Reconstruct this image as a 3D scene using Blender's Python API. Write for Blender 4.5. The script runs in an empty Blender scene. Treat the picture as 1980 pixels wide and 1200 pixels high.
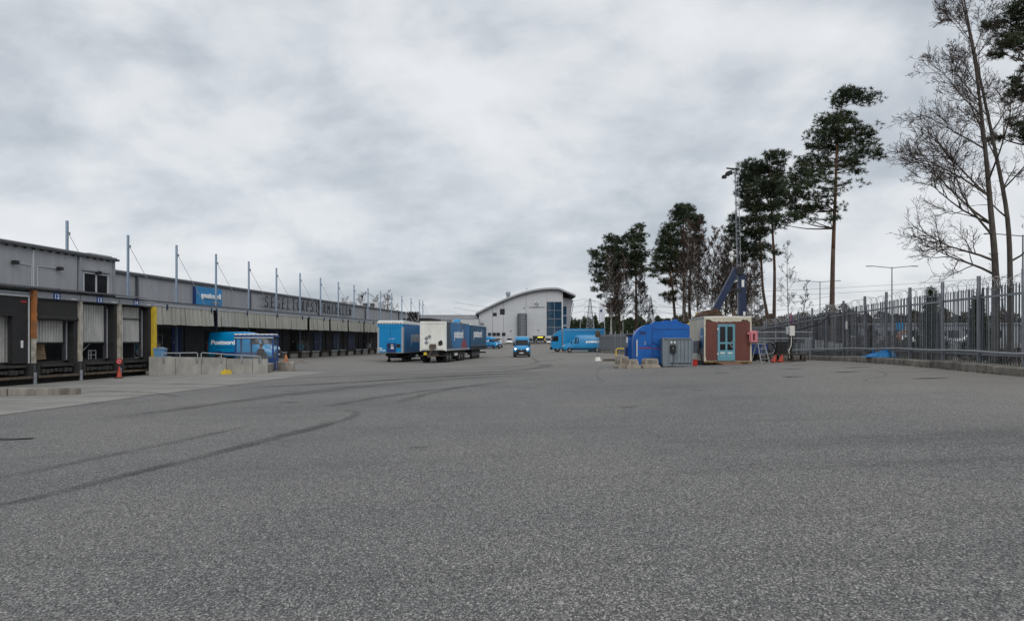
import bpy, math, random
import numpy as np
from mathutils import Vector, Matrix

R = math.radians
scene = bpy.context.scene
COL = scene.collection
CAM_H = 1.6

# ------------------------------------------------------------------ camera
cd = bpy.data.cameras.new('camera'); cam = bpy.data.objects.new('camera', cd); COL.objects.link(cam)
cam.location = (0, 0, CAM_H); cam.rotation_euler = (R(90), 0, 0)
cd.sensor_width = 36; cd.lens = 36 * 1450 / 1980; cd.shift_y = 58 / 1980
cd.clip_start = 0.1; cd.clip_end = 6000
scene.camera = cam

# ------------------------------------------------------------------ sky, sun, exposure
SUN_EL, SUN_AZ = R(40), R(168)      # a veiled sun behind the camera, behind the cloud
wd = bpy.data.worlds.new('World'); scene.world = wd; wd.use_nodes = True
nt = wd.node_tree; nt.nodes.clear()
def N(tree, kind, **kw):
    n = tree.nodes.new(kind)
    for k, v in kw.items():
        if k.startswith('i_'):
            key = k[2:]
            n.inputs[int(key) if key.isdigit() else key.replace('_', ' ')].default_value = v
        else: setattr(n, k, v)
    return n
def math_node(tree, op, a, b=None, clamp=False):
    n = tree.nodes.new('ShaderNodeMath'); n.operation = op; n.use_clamp = clamp
    for i, x in enumerate((a, b)):
        if x is None: continue
        if isinstance(x, (int, float)): n.inputs[i].default_value = x
        else: tree.links.new(x, n.inputs[i])
    return n.outputs[0]
def ramp(tree, fac, stops, interp='LINEAR'):
    n = tree.nodes.new('ShaderNodeValToRGB'); n.color_ramp.interpolation = interp
    e = n.color_ramp.elements
    while len(e) > 1: e.remove(e[-1])
    e[0].position = stops[0][0]; c = stops[0][1]; e[0].color = tuple(c) + (1,) if len(c) == 3 else c
    for p, c in stops[1:]:
        x = e.new(p); x.color = tuple(c) + (1,)
    tree.links.new(fac, n.inputs[0]); return n.outputs[0]
def mixc(tree, fac, a, b, blend='MIX'):
    n = tree.nodes.new('ShaderNodeMix'); n.data_type = 'RGBA'; n.blend_type = blend
    for s, x in ((n.inputs[0], fac), (n.inputs[6], a), (n.inputs[7], b)):
        if isinstance(x, (int, float)): s.default_value = x
        elif isinstance(x, tuple): s.default_value = x if len(x) == 4 else x + (1,)
        else: tree.links.new(x, s)
    return n.outputs[2]
def build_world():
    L = nt.links.new
    tc = N(nt, 'ShaderNodeTexCoord'); sep = N(nt, 'ShaderNodeSeparateXYZ'); L(tc.outputs['Generated'], sep.inputs[0])
    z = math_node(nt, 'MAXIMUM', sep.outputs[2], 0.0)
    den = math_node(nt, 'ADD', z, 0.26)
    u = math_node(nt, 'DIVIDE', sep.outputs[0], den); v = math_node(nt, 'DIVIDE', sep.outputs[1], den)
    comb = N(nt, 'ShaderNodeCombineXYZ'); L(u, comb.inputs[0]); L(v, comb.inputs[1])
    mp = N(nt, 'ShaderNodeMapping'); L(comb.outputs[0], mp.inputs[0])
    mp.inputs['Rotation'].default_value = (0, 0, R(12)); mp.inputs['Scale'].default_value = (0.95, 1.15, 1)
    mp.inputs['Location'].default_value = (3.3, 1.7, 0)
    n1 = N(nt, 'ShaderNodeTexNoise', i_Scale=1.7, i_Detail=6.0, i_Roughness=0.5, i_Distortion=0.15)
    n2 = N(nt, 'ShaderNodeTexNoise', i_Scale=6.0, i_Detail=5.0, i_Roughness=0.52, i_Distortion=0.2)
    L(mp.outputs[0], n1.inputs['Vector']); L(mp.outputs[0], n2.inputs['Vector'])
    mp2 = N(nt, 'ShaderNodeMapping'); L(tc.outputs['Generated'], mp2.inputs[0]); mp2.inputs['Scale'].default_value = (1.0, 1.0, 1.55); mp2.inputs['Location'].default_value = (2.1, 0.4, 5.2)
    n3 = N(nt, 'ShaderNodeTexNoise', i_Scale=4.6, i_Detail=8.0, i_Roughness=0.53, i_Distortion=0.25); L(mp2.outputs[0], n3.inputs['Vector'])
    f = math_node(nt, 'ADD', math_node(nt, 'ADD', math_node(nt, 'MULTIPLY', n1.outputs[0], 0.30), math_node(nt, 'MULTIPLY', n2.outputs[0], 0.10)), math_node(nt, 'MULTIPLY', n3.outputs[0], 0.60))
    cloud = ramp(nt, f, [(0.38, (0.45, 0.492, 0.548)), (0.44, (0.56, 0.60, 0.65)), (0.49, (0.665, 0.70, 0.745)), (0.54, (0.77, 0.795, 0.825)), (0.61, (0.84, 0.855, 0.88))])
    sky = N(nt, 'ShaderNodeTexSky', sky_type='NISHITA', sun_disc=False, sun_elevation=SUN_EL, sun_rotation=SUN_AZ)
    bg1 = N(nt, 'ShaderNodeBackground', i_Strength=0.1); L(sky.outputs[0], bg1.inputs[0])
    bg2 = N(nt, 'ShaderNodeBackground', i_Strength=1.0); L(cloud, bg2.inputs[0])
    mx = N(nt, 'ShaderNodeMixShader', i_0=0.93); L(bg1.outputs[0], mx.inputs[1]); L(bg2.outputs[0], mx.inputs[2])
    out = N(nt, 'ShaderNodeOutputWorld'); L(mx.outputs[0], out.inputs[0])
build_world()
sd = bpy.data.lights.new('sun', 'SUN'); sun = bpy.data.objects.new('sun', sd); COL.objects.link(sun)
sd.energy = 1.45; sd.angle = R(45); sd.color = (1.0, 0.97, 0.93)
sdir = Vector((math.sin(SUN_AZ) * math.cos(SUN_EL), math.cos(SUN_AZ) * math.cos(SUN_EL), math.sin(SUN_EL)))
sun.rotation_euler = sdir.to_track_quat('Z', 'Y').to_euler()
scene.view_settings.view_transform = 'Standard'; scene.view_settings.look = 'None'
scene.view_settings.exposure = 0.0; scene.view_settings.gamma = 1.0
scene.render.engine = 'CYCLES'
scene.cycles.use_denoising = True
scene.cycles.max_bounces = 6; scene.cycles.transparent_max_bounces = 12
scene.cycles.use_adaptive_sampling = True; scene.cycles.adaptive_threshold = 0.01

# ------------------------------------------------------------------ materials
MATS = {}
def mat(name, c, c2=None, scale=4.0, rough=0.6, metal=0.0, bump=0.0, stretch=(1, 1, 1), detail=5.0, lo=0.35, hi=0.68, spec=0.4, emit=None, coat=0.0, alpha=None):
    if name in MATS: return MATS[name]
    m = bpy.data.materials.new(name); m.use_nodes = True; t = m.node_tree; L = t.links.new
    b = t.nodes['Principled BSDF']
    b.inputs['Roughness'].default_value = rough; b.inputs['Metallic'].default_value = metal
    b.inputs['Specular IOR Level'].default_value = spec
    if coat: b.inputs['Coat Weight'].default_value = coat; b.inputs['Coat Roughness'].default_value = 0.15
    b.inputs['Base Color'].default_value = tuple(c) + (1,)
    if c2 is not None or bump:
        tc = N(t, 'ShaderNodeTexCoord'); mp = N(t, 'ShaderNodeMapping'); L(tc.outputs['Object'], mp.inputs[0])
        mp.inputs['Scale'].default_value = stretch
        n = N(t, 'ShaderNodeTexNoise', i_Scale=scale, i_Detail=detail, i_Roughness=0.62); L(mp.outputs[0], n.inputs['Vector'])
        if c2 is not None:
            L(ramp(t, n.outputs[0], [(lo, c), (hi, c2)]), b.inputs['Base Color'])
        if bump:
            bp = N(t, 'ShaderNodeBump', i_Strength=bump, i_Distance=0.02); L(n.outputs[0], bp.inputs['Height']); L(bp.outputs[0], b.inputs['Normal'])
    if emit: b.inputs['Emission Color'].default_value = tuple(emit[0]) + (1,); b.inputs['Emission Strength'].default_value = emit[1]
    if alpha is not None: b.inputs['Alpha'].default_value = alpha
    MATS[name] = m; return m

M = dict(
    wall_grey=mat('wall_grey', (.275, .287, .308), (.345, .356, .378), 1.6, .55, stretch=(1, 1, .12), bump=.05),
    wall_pale=mat('wall_pale', (.42, .435, .455), (.475, .485, .50), 0.3, .5),
    trim_dark=mat('trim_dark', (.045, .048, .055), (.07, .07, .075), 3, .5),
    trim_grey=mat('trim_grey', (.22, .235, .265), (.27, .285, .31), 3, .5),
    conduit=mat('conduit', (.5, .52, .54), None, rough=.4),
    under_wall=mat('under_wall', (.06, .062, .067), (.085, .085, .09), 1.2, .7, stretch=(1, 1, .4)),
    sheet=mat('sheet', (.27, .268, .235), (.395, .39, .35), 2.2, .6, stretch=(2.5, 2.5, .25), bump=.1),
    steel_blue=mat('steel_blue', (.24, .31, .41), (.3, .37, .46), 6, .45, metal=.2),
    galv=mat('galv', (.17, .186, .21), (.24, .256, .28), 5, .5, metal=.35),
    galv_light=mat('galv_light', (.32, .34, .36), (.42, .43, .44), 8, .45, metal=.3),
    black=mat('black', (.012, .012, .013), (.022, .022, .024), 6, .7, bump=.1),
    rubber=mat('rubber', (.018, .018, .019), (.03, .029, .028), 9, .85),
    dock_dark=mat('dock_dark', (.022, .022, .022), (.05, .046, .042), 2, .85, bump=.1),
    door_ribbed=mat('door_ribbed', (.36, .365, .355), (.52, .52, .50), 2, .55, stretch=(1, 1, .4)),
    post_old=mat('post_old', (.2, .19, .155), (.46, .435, .375), 3, .7, bump=.2, stretch=(1, 1, .6)),
    orange=mat('orange_paint', (.42, .14, .03), (.2, .095, .04), 3.5, .6, bump=.1, stretch=(1, 1, .5)),
    yellow=mat('yellow_paint', (.66, .46, .02), (.42, .30, .04), 4, .55, stretch=(1, 1, .5)),
    rust_dark=mat('rust_dark', (.06, .045, .035), (.13, .10, .075), 4, .85, bump=.2),
    rust=mat('rust', (.10, .055, .03), (.2, .15, .10), 4, .8, bump=.2),
    wood=mat('wood', (.19, .13, .075), (.32, .24, .15), 9, .8, stretch=(1, 6, 6)),
    wood_dark=mat('wood_dark', (.035, .028, .022), (.08, .062, .045), 6, .85, bump=.2),
    concrete=mat('concrete', (.20, .195, .18), (.33, .325, .30), 1.4, .85, bump=.15, stretch=(1, 1, .5)),
    concrete_dark=mat('concrete_dark', (.12, .105, .09), (.27, .25, .22), 2.2, .9, bump=.25, stretch=(1, 1, .5)),
    concrete_tan=mat('concrete_tan', (.24, .205, .165), (.36, .32, .265), 3.5, .9, bump=.25),
    sign_blue=mat('sign_blue', (.008, .05, .24), None, rough=.4),
    post_blue=mat('post_blue', (.0, .19, .44), (.003, .225, .50), 1.5, .35, spec=.5),
    van_blue=mat('van_blue', (.0, .20, .45), (.0, .225, .49), 1.2, .3, coat=.4),
    tarp_blue=mat('tarp_blue', (.01, .17, .46), (.02, .25, .58), 3, .4, bump=.2),
    tank_blue=mat('tank_blue', (.0, .085, .33), (.003, .11, .42), 2.5, .4, bump=.08),
    deep_blue=mat('deep_blue', (.008, .03, .13), (.012, .04, .16), 2, .45),
    crane_blue=mat('crane_blue', (.008, .018, .055), (.013, .026, .075), 2.5, .45),
    shelter_blue=mat('shelter_blue', (.01, .05, .2), None, rough=.45),
    white=mat('white_paint', (.72, .72, .70), (.6, .6, .575), 2, .45),
    white_box=mat('white_box', (.66, .655, .615), (.80, .795, .76), 1.3, .45, stretch=(1, 1, .3)),
    letter_white=mat('letter_white', (.82, .83, .85), None, rough=.4),
    letter_dark=mat('letter_dark', (.028, .034, .045), None, rough=.5),
    red=mat('red_plastic', (.45, .02, .012), (.33, .02, .015), 4, .45),
    cone_red=mat('cone_red', (.40, .045, .02), (.28, .04, .022), 5, .5),
    pink=mat('pink', (.56, .16, .19), (.66, .24, .26), 4, .5),
    maroon=mat('maroon', (.115, .034, .025), (.15, .048, .035), 1.5, .55, stretch=(1, 1, .4), bump=.05),
    teal=mat('teal', (.10, .27, .34), (.13, .31, .38), 3, .5),
    cream=mat('cream', (.50, .46, .36), (.62, .58, .48), 1.6, .55, stretch=(1, 1, .4)),
    glass=mat('glass', (.01, .012, .015), None, rough=.08, spec=.35),
    glass_blue=mat('glass_blue', (.012, .04, .075), (.02, .06, .11), .12, .04, spec=.8),
    chrome=mat('chrome', (.55, .56, .57), None, rough=.25, metal=.9),
    rim=mat('rim', (.3, .3, .31), None, rough=.4, metal=.6),
    plate=mat('plate', (.7, .7, .68), None, rough=.5),
    cab_grey=mat('cab_grey', (.15, .185, .21), (.19, .225, .25), 2.5, .5),
    brown_iron=mat('brown_iron', (.05, .032, .022), (.11, .065, .04), 4, .8, bump=.2),
    amber=mat('amber', (.6, .16, .01), None, rough=.3),
    headlamp=mat('headlamp', (.8, .8, .8), None, rough=.2, emit=((1, .95, .88), 5.0)),
    lens=mat('lens', (.6, .62, .64), None, rough=.1, spec=.7),
    lamp_yellow=mat('lamp_yellow', (.8, .6, .05), None, emit=((1, .72, .05), 1.3)),
    silver=mat('silver', (.42, .43, .44), None, rough=.3, metal=.6),
    car_white=mat('car_white', (.66, .67, .68), None, rough=.25, coat=.5),
    car_dark=mat('car_dark', (.03, .033, .04), None, rough=.25, coat=.5),
    car_grey=mat('car_grey', (.16, .165, .17), None, rough=.25, coat=.5),
    skin=mat('skin', (.5, .3, .22), None, rough=.6),
    coat=mat('coat', (.035, .026, .022), (.05, .04, .034), 6, .9),
    hair=mat('hair', (.09, .05, .025), None, rough=.7),
    pine_bark=mat('pine_bark', (.05, .035, .027), (.115, .075, .055), 7, .95, bump=.5, stretch=(1, 1, .4)),
    pine_bark_top=mat('pine_bark_top', (.085, .042, .026), (.155, .078, .047), 6, .9, bump=.3, stretch=(1, 1, .4)),
    bark=mat('bark', (.05, .042, .036), (.105, .092, .08), 8, .95, bump=.4, stretch=(1, 1, .3)),
    twig=mat('twig', (.045, .033, .027), (.07, .052, .043), 3, .9),
    twig_red=mat('twig_red', (.05, .028, .022), (.08, .045, .035), 3, .9),
    birch=mat('birch', (.09, .078, .07), (.33, .31, .285), 5, .8, stretch=(1, 1, 1.6), lo=.38, hi=.5),
    flag=mat('flag', (.62, .62, .68), None, rough=.7),
)
def vary(m, amount):
    """small brightness differences from piece to piece"""
    t = m.node_tree; b = t.nodes['Principled BSDF']; src = b.inputs['Base Color'].links[0].from_socket
    oi = N(t, 'ShaderNodeObjectInfo'); k = ramp(t, oi.outputs['Random'], [(0, (1 - amount,) * 3), (1, (1 + amount,) * 3)])
    t.links.new(mixc(t, 1.0, src, k, 'MULTIPLY'), b.inputs['Base Color'])
for k_, a_ in (('galv', .22), ('sheet', .10), ('wall_grey', .05), ('concrete_dark', .15), ('concrete', .08), ('galv_light', .12)): vary(M[k_], a_)
def needle_mat():
    m = bpy.data.materials.new('needles'); m.use_nodes = True; t = m.node_tree; L = t.links.new
    b = t.nodes['Principled BSDF']; b.inputs['Roughness'].default_value = .6; b.inputs['Specular IOR Level'].default_value = .25
    tc = N(t, 'ShaderNodeTexCoord'); n = N(t, 'ShaderNodeTexNoise', i_Scale=.9, i_Detail=4.0); L(tc.outputs['Object'], n.inputs['Vector'])
    L(ramp(t, n.outputs[0], [(.35, (.021, .032, .015)), (.5, (.036, .051, .024)), (.68, (.066, .082, .040))]), b.inputs['Base Color'])
    return m
M['needles'] = needle_mat()
def clear_glass(name, tint, a):
    m = bpy.data.materials.new(name); m.use_nodes = True; b = m.node_tree.nodes['Principled BSDF']
    b.inputs['Base Color'].default_value = tint + (1,); b.inputs['Roughness'].default_value = .15; b.inputs['Alpha'].default_value = a
    return m
M['shelter_glass'] = clear_glass('shelter_glass', (.5, .56, .6), .06)

# ------------------------------------------------------------------ mesh helpers
class MB:
    def __init__(s): s.v = []; s.f = []; s.m = []
    def add(s, vs, fs, m=0):
        o = len(s.v); s.v += [tuple(p) for p in vs]; s.f += [tuple(i + o for i in q) for q in fs]; s.m += [m] * len(fs); return s
    def box(s, x0, x1, y0, y1, z0, z1, m=0):
        return s.add([(x0, y0, z0), (x1, y0, z0), (x1, y1, z0), (x0, y1, z0), (x0, y0, z1), (x1, y0, z1), (x1, y1, z1), (x0, y1, z1)],
                     [(0, 3, 2, 1), (4, 5, 6, 7), (0, 1, 5, 4), (1, 2, 6, 5), (2, 3, 7, 6), (3, 0, 4, 7)], m)
    def cbox(s, x0, x1, y0, y1, z0, z1, c=.02, m=0):
        """box with chamfered vertical and top edges"""
        ring = [(x0 + c, y0), (x1 - c, y0), (x1, y0 + c), (x1, y1 - c), (x1 - c, y1), (x0 + c, y1), (x0, y1 - c), (x0, y0 + c)]
        k = lambda q, d: (min(max(q[0], x0 + d), x1 - d), min(max(q[1], y0 + d), y1 - d))
        vs = [(x, y, z0) for x, y in ring] + [(x, y, z1 - c) for x, y in ring] + [k(q, c * 1.3) + (z1,) for q in ring]
        fs = [tuple(range(7, -1, -1)), tuple(range(16, 24))]
        for a in (0, 8):
            fs += [(a + i, a + (i + 1) % 8, a + 8 + (i + 1) % 8, a + 8 + i) for i in range(8)]
        return s.add(vs, fs, m)
    def beam(s, p0, p1, w, h=None, m=0, up=(0, 0, 1)):
        p0 = Vector(p0); p1 = Vector(p1); d = (p1 - p0).normalized(); h = h or w; u = Vector(up)
        if abs(d.dot(u)) > .98: u = Vector((0, 1, 0))
        r = d.cross(u).normalized(); u = r.cross(d).normalized()
        vs = [p + r * (a * w / 2) + u * (b * h / 2) for p in (p0, p1) for a, b in ((-1, -1), (1, -1), (1, 1), (-1, 1))]
        return s.add(vs, [(0, 1, 2, 3), (7, 6, 5, 4), (0, 4, 5, 1), (1, 5, 6, 2), (2, 6, 7, 3), (3, 7, 4, 0)], m)
    def tube(s, pts, r, n=6, m=0, cap=True):
        pts = [Vector(p) for p in pts]; k = len(pts); rs = r if isinstance(r, (list, tuple)) else [r] * k
        vs = []; prev = None
        for i, p in enumerate(pts):
            d = (pts[min(i + 1, k - 1)] - pts[max(i - 1, 0)]).normalized()
            a = prev if prev is not None else (Vector((0, 0, 1)) if abs(d.z) < .9 else Vector((1, 0, 0)))
            x = (a - d * a.dot(d)).normalized(); y = d.cross(x); prev = x
            vs += [p + (x * math.cos(t) + y * math.sin(t)) * rs[i] for t in [2 * math.pi * j / n for j in range(n)]]
        fs = [(i * n + j, i * n + (j + 1) % n, (i + 1) * n + (j + 1) % n, (i + 1) * n + j) for i in range(k - 1) for j in range(n)]
        if cap: fs += [tuple(range(n - 1, -1, -1)), tuple((k - 1) * n + j for j in range(n))]
        return s.add(vs, fs, m)
    def lathe(s, prof, c=(0, 0, 0), axis='z', n=16, m=0):
        vs = []
        for r, h in prof:
            for j in range(n):
                t = 2 * math.pi * j / n; a, b = r * math.cos(t), r * math.sin(t)
                q = (a, b, h) if axis == 'z' else ((h, a, b) if axis == 'x' else (b, h, a))
                vs.append((q[0] + c[0], q[1] + c[1], q[2] + c[2]))
        k = len(prof)
        fs = [(i * n + j, i * n + (j + 1) % n, (i + 1) * n + (j + 1) % n, (i + 1) * n + j) for i in range(k - 1) for j in range(n)]
        fs += [tuple(range(n - 1, -1, -1)), tuple((k - 1) * n + j for j in range(n))]
        return s.add(vs, fs, m)
    def prism(s, poly, a, b, axis='y', m=0):
        f = {'y': lambda p, t: (p[0], t, p[1]), 'x': lambda p, t: (t, p[0], p[1]), 'z': lambda p, t: (p[0], p[1], t)}[axis]
        k = len(poly); vs = [f(p, a) for p in poly] + [f(p, b) for p in poly]
        return s.add(vs, [tuple(range(k - 1, -1, -1)), tuple(range(k, 2 * k))] + [(i, (i + 1) % k, k + (i + 1) % k, k + i) for i in range(k)], m)
    def grid(s, P, m=0):
        """P: rows of points"""
        a, b = len(P), len(P[0]); vs = [p for row in P for p in row]
        return s.add(vs, [(i * b + j, i * b + j + 1, (i + 1) * b + j + 1, (i + 1) * b + j) for i in range(a - 1) for j in range(b - 1)], m)
    def mesh(s, name, mats, smooth=False):
        me = bpy.data.meshes.new(name); me.from_pydata(s.v, [], s.f)
        for x in (mats if isinstance(mats, (list, tuple)) else [mats]): me.materials.append(x)
        if any(s.m): me.polygons.foreach_set('material_index', s.m)
        if smooth: me.polygons.foreach_set('use_smooth', [True] * len(s.f))
        me.update(); return me
    def build(s, name, mats, parent=None, smooth=False, loc=(0, 0, 0), rz=0):
        return put(name, s.mesh(name, mats, smooth), parent, loc, rz)
def put(name, me, parent=None, loc=(0, 0, 0), rz=0):
    o = bpy.data.objects.new(name, me); COL.objects.link(o); o.location = loc; o.rotation_euler = (0, 0, rz); o.parent = parent; return o
def box(name, mats, parent, *b): return MB().box(*b).build(name, mats, parent)
def fix_normals(o):
    import bmesh
    bm = bmesh.new(); bm.from_mesh(o.data); bmesh.ops.recalc_face_normals(bm, faces=bm.faces); bm.to_mesh(o.data); bm.free(); return o
def tag(o, label, cat, group=None):
    o['label'] = label; o['category'] = cat
    if group: o['group'] = group
    return o
def struct(o): o['kind'] = 'structure'; return o
def stuff(o): o['kind'] = 'stuff'; return o
def thing(name, label, cat, loc=(0, 0, 0), rz=0, group=None):
    return tag(put(name, None, None, loc, rz), label, cat, group)
KIDS = {}
def copy_thing(root, loc, rz, label):
    r = root.copy(); COL.objects.link(r); r.location = loc; r.rotation_euler = (0, 0, rz); r['label'] = label
    for ch in [o for o in COL.objects if o.parent is root]:
        c = ch.copy(); COL.objects.link(c); c.parent = r
        for g2 in [o for o in COL.objects if o.parent is ch]:
            d = g2.copy(); COL.objects.link(d); d.parent = c
    return r
def text_mesh(s, w, h, depth=.01, bold=0.0, shear=0.0, space=1.0):
    """flat lettering fitted to w x h, baseline box from (0,0), in the local xy plane, facing +z"""
    cu = bpy.data.curves.new('lettering', 'FONT'); cu.body = s; cu.size = 1; cu.extrude = .5; cu.offset = bold; cu.resolution_u = 3; cu.space_character = space; cu.shear = shear
    o = bpy.data.objects.new('lettering', cu); COL.objects.link(o)
    bpy.context.view_layer.update()
    me = bpy.data.meshes.new_from_object(o.evaluated_get(bpy.context.evaluated_depsgraph_get()))
    bpy.data.objects.remove(o)
    co = np.zeros(len(me.vertices) * 3); me.vertices.foreach_get('co', co); co = co.reshape(-1, 3)
    lo, hi = co.min(0), co.max(0)
    co = (co - lo) / np.maximum(hi - lo, 1e-6) * np.array([w, h, depth]); me.vertices.foreach_set('co', co.ravel()); me.update()
    return me
def lettering(name, s, w, h, m, parent, origin, right, up, depth=.01, bold=0.0, space=1.0):
    me = text_mesh(s, w, h, depth, bold, 0, space); me.name = name; me.materials.clear(); me.materials.append(m)
    r = Vector(right).normalized(); u = Vector(up).normalized(); n = r.cross(u)
    o = bpy.data.objects.new(name, me); COL.objects.link(o); o.parent = parent
    mt = Matrix((r, u, n)).transposed().to_4x4(); mt.translation = Vector(origin); o.matrix_local = mt
    return o

# ------------------------------------------------------------------ terrain height
def sstep(a, b, x): t = min(max((x - a) / (b - a), 0.0), 1.0); return t * t * (3 - 2 * t)
NEAR = [(-60, -.55), (-22, -.54), (-12, -.34), (0, 0), (8, .3), (12, .44), (16, .58), (30, .8)]
MIDP = [(-45, -.28), (-28, -.28), (-9, -.55), (1, -.42), (11, -.28), (21, -.05), (60, .2)]
def lin(t, x): return float(np.interp(x, [p[0] for p in t], [p[1] for p in t]))
def g(x, y):
    w = sstep(30, 75, y); z = lin(NEAR, x) * (1 - w) + lin(MIDP, x) * w; f = sstep(150, 182, y)
    return z * (1 - f) + .6 * f
def fence_x(y):
    if y <= 61: return 12.73 + .131 * y
    if y <= 116: return 20.72 + (13.6 - 20.72) * (y - 61) / 55
    return 13.6 + (y - 116) * .55
# ------------------------------------------------------------------ ground, yard, apron, verge
def asphalt_mat(name, dark, light, warm):
    m = bpy.data.materials.new(name); m.use_nodes = True; t = m.node_tree; L = t.links.new; b = t.nodes['Principled BSDF']
    b.inputs['Roughness'].default_value = .85; b.inputs['Specular IOR Level'].default_value = .3
    ge = N(t, 'ShaderNodeNewGeometry'); P = ge.outputs['Position']
    gp = N(t, 'ShaderNodeMapping'); L(P, gp.inputs[0]); gp.inputs['Scale'].default_value = (1.0, .58, 1.0)   # rolled-in chippings lie lengthways
    v = N(t, 'ShaderNodeTexVoronoi', i_Scale=104.0); L(gp.outputs[0], v.inputs['Vector'])
    v2 = N(t, 'ShaderNodeTexVoronoi', i_Scale=160.0); L(gp.outputs[0], v2.inputs['Vector'])
    s1 = N(t, 'ShaderNodeSeparateColor'); L(v.outputs['Color'], s1.inputs[0])
    s2 = N(t, 'ShaderNodeSeparateColor'); L(v2.outputs['Color'], s2.inputs[0])
    stones = ramp(t, s1.outputs[0], [(0, dark), (.38, tuple(.75 * a + .25 * c for a, c in zip(dark, light))), (.72, tuple(.35 * a + .65 * c for a, c in zip(dark, light))), (.9, light), (1, tuple(1.5 * c for c in light))])
    stones2 = ramp(t, s2.outputs[1], [(0, (.62,) * 3), (.6, (1.0,) * 3), (1, (1.55,) * 3)])
    c = mixc(t, 1.0, stones, stones2, 'MULTIPLY')
    big = N(t, 'ShaderNodeTexNoise', i_Scale=.16, i_Detail=6.0, i_Roughness=.6); L(P, big.inputs['Vector'])
    c = mixc(t, 1.0, c, ramp(t, big.outputs[0], [(.3, (.78, .785, .80)), (.5, (1, 1, 1)), (.72, (1.18, 1.16, 1.12))]), 'MULTIPLY')
    # long, faint wheel-polished streaks across the yard
    mp = N(t, 'ShaderNodeMapping'); L(P, mp.inputs[0]); mp.inputs['Scale'].default_value = (.09, .75, 1); mp.inputs['Rotation'].default_value = (0, 0, R(-8))
    st = N(t, 'ShaderNodeTexNoise', i_Scale=1.0, i_Detail=5.0, i_Roughness=.65); L(mp.outputs[0], st.inputs['Vector'])
    c = mixc(t, 1.0, c, ramp(t, st.outputs[0], [(.30, (.80, .80, .80)), (.46, (1, 1, 1)), (.62, (1, 1, 1)), (.8, (1.12, 1.11, 1.09))]), 'MULTIPLY')
    # sand and dust: far part of the yard and the strip below the fence
    sx = N(t, 'ShaderNodeSeparateXYZ'); L(P, sx.inputs[0])
    far = N(t, 'ShaderNodeMapRange', i_1=24.0, i_2=75.0); L(sx.outputs[1], far.inputs[0])
    side = N(t, 'ShaderNodeMapRange', i_1=5.5, i_2=13.5); L(math_node(t, 'SUBTRACT', sx.outputs[0], math_node(t, 'MULTIPLY', sx.outputs[1], .07)), side.inputs[0])
    dn = N(t, 'ShaderNodeTexNoise', i_Scale=.35, i_Detail=7.0, i_Roughness=.65); L(P, dn.inputs['Vector'])
    d = math_node(t, 'MULTIPLY', math_node(t, 'MAXIMUM', math_node(t, 'MULTIPLY', far.outputs[0], .8), math_node(t, 'MULTIPLY', side.outputs[0], 1.0)), math_node(t, 'MULTIPLY', dn.outputs[0], 1.5), clamp=True)
    c = mixc(t, d, c, warm)
    L(c, b.inputs['Base Color'])
    bp = N(t, 'ShaderNodeBump', i_Strength=.35, i_Distance=.006); L(s1.outputs[0], bp.inputs['Height']); L(bp.outputs[0], b.inputs['Normal'])
    return m
def apron_mat():
    m = bpy.data.materials.new('apron_concrete'); m.use_nodes = True; t = m.node_tree; L = t.links.new; b = t.nodes['Principled BSDF']
    b.inputs['Roughness'].default_value = .85
    ge = N(t, 'ShaderNodeNewGeometry'); P = ge.outputs['Position']
    n1 = N(t, 'ShaderNodeTexNoise', i_Scale=.5, i_Detail=7.0, i_Roughness=.65); L(P, n1.inputs['Vector'])
    c = ramp(t, n1.outputs[0], [(.3, (.175, .168, .155)), (.5, (.225, .218, .202)), (.7, (.275, .268, .25))])
    mp = N(t, 'ShaderNodeMapping'); L(P, mp.inputs[0]); mp.inputs['Scale'].default_value = (.12, 1.5, 1); mp.inputs['Rotation'].default_value = (0, 0, R(4))
    st = N(t, 'ShaderNodeTexNoise', i_Scale=1.0, i_Detail=5.0); L(mp.outputs[0], st.inputs['Vector'])
    c = mixc(t, 1.0, c, ramp(t, st.outputs[0], [(.3, (.62, .62, .62)), (.44, (1, 1, 1)), (.7, (1.08, 1.08, 1.08))]), 'MULTIPLY')
    n2 = N(t, 'ShaderNodeTexNoise', i_Scale=60.0, i_Detail=3.0); L(P, n2.inputs['Vector'])
    c = mixc(t, 1.0, c, ramp(t, n2.outputs[0], [(.3, (.82, .82, .82)), (.7, (1.15, 1.15, 1.15))]), 'MULTIPLY')
    L(c, b.inputs['Base Color']); return m
M['asphalt'] = asphalt_mat('asphalt', (.050, .050, .051), (.262, .256, .246), (.232, .218, .196))
M['apron'] = apron_mat()
M['earth'] = mat('earth', (.06, .052, .038), (.13, .11, .08), .8, .95, bump=.3)
M['dry_grass'] = mat('dry_grass', (.10, .09, .06), (.20, .175, .125), 1.5, .95, bump=.4)
M['road_asphalt'] = mat('road_asphalt', (.10, .10, .10), (.135, .132, .128), .5, .85)

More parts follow.
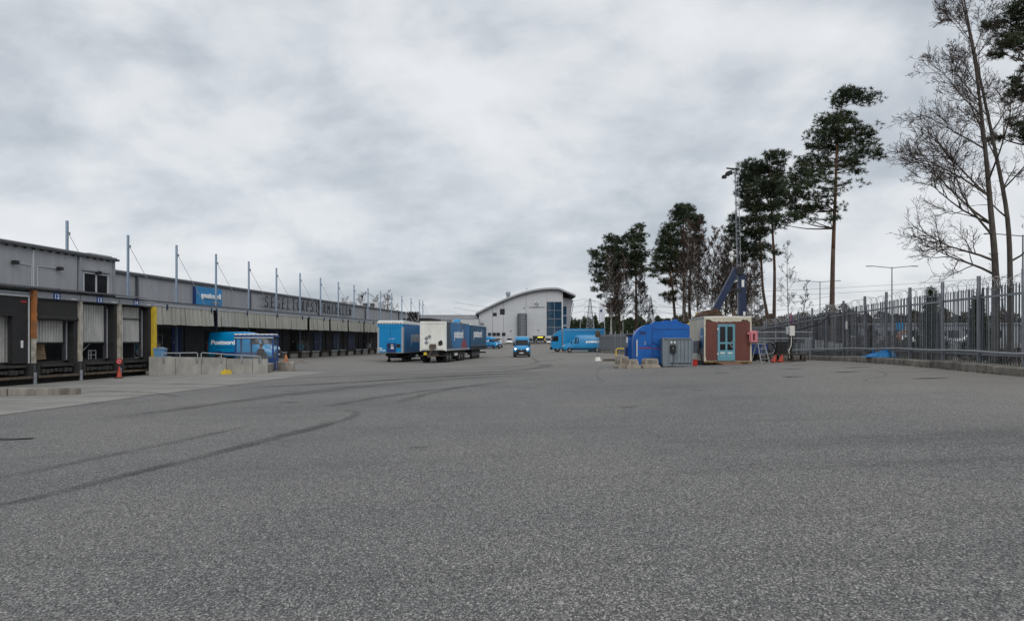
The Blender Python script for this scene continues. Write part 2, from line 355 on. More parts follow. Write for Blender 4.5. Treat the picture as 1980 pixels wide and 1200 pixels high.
def sheet(name, m, xs_of_y, ys, nx, dz, parent=None):
    P = []
    for y in ys:
        a, b = xs_of_y(y); P.append([(a + (b - a) * i / nx, y, g(a + (b - a) * i / nx, y) + dz) for i in range(nx + 1)])
    o = MB().grid(P).build(name, m, parent, smooth=True)
    return o
def spaced(a, b, n): return [a + (b - a) * i / n for i in range(n + 1)]
GX = [-2500, -900, -400, -200, -110, -60] + spaced(-50, 60, 55)[0:] + [80, 110, 160, 240, 400, 900, 2500]
GY = [-300, -80, -30] + spaced(-20, 190, 84) + [210, 240, 300, 420, 700, 1200, 2200, 3500]
o = MB().grid([[(x, y, g(x, y) - .07) for x in GX] for y in GY]).build('ground', M['earth'], None, smooth=True); struct(o)
yard = struct(sheet('asphalt_yard', M['asphalt'], lambda y: (-55, fence_x(y) - .35), spaced(-18, 179, 150), 70, 0.0))
# concrete apron in front of the loading docks, edge sweeping in towards the ramp
APE = [(-18, -14.2), (10, -13.9), (19.7, -13.45), (23, -13.16), (28.9, -12.7), (32, -12.15), (37.4, -11.86), (42, -11.7), (46.3, -11.4), (47.6, -12.6), (48.4, -14.2), (49.0, -16.0)]
def apron_edge(y): return float(np.interp(y, [p[0] for p in APE], [p[1] for p in APE]))
apron = struct(sheet('concrete_apron', M['apron'], lambda y: (-30, apron_edge(y)), spaced(-18, 49, 90), 30, .006))
verge = struct(sheet('verge', M['dry_grass'], lambda y: (fence_x(y) - .2, fence_x(y) + 70), spaced(-18, 116, 70), 20, .2))
# carriageway and car park beyond the fence
struct(sheet('road', M['road_asphalt'], lambda y: (19 + y * .20, 60 + y * .36), spaced(30, 300, 44), 6, .30))
struct(sheet('far_car_park', M['road_asphalt'], lambda y: (-60, 90), spaced(181, 260, 10), 6, .02))

# tyre marks and cracks: thin sheets lying on the asphalt, broken up by noise
def mark_mat(name, col, cover, scale):
    m = bpy.data.materials.new(name); m.use_nodes = True; t = m.node_tree; L = t.links.new; b = t.nodes['Principled BSDF']
    b.inputs['Base Color'].default_value = col + (1,); b.inputs['Roughness'].default_value = .9
    uv = N(t, 'ShaderNodeUVMap'); s = N(t, 'ShaderNodeSeparateXYZ'); L(uv.outputs[0], s.inputs[0])
    edge = math_node(t, 'MULTIPLY', math_node(t, 'SUBTRACT', 1.0, math_node(t, 'ABSOLUTE', math_node(t, 'SUBTRACT', math_node(t, 'MULTIPLY', s.outputs[0], 2.0), 1.0))), 2.2, clamp=True)
    ends = math_node(t, 'MULTIPLY', math_node(t, 'SUBTRACT', 1.0, math_node(t, 'ABSOLUTE', math_node(t, 'SUBTRACT', math_node(t, 'MULTIPLY', s.outputs[1], 2.0), 1.0))), 4.0, clamp=True)
    ge = N(t, 'ShaderNodeNewGeometry'); n = N(t, 'ShaderNodeTexNoise', i_Scale=scale, i_Detail=4.0); L(ge.outputs['Position'], n.inputs['Vector'])
    nn = N(t, 'ShaderNodeMapRange', i_1=.18, i_2=.58); L(n.outputs[0], nn.inputs[0])
    n2 = N(t, 'ShaderNodeTexNoise', i_Scale=55.0, i_Detail=2.0); L(ge.outputs['Position'], n2.inputs['Vector'])
    a = math_node(t, 'MULTIPLY', math_node(t, 'MULTIPLY', edge, ends), math_node(t, 'MULTIPLY', nn.outputs[0], math_node(t, 'MULTIPLY', n2.outputs[0], 2 * cover)), clamp=True)
    L(a, b.inputs['Alpha']); return m
M['tyre_mark'] = mark_mat('tyre_mark', (.026, .025, .025), .36, 1.6)
M['tyre_faint'] = mark_mat('tyre_faint', (.035, .034, .033), .25, 2.2)
M['crack'] = mark_mat('crack', (.015, .015, .015), 1.0, 4.0)
M['old_line'] = mark_mat('old_line', (.36, .35, .32), .55, 2.5)
M['tar'] = mark_mat('tar', (.018, .018, .018), 1.3, 2.0)
def smooth_line(pts, n=8):
    P = [Vector(p) for p in pts]; out = []
    for i in range(len(P) - 1):
        a, b, c, d = P[max(i - 1, 0)], P[i], P[i + 1], P[min(i + 2, len(P) - 1)]
        for k in range(n):
            t = k / n; out.append(.5 * ((2 * b) + (c - a) * t + (2 * a - 5 * b + 4 * c - d) * t * t + (3 * b - a - 3 * c + d) * t ** 3))
    out.append(P[-1]); return out
MARKN = [0]
def strip(name, pts, w, m, parent, jitter=0.0, n=8):
    rnd = random.Random(len(pts) * 7 + MARKN[0]); MARKN[0] += 1
    P = smooth_line([(p[0], p[1], 0) for p in pts], n); dz = .010 + .0012 * (MARKN[0] % 9); k = len(P)
    ws = w if isinstance(w, (list, tuple)) else [w]
    V = []; U = []
    for i, p in enumerate(P):
        d = (P[min(i + 1, k - 1)] - P[max(i - 1, 0)]).normalized(); s = Vector((d.y, -d.x, 0)); q = i / (k - 1)
        hw = float(np.interp(q, np.linspace(0, 1, len(ws)), ws)) / 2; c = p + s * rnd.uniform(-jitter, jitter)
        row = []
        for e in (-1, 0, 1):
            a = c + s * hw * e; row.append((a.x, a.y, g(a.x, a.y) + dz)); U.append(((e + 1) / 2, q))
        V.append(row)
    mb = MB().grid(V); o = mb.build(name, m, parent)
    uvl = o.data.uv_layers.new(name='UVMap')
    for lp in o.data.loops: uvl.data[lp.index].uv = U[lp.vertex_index]
    return o
strip('tyre_mark', [(-7.4, 5.6), (-5.9, 7.2), (-5.3, 8.3), (-5.07, 9.3), (-4.72, 10.7), (-4.44, 11.9), (-4.06, 13.7), (-3.79, 14.9), (-3.85, 16.0)], [.22, .26, .3, .36, .5, .34], M['tyre_mark'], yard)
strip('tyre_mark', [(-8.6, 7.2), (-6.9, 9.3), (-6.2, 11.5), (-5.7, 13.8), (-5.3, 15.6)], [.2, .26, .3, .2], M['tyre_faint'], yard)
strip('tyre_mark', [(-3.8, 14.6), (-3.55, 16.2), (-3.65, 17.6), (-4.2, 18.6)], [.25, .3, .2], M['tyre_faint'], yard)
strip('tyre_mark', [(-9.9, 17.5), (-8.9, 20.5), (-7.4, 25), (-5.2, 29.5), (-2.6, 32.5), (1.5, 34.2)], [.4, .9, 1.6, 1.9, 1.2], M['tyre_faint'], yard)
strip('tyre_mark', [(-11, 30), (-8.4, 31.2), (-5.2, 33.5), (-1.8, 36.2), (2, 37.6)], [.5, 1.6, 2.4, 1.0], M['tyre_mark'], yard)
strip('tyre_mark', [(-9, 35), (-4, 37.5), (0, 41), (2, 48), (2.6, 60)], 1.3, M['tyre_faint'], yard)
strip('tyre_mark', [(-3.1, 20), (-2.5, 24), (-1.0, 28), (2, 31)], .5, M['tyre_faint'], yard)
strip('tyre_mark', [(-1.6, 52), (1.5, 52.8), (4.5, 53.3), (6.5, 53.4)], [.25, .45, .3], M['tar'], yard)
strip('tyre_mark', [(-9, 43), (-4, 44.5), (0, 45.5), (4, 45.8)], [.6, 1.8, 1.4], M['tyre_faint'], yard)
strip('tyre_mark', [(-11.5, 38.5), (-8, 39.5), (-3, 40.2), (1, 39.6)], [.8, 2.2, 1.2], M['tyre_faint'], yard)
strip('tyre_mark', [(-4.9, 19.5), (-4.0, 22.5), (-2.6, 25.4), (-.6, 27.6)], [.5, .8, .4], M['tyre_faint'], yard)
strip('tyre_mark', [(-12, 62), (-5, 64), (2, 70), (6, 82)], .7, M['tyre_faint'], yard)
strip('tyre_mark', [(-13, 68.5), (-9, 66), (-5, 66.5), (-1, 70)], .9, M['tyre_faint'], yard)
strip('tyre_mark', [(2.2, 88), (2.4, 70), (1.0, 55), (-1, 46)], .5, M['tyre_faint'], yard)
for pts in ([(-10.6, 13.2), (-9.5, 17), (-8.8, 20), (-8.2, 24), (-6.0, 31), (-3.5, 40)], [(3.2, 26), (3.6, 32), (4.4, 38), (5.2, 44)], [(11.8, 20), (10.4, 22), (12.5, 25), (13.5, 28)], [(3, 44), (6.5, 43.4), (9, 43.9), (12, 43)]):
    strip('crack', pts, .022, M['crack'], yard, .04, 14)
rnd = random.Random(4)
for x, y, l in [(11.6, 31.0, .9), (13.2, 34.5, 1.1), (12.2, 27.4, 1.0), (14.4, 38.6, .8), (13.9, 30.3, 1.2), (9.6, 25.6, .8), (12.6, 22.6, 1.1), (15.2, 43.0, 1.0), (10.2, 33.8, .7), (8.2, 29.4, .6)]:
    strip('oil_stain', [(x - l / 2, y), (x - .1, y + rnd.uniform(-.1, .1)), (x + l / 2, y + rnd.uniform(-.15, .15))], [.12, .28, .1], M['tar'], yard)
for x, y, l, w in [(-1.4, 11.5, .35, .2), (2.6, 16.8, .5, .3), (-6.4, 21.5, .6, .4), (5.2, 21.0, .4, .3), (.6, 24.5, .7, .5), (-3.2, 30.2, .9, .6), (6.6, 33.0, .8, .5), (-8.0, 27.0, .7, .4), (3.4, 48.5, 1.2, .8), (-7.6, 68.8, 2.2, 1.0), (-12, 71.5, 1.8, .9), (1.0, 88.5, 1.6, .9)]:
    strip('oil_stain', [(x - l / 2, y), (x, y + rnd.uniform(-.1, .1)), (x + l / 2, y + rnd.uniform(-.1, .1))], [w * .5, w, w * .4], M['tyre_mark'], yard)
strip('tar_patch', [(-10.3, 14.5), (-9.6, 14.15), (-9.0, 14.2)], [.18, .3, .18], M['tar'], yard)
for y in (24.4, 28.6, 32.8, 37.0, 41.2):
    x1 = fence_x(y) - .8; strip('parking_line', [(x1 - 4.6, y - .45), (x1 - 2, y - .2), (x1, y)], .12, M['old_line'], yard)
for k in range(5):
    y = 33.5 + k * 2.7; strip('bay_line', [(-21.8, y), (-18, y - .45), (-14.6, y - .85)], .12, M['old_line'], apron)
strip('tyre_mark', [(-20.5, 36), (-17, 35.2), (-13.4, 33.5), (-11, 31.0)], [.4, .5, .3], M['tyre_faint'], apron)
strip('tyre_mark', [(-20.5, 31), (-17, 30.2), (-13.4, 28.0), (-11, 25.0)], [.4, .5, .3], M['tyre_faint'], apron)
strip('joint', [(a, b) for b, a in APE[1:9]], .05, M['crack'], apron, .01)

# concrete kerb blocks under the fence, laid end to end
kerb = thing('retaining_kerb', 'row of weathered concrete kerb blocks along the foot of the palisade fence', 'kerb')
rnd = random.Random(11); y = 14.0
while y < 113:
    l = rnd.uniform(2.2, 2.8); y2 = y + l; x0, x1 = fence_x(y) - .62, fence_x(y2 - .05) - .62
    jx = rnd.uniform(-.03, .03); z0, z1 = g(x0, y), g(x1, y2); h = .27 + rnd.uniform(-.02, .02)
    mb = MB(); ya, yb = y, y2 - .04
    mb.add([(x0 + jx, ya, z0 - .1), (x0 + jx + .42, ya, z0 - .1), (x1 + jx + .42, yb, z1 - .1), (x1 + jx, yb, z1 - .1),
            (x0 + jx, ya, z0 + h - .05), (x0 + jx + .42, ya, z0 + h - .05), (x1 + jx + .42, yb, z1 + h - .05), (x1 + jx, yb, z1 + h - .05),
            (x0 + jx + .05, ya, z0 + h), (x0 + jx + .38, ya, z0 + h), (x1 + jx + .38, yb, z1 + h), (x1 + jx + .05, yb, z1 + h)],
           [(0, 4, 7, 3), (4, 8, 11, 7), (8, 9, 10, 11), (9, 5, 6, 10), (5, 1, 2, 6), (0, 1, 5, 9, 8, 4), (3, 7, 11, 10, 6, 2), (0, 3, 2, 1)])
    fix_normals(mb.build('kerb_block', M['concrete_dark'], kerb)); y = y2
# ------------------------------------------------------------------ postal terminal on the left
# local frame of the terminal: x = out towards the yard, y = along the facade (away), origin on the dock front line
TO = (-27.7, 0, 0); TR = -math.atan(.12)
def to_world(v, u, z=0): return (TO[0] + v * math.cos(TR) - u * math.sin(TR), v * math.sin(TR) + u * math.cos(TR), z)
rnd = random.Random(21)

# --- dock house with four loading bays and the office storey above it
dh = thing('dock_house', 'grey clad dock house with open loading bays 12, 13 and 14 at the left edge', 'building', TO, TR)
WV = -1.3; WT = 6.42
PIL = [33.5, 36.8, 40.05, 43.3, 46.55]
# upper storey: insulated panels between joints
for i, (a, b) in enumerate([(20, 26), (26, 32.2), (32.2, 38.34), (38.36, 41.62), (41.86, 44.8)]):
    MB().box(-8, WV, a + .012, b - .012, 3.9, WT - .12).build('wall_panel', M['wall_grey'], dh)
MB().box(-8, WV - .02, 41.6, 41.9, 3.95, WT - .12).build('wall_joint', M['trim_dark'], dh)
MB().box(WV + .005, WV + .12, 41.66, 41.84, 4.2, WT - .1).build('downpipe', M['trim_grey'], dh)
MB().box(-8.2, WV + .22, 20, 44.95, WT - .12, WT).build('roof_edge', M['trim_dark'], dh)
MB().box(-8.1, WV + .1, 20, 44.9, WT + .005, WT + .08).build('roof_cap', M['trim_grey'], dh)
k = MB()
for i in range(42): k.box(WV + .03, WV + .2, 20.3 + i * .58, 20.42 + i * .58, WT - .2, WT - .125)
stuff(k.build('eaves_bracket', M['trim_dark'], dh))
MB().box(-4, WV - .1, 42.7, 44.7, WT + .082, WT + .16).build('roof_hatch', M['trim_grey'], dh)
MB().box(WV + .004, WV + .06, 44.62, 44.78, 4.1, WT - .1).build('corner_flashing', M['trim_grey'], dh)
w = MB().box(WV + .006, WV + .03, 42.05, 44.1, 4.28, 5.38).build('window', M['glass'], dh)
f = MB()
for b in ((41.98, 44.17, 5.36, 5.45), (41.98, 44.17, 4.2, 4.29)): f.box(WV + .01, WV + .075, *b)
for y0 in (41.98, 43.04, 44.07): f.box(WV + .012, WV + .07, y0, y0 + .1, 4.29, 5.36)
f.build('frame', M['conduit'], w)
MB().box(WV + .01, WV + .2, 41.9, 44.25, 5.5, 5.58).build('window_hood', M['trim_grey'], dh)
for u, z in ((37.0, 5.44), (40.05, 5.42), (43.1, 5.47)):
    q = MB(); q.box(WV + .06, WV + .3, u - .12, u + .12, z - .09, z + .09); q.beam((WV, u, z), (WV + .12, u, z), .06)
    l = q.build('floodlight', M['black'], dh)
    MB().box(WV + .302, WV + .306, u - .09, u + .09, z - .06, z + .06).build('floodlight_glass', M['glass'], l)
c = MB()
for path in ([(37.15, 5.44), (38.22, 5.40), (38.22, 4.30)], [(39.9, 5.42), (38.62, 5.42), (38.62, 4.35), (38.3, 4.35)], [(38.5, 4.22), (41.5, 4.22)], [(42.0, 5.47), (42.9, 5.47)]):
    c.tube([(WV + .035, u, z) for u, z in path], .02, 5)
c.build('conduit', M['conduit'], dh)
MB().box(WV + .004, WV + .03, 38.3, 38.4, 4.2, WT - .12).build('panel_strip', M['conduit'], dh)
# corrugated lean-to roof over the bays
for a, b in ((30, 33.4), (33.4, 38.2), (38.2, 42.4), (42.4, 45.6)):
    rows = []
    n = int((b - a) / .07)
    for x, z in ((-1.25, 4.34), (.28, 4.13)):
        rows.append([(x, a + (b - a) * i / n, z + .022 * math.cos(i * math.pi / 1.5)) for i in range(n + 1)])
    MB().grid(rows).build('roof_sheet', M['trim_dark'], dh)
MB().box(-1.28, .02, 30, 46.7, 4.02, 4.08).build('soffit', M['trim_dark'], dh)
# solid body behind the bays, floor and dark interior
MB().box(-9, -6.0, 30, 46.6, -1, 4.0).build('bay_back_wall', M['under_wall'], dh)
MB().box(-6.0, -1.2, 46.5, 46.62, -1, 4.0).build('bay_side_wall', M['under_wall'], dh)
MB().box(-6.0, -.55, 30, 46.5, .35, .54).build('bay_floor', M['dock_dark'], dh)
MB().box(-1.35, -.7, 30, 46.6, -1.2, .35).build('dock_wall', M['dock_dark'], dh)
lint = []
for i in range(4):
    a, b = PIL[i], PIL[i + 1]
    if i: MB().cbox(-.12, .06, a + .03, b - .03 if i < 3 else b + .1, 3.68, 4.0, .012).build('lintel_panel', M['trim_grey'], dh)
    else: MB().cbox(-.16, -.04, a + .03, b - .1, 3.72, 3.95, .012).build('lintel_panel', M['trim_grey'], dh)
MB().box(.062, .075, 36.9, 46.6, 3.66, 3.70).build('lintel_drip', M['trim_dark'], dh)
for i, num in ((1, '12'), (2, '13'), (3, '14')):
    uc = (PIL[i] + PIL[i + 1]) / 2 - .12
    s = MB().box(.064, .08, uc - .24, uc + .24, 3.67, 4.0).build('bay_number_sign', M['sign_blue'], dh)
    lettering('number', num, .3, .24, M['letter_white'], s, (.082, uc - .15, 3.715), (0, 1, 0), (0, 0, 1), .006, .012)
    MB().box(.064, .085, uc + 1.0, uc + 1.4, 3.73, 3.78).build('marker_strip', M['white'], dh)
def ribbed(a, b, z0, z1, v, pitch=.2):
    m = MB(); y = a; P0 = []; P1 = []
    while y < b - .01:
        for dy, dv in ((0, 0), (pitch * .42, 0), (pitch * .5, .05), (pitch * .92, .05)):
            if y + dy > b: break
            P0.append((v + dv, y + dy, z0)); P1.append((v + dv, y + dy, z1))
        y += pitch
    P0.append((v, b, z0)); P1.append((v, b, z1))
    return m.grid([P0, P1])
for i in range(4):
    a, b = PIL[i], PIL[i + 1]; zb = .56 if i == 0 else 1.52
    ribbed(a + .35, b - .55 if i else b - .95, zb, 3.7, -.56).build('dock_door', M['door_ribbed'], dh)
    if i: MB().box(-.58, -.47, a + .33, b - .5, 1.44, 1.52).build('door_seal', M['black'], dh)
    # jambs and black side pads
    MB().box(-.62, -.45, a + .1, a + .36, .54, 3.7).build('door_jamb', M['dock_dark'], dh)
    MB().box(-.62, -.45, b - (.52 if i else .95), b - .1, .54, 3.7).build('door_jamb', M['trim_dark'] if i else M['black'], dh)
    pad = MB(); P = []
    for z in spaced(.45, 3.66, 12):
        P.append([(-.44, b - .34 + rnd.uniform(-.02, .02), z), (-.05, b - .36 + rnd.uniform(-.05, .05), z), (-.02, b - .14, z)])
    pad.grid(P); pad.box(-.44, -.06, b - .33, b - .13, .42, 3.66); pad.build('side_pad', M['rubber'], dh)
    MB().box(-.44, -.08, a + .12, a + .26, .42, 3.66).build('side_pad', M['rubber'], dh)
    if i: MB().tube([(-.4, b - .46, .6), (-.4, b - .46, 3.4)], .04, 6).build('guide_pipe', M['trim_grey'], dh)
# black curtain over bay 12, thin header curtains over 13 and 14
P = []
for z, bulge in ((3.68, 0), (3.2, .03), (2.83, .05), (2.78, .09), (2.68, .1), (2.60, .02)):
    P.append([(-.03 + bulge + rnd.uniform(-.012, .012), PIL[1] + .12 + (PIL[2] - PIL[1] - .3) * j / 14, z + rnd.uniform(-.02, .02)) for j in range(15)])
MB().grid(P).build('head_curtain', M['rubber'], dh)
for i, d in ((2, .12), (3, .1)):
    MB().box(-.46, -.42, PIL[i] + .2, PIL[i + 1] - .3, 3.68 - d, 3.7).build('head_curtain', M['rubber'], dh)
MB().box(-.5, -.44, PIL[3] + .3, PIL[4] - .5, 2.86, 2.92).build('door_rail', M['dock_dark'], dh)
# bay with the new black shelter
MB().box(-.3, -.05, 30, 36.5, 2.75, 3.7).build('shelter_head', M['black'], dh)
MB().box(-.28, -.05, 35.55, 36.5, .5, 2.745).build('shelter_side', M['black'], dh)
fr = MB(); fr.box(-.3, .0, 30, 36.56, 3.702, 3.76); fr.box(-.3, .0, 36.502, 36.56, .5, 3.70); fr.build('shelter_frame', M['conduit'], dh)
MB().box(-.048, -.04, 36.05, 36.2, 1.25, 1.6).build('reflector', M['white'], dh)
MB().box(-.048, -.04, 36.05, 36.4, 3.42, 3.5).build('reflector', M['red'], dh)
# weathered pillars between the bays
def pillar(u, w, m, jag=0.0, z0=.5, z1=3.68, v0=-.06, v1=.1):
    P = []
    for z in spaced(z0, z1, 16):
        j0 = rnd.uniform(-jag, jag); j1 = rnd.uniform(-jag, jag)
        P.append([(v0, u - w / 2, z), (v1, u - w / 2 + j0 * .3, z), (v1, u + w / 2 + j1, z), (v0, u + w / 2 + j1, z)])
    return MB().grid(P).build('bay_pillar', m, dh)
pillar(36.76, .22, M['orange'], .035, 1.7, 4.05, -.1, .14); pillar(36.76, .2, M['post_old'], .02, .5, 1.7, -.1, .11)
pillar(40.05, .22, M['post_old'], .03); pillar(43.3, .24, M['post_old'], .02, .55)
pillar(46.55, .26, M['yellow'], .012, .45, 3.66, -.08, .2)
MB().tube([(.13, 43.42, .5), (.14, 43.4, 1.5), (.13, 43.38, 3.3)], .025, 5).build('hanging_hose', M['post_old'], dh)
# levellers, bumpers, stanchions
for i in range(4):
    a, b = PIL[i], PIL[i + 1]
    lv = MB().box(-1.2, -.1, a + .45, b - .45, .30, .42).build('dock_leveller', M['dock_dark'], dh)
    MB().box(-.1, .03, a + .5, b - .5, .3, .42).build('lip', M['dock_dark'], lv)
    for y0, y1 in ((a + .12, a + .34), (b - .36, b - .12)): MB().box(-.7, .1, y0, y1, -.18, .46).build('dock_bumper', M['rubber'], dh)
    MB().box(-.65, .14, a + .2, b - .2, -.24, -.12).build('rail', M['rust_dark'], dh)
    mt = MB()
    for k in range(7): mt.box(-.5, .02 + rnd.uniform(-.03, .1), a + .5 + k * .32, a + .7 + k * .32, -.06 + rnd.uniform(0, .1), .16 + rnd.uniform(0, .06))
    mt.build('leveller_gear', M['dock_dark'], lv)
    MB().tube([(.1, b - .02, -.75), (.1, b - .02, .05)], .085, 8).build('stanchion', M['galv'], dh)
    MB().box(-.3, .06, b - .12, b + .1, .0, .5).build('buffer_plate', M['trim_dark'], dh)
    MB().box(-.72, -.45, a, b, -1.1, -.2).build('dock_plinth', M['dock_dark'], dh)
MB().tube([(-.02, 46.45, .55), (.02, 46.5, .2), (.0, 46.48, -.3)], .05, 5).build('torn_flap', M['rubber'], dh)
# loose things standing in the bays
def pallet(name, label, loc, rot):
    t = thing(name, label, 'pallet')
    t.location = loc; t.rotation_euler = rot
    for j in range(7): MB().box(-.6, .6, -.4 + j * .119, -.4 + j * .119 + .085, .122, .144).build('deck_board', M['wood'], t)
    for y0 in (-.4, -.05, .3): MB().box(-.6, .6, y0, y0 + .1, .10, .1215).build('stringer', M['wood'], t)
    for y0 in (-.4, -.05, .3):
        for x0 in (-.6, -.07, .46): MB().box(x0, x0 + .14, y0 + .001, y0 + .1, .024, .0995).build('block', M['wood'], t)
    for y0 in (-.4, -.05, .3): MB().box(-.6, .6, y0, y0 + .1, 0, .0235).build('bottom_board', M['wood'], t)
    return t
px_, py_, _ = to_world(-1.1, 38.0)
pallet('wooden_pallet', 'wooden pallet leaning inside loading bay 12 under its half raised door', (px_, py_, .97), (R(80), R(-7), R(30)))
b_ = to_world(-.85, 41.9)
ft = thing('steel_frame', 'small bent steel frame left on the sill of loading bay 13', 'frame', (b_[0], b_[1], .545), TR)
q = MB()
for p in (((0, 0, 0), (0, 0, .5)), ((0, .6, 0), (0, .6, .5)), ((0, 0, .5), (0, .6, .5)), ((0, .2, 0), (0, .2, .5)), ((0, 0, .25), (0, .6, .25))): q.beam(*p, .04)
q.build('bar', M['galv_light'], ft); q = MB().beam((.1, -1.2, .1), (.1, .55, 1.3), .045); q.build('diagonal_bar', M['galv_light'], ft)

# traffic cone with a round no-entry plate in front of bay 14
def cone(name, label, x, y, z, h, m, plate=None):
    t = thing(name, label, 'traffic cone', (x, y, z))
    MB().cbox(-.2, .2, -.2, .2, 0, .045, .03).build('base', M['rubber'] if plate else m, t)
    MB().lathe([(.15, .045), (.14, .06), (.03, h), (.02, h)], n=14).build('cone', m, t, smooth=True)
    zz = h * .55; r1 = .14 - .11 * (zz / h); MB().lathe([(r1 + .004, zz), (r1 - .02 + .004, zz + h * .16)], n=14).build('band', M['white'], t, smooth=True)
    if plate:
        MB().beam((0, 0, h - .05), (0, 0, h + .2), .03).build('stem', M['rubber'], t)
        p = MB().lathe([(.17, -.012), (.17, .012)], (0, 0, h + .28), 'y', 20).build('plate', M['red'], t)
        MB().lathe([(.125, -.003), (.125, .003)], (0, -.013, h + .28), 'y', 20).build('plate_face', M['pink'], p)
        MB().beam((-.09, -.019, h + .33), (.09, -.019, h + .23), .004, .045, up=(0, 0, 1)).build('bar', M['red'], p)
    return t
cone('traffic_cone', 'red traffic cone with round plate on top standing before loading bay 14', -21.95, 41.9, g(-21.95, 41.9) + .006, .66, M['cone_red'], True)

# --- main terminal hall with canopy
th = thing('terminal_hall', 'long grey terminal hall with canopy and row of pale blue masts', 'building', TO, TR)
MV = -8.24; MT = 6.67; UE = 148.0
u = 44.9; i = 0
while u < UE:
    b = min(u + 6.26, UE); MB().box(MV - 12, MV, u + .02, b - .02, 4.2, MT - .1).build('wall_panel', M['wall_grey'], th)
    if i % 3 == 1:
        MB().box(MV + .003, MV + .16, b - .15, b + .02, 4.4, MT - .12).build('downpipe', M['trim_dark'], th)
        MB().box(MV + .003, MV + .06, b + .06, b + .3, 4.4, MT - .12).build('flashing', M['conduit'] if False else M['trim_grey'], th)
    else: MB().box(MV + .003, MV + .02, b - .06, b + .06, 4.4, MT - .12).build('panel_strip', M['galv_light'], th)
    u += 6.26; i += 1
MB().box(MV - 12, MV + .18, 44.9, UE + .2, MT - .098, MT + .06).build('roof_edge', M['trim_dark'], th)
MB().box(MV - 11.9, MV + .1, 44.9, UE + .1, MT + .062, MT + .16).build('roof_cap', M['trim_grey'], th)
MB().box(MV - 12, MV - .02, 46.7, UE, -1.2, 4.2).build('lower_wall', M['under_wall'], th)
for a_, b_ in ((47, 58.9), (69.6, UE)): MB().box(MV, -6.26, a_, b_, -1.2, .38).build('platform', M['dock_dark'], th)
MB().add([(MV, 59.0, -1.2), (2.6, 59.0, -1.2), (2.6, 69.5, -1.2), (MV, 69.5, -1.2), (MV, 60.4, -.05), (.6, 60.4, -.05), (.6, 68.3, -.05), (MV, 68.3, -.05)], [(0, 3, 2, 1), (4, 5, 6, 7), (0, 1, 5, 4), (1, 2, 6, 5), (2, 3, 7, 6), (3, 0, 4, 7)]).build('drive_in_slab', M['concrete_dark'], th)
pe = MB(); k = 0
u = 50
while u < UE - 1:
    if 56.4 < u < 69.6: u += 3.13; continue
    MB().box(-6.255, -6.16, u, u + 2.5, .26, .40).build('platform_edge', M['galv_light'] if k % 3 else M['wood_dark'], th)
    MB().box(-6.255, -6.02, u + 2.55, u + 2.95, -.25, .36).build('platform_bumper', M['rubber'], th)
    MB().box(-6.257, -6.2, u + .2, u + 2.3, -.5, .15).build('platform_skirt', M['concrete_dark'] if k % 2 else M['concrete'], th)
    u += 3.13; k += 1
# canopy: deck, edge beam, hanging corrugated sheets in bays
CV = -4.27; CU0, CU1 = 46.7, UE
cn = MB().box(MV, CV - .1, CU0, CU1, 4.3, 4.42).build('canopy', M['trim_dark'], th)
MB().box(CV - .1, CV + .04, CU0, CU1, 4.17, 4.42).build('edge_beam', M['trim_grey'], cn)
MB().box(CV + .042, CV + .07, CU0, CU1, 4.38, 4.45).build('edge_flashing', M['trim_dark'], cn)
MB().box(CV + .02, CV + .07, CU0, CU1, 4.105, 4.165).build('white_rail', M['conduit'], cn)
sheet_meshes = []
for q in range(6):
    rr = random.Random(q); a = rr.uniform(-.016, .016); P = []
    for z, t in ((1.35, 0), (.9, .35), (.45, .7), (0, 1.0)):
        row = []
        for j in range(9):
            yy = j * .585 / 8; rib = (.03 if j % 4 in (1, 2) else 0.0)
            row.append((rib + t * (.05 + a * 2) + rr.uniform(-.004, .004), yy + t * a * .4, z))
        P.append(row)
    sheet_meshes.append(MB().grid(P).mesh('cladding_sheet', M['sheet']))
u = CU0; gaps = [62.2, 81.9, 88.2, 94.5, 100.9, 107.2, 113.5]; k = 0
gaps = [x * 1.0072 - .6 for x in gaps]
while u < CU1 - .6:
    near = [gg for gg in gaps if u <= gg < u + .59]
    if near: u = near[0] + (.30 if near[0] < 70 else .2)
    o = put('cladding_sheet', sheet_meshes[rnd.randrange(6)], cn, (CV + rnd.uniform(-.01, .01), u, 2.76 + rnd.uniform(-.02, .02))); u += .598; k += 1
br = MB()
for gg in gaps + [47.9 + 6.265 * j + .8 for j in range(16)]: br.box(CV + .045, CV + .12, gg - .06, gg + .06, 3.85, 4.25)
br.build('sheet_bracket', M['crane_blue'], cn)
# masts with tie rods
mast = MB(); PV = -6.75
mast.box(-.1, .1, -.085, -.065, 0, 1); mast.box(-.1, .1, .065, .085, 0, 1); mast.box(-.012, .012, -.065, .065, 0, 1)
for j in range(17):
    u = 47.9 + 6.265 * j if j < 16 else 144.6
    zt = 9.3 + rnd.uniform(-.04, .04)
    mm = MB()
    for x0, x1, y0, y1 in ((-.07, .07, -.06, -.04), (-.07, .07, .04, .06), (-.015, .015, -.0395, .0395)): mm.box(x0, x1, y0, y1, .38, zt)
    o = mm.build('mast', M['steel_blue'], th, loc=(PV, u, 0))
    r = MB().tube([(.1, 0, zt - .82), (CV - PV, -.02, 4.43)], .018, 5); r.box(.1, .2, -.05, .05, zt - .92, zt - .74); r.lathe([(.035, -.12), (.035, .12)], ((CV - PV) * .72, -.015, zt - .82 - (zt - 5.25) * .72), 'z', 6)
    r.build('tie_rod', M['galv'], o)
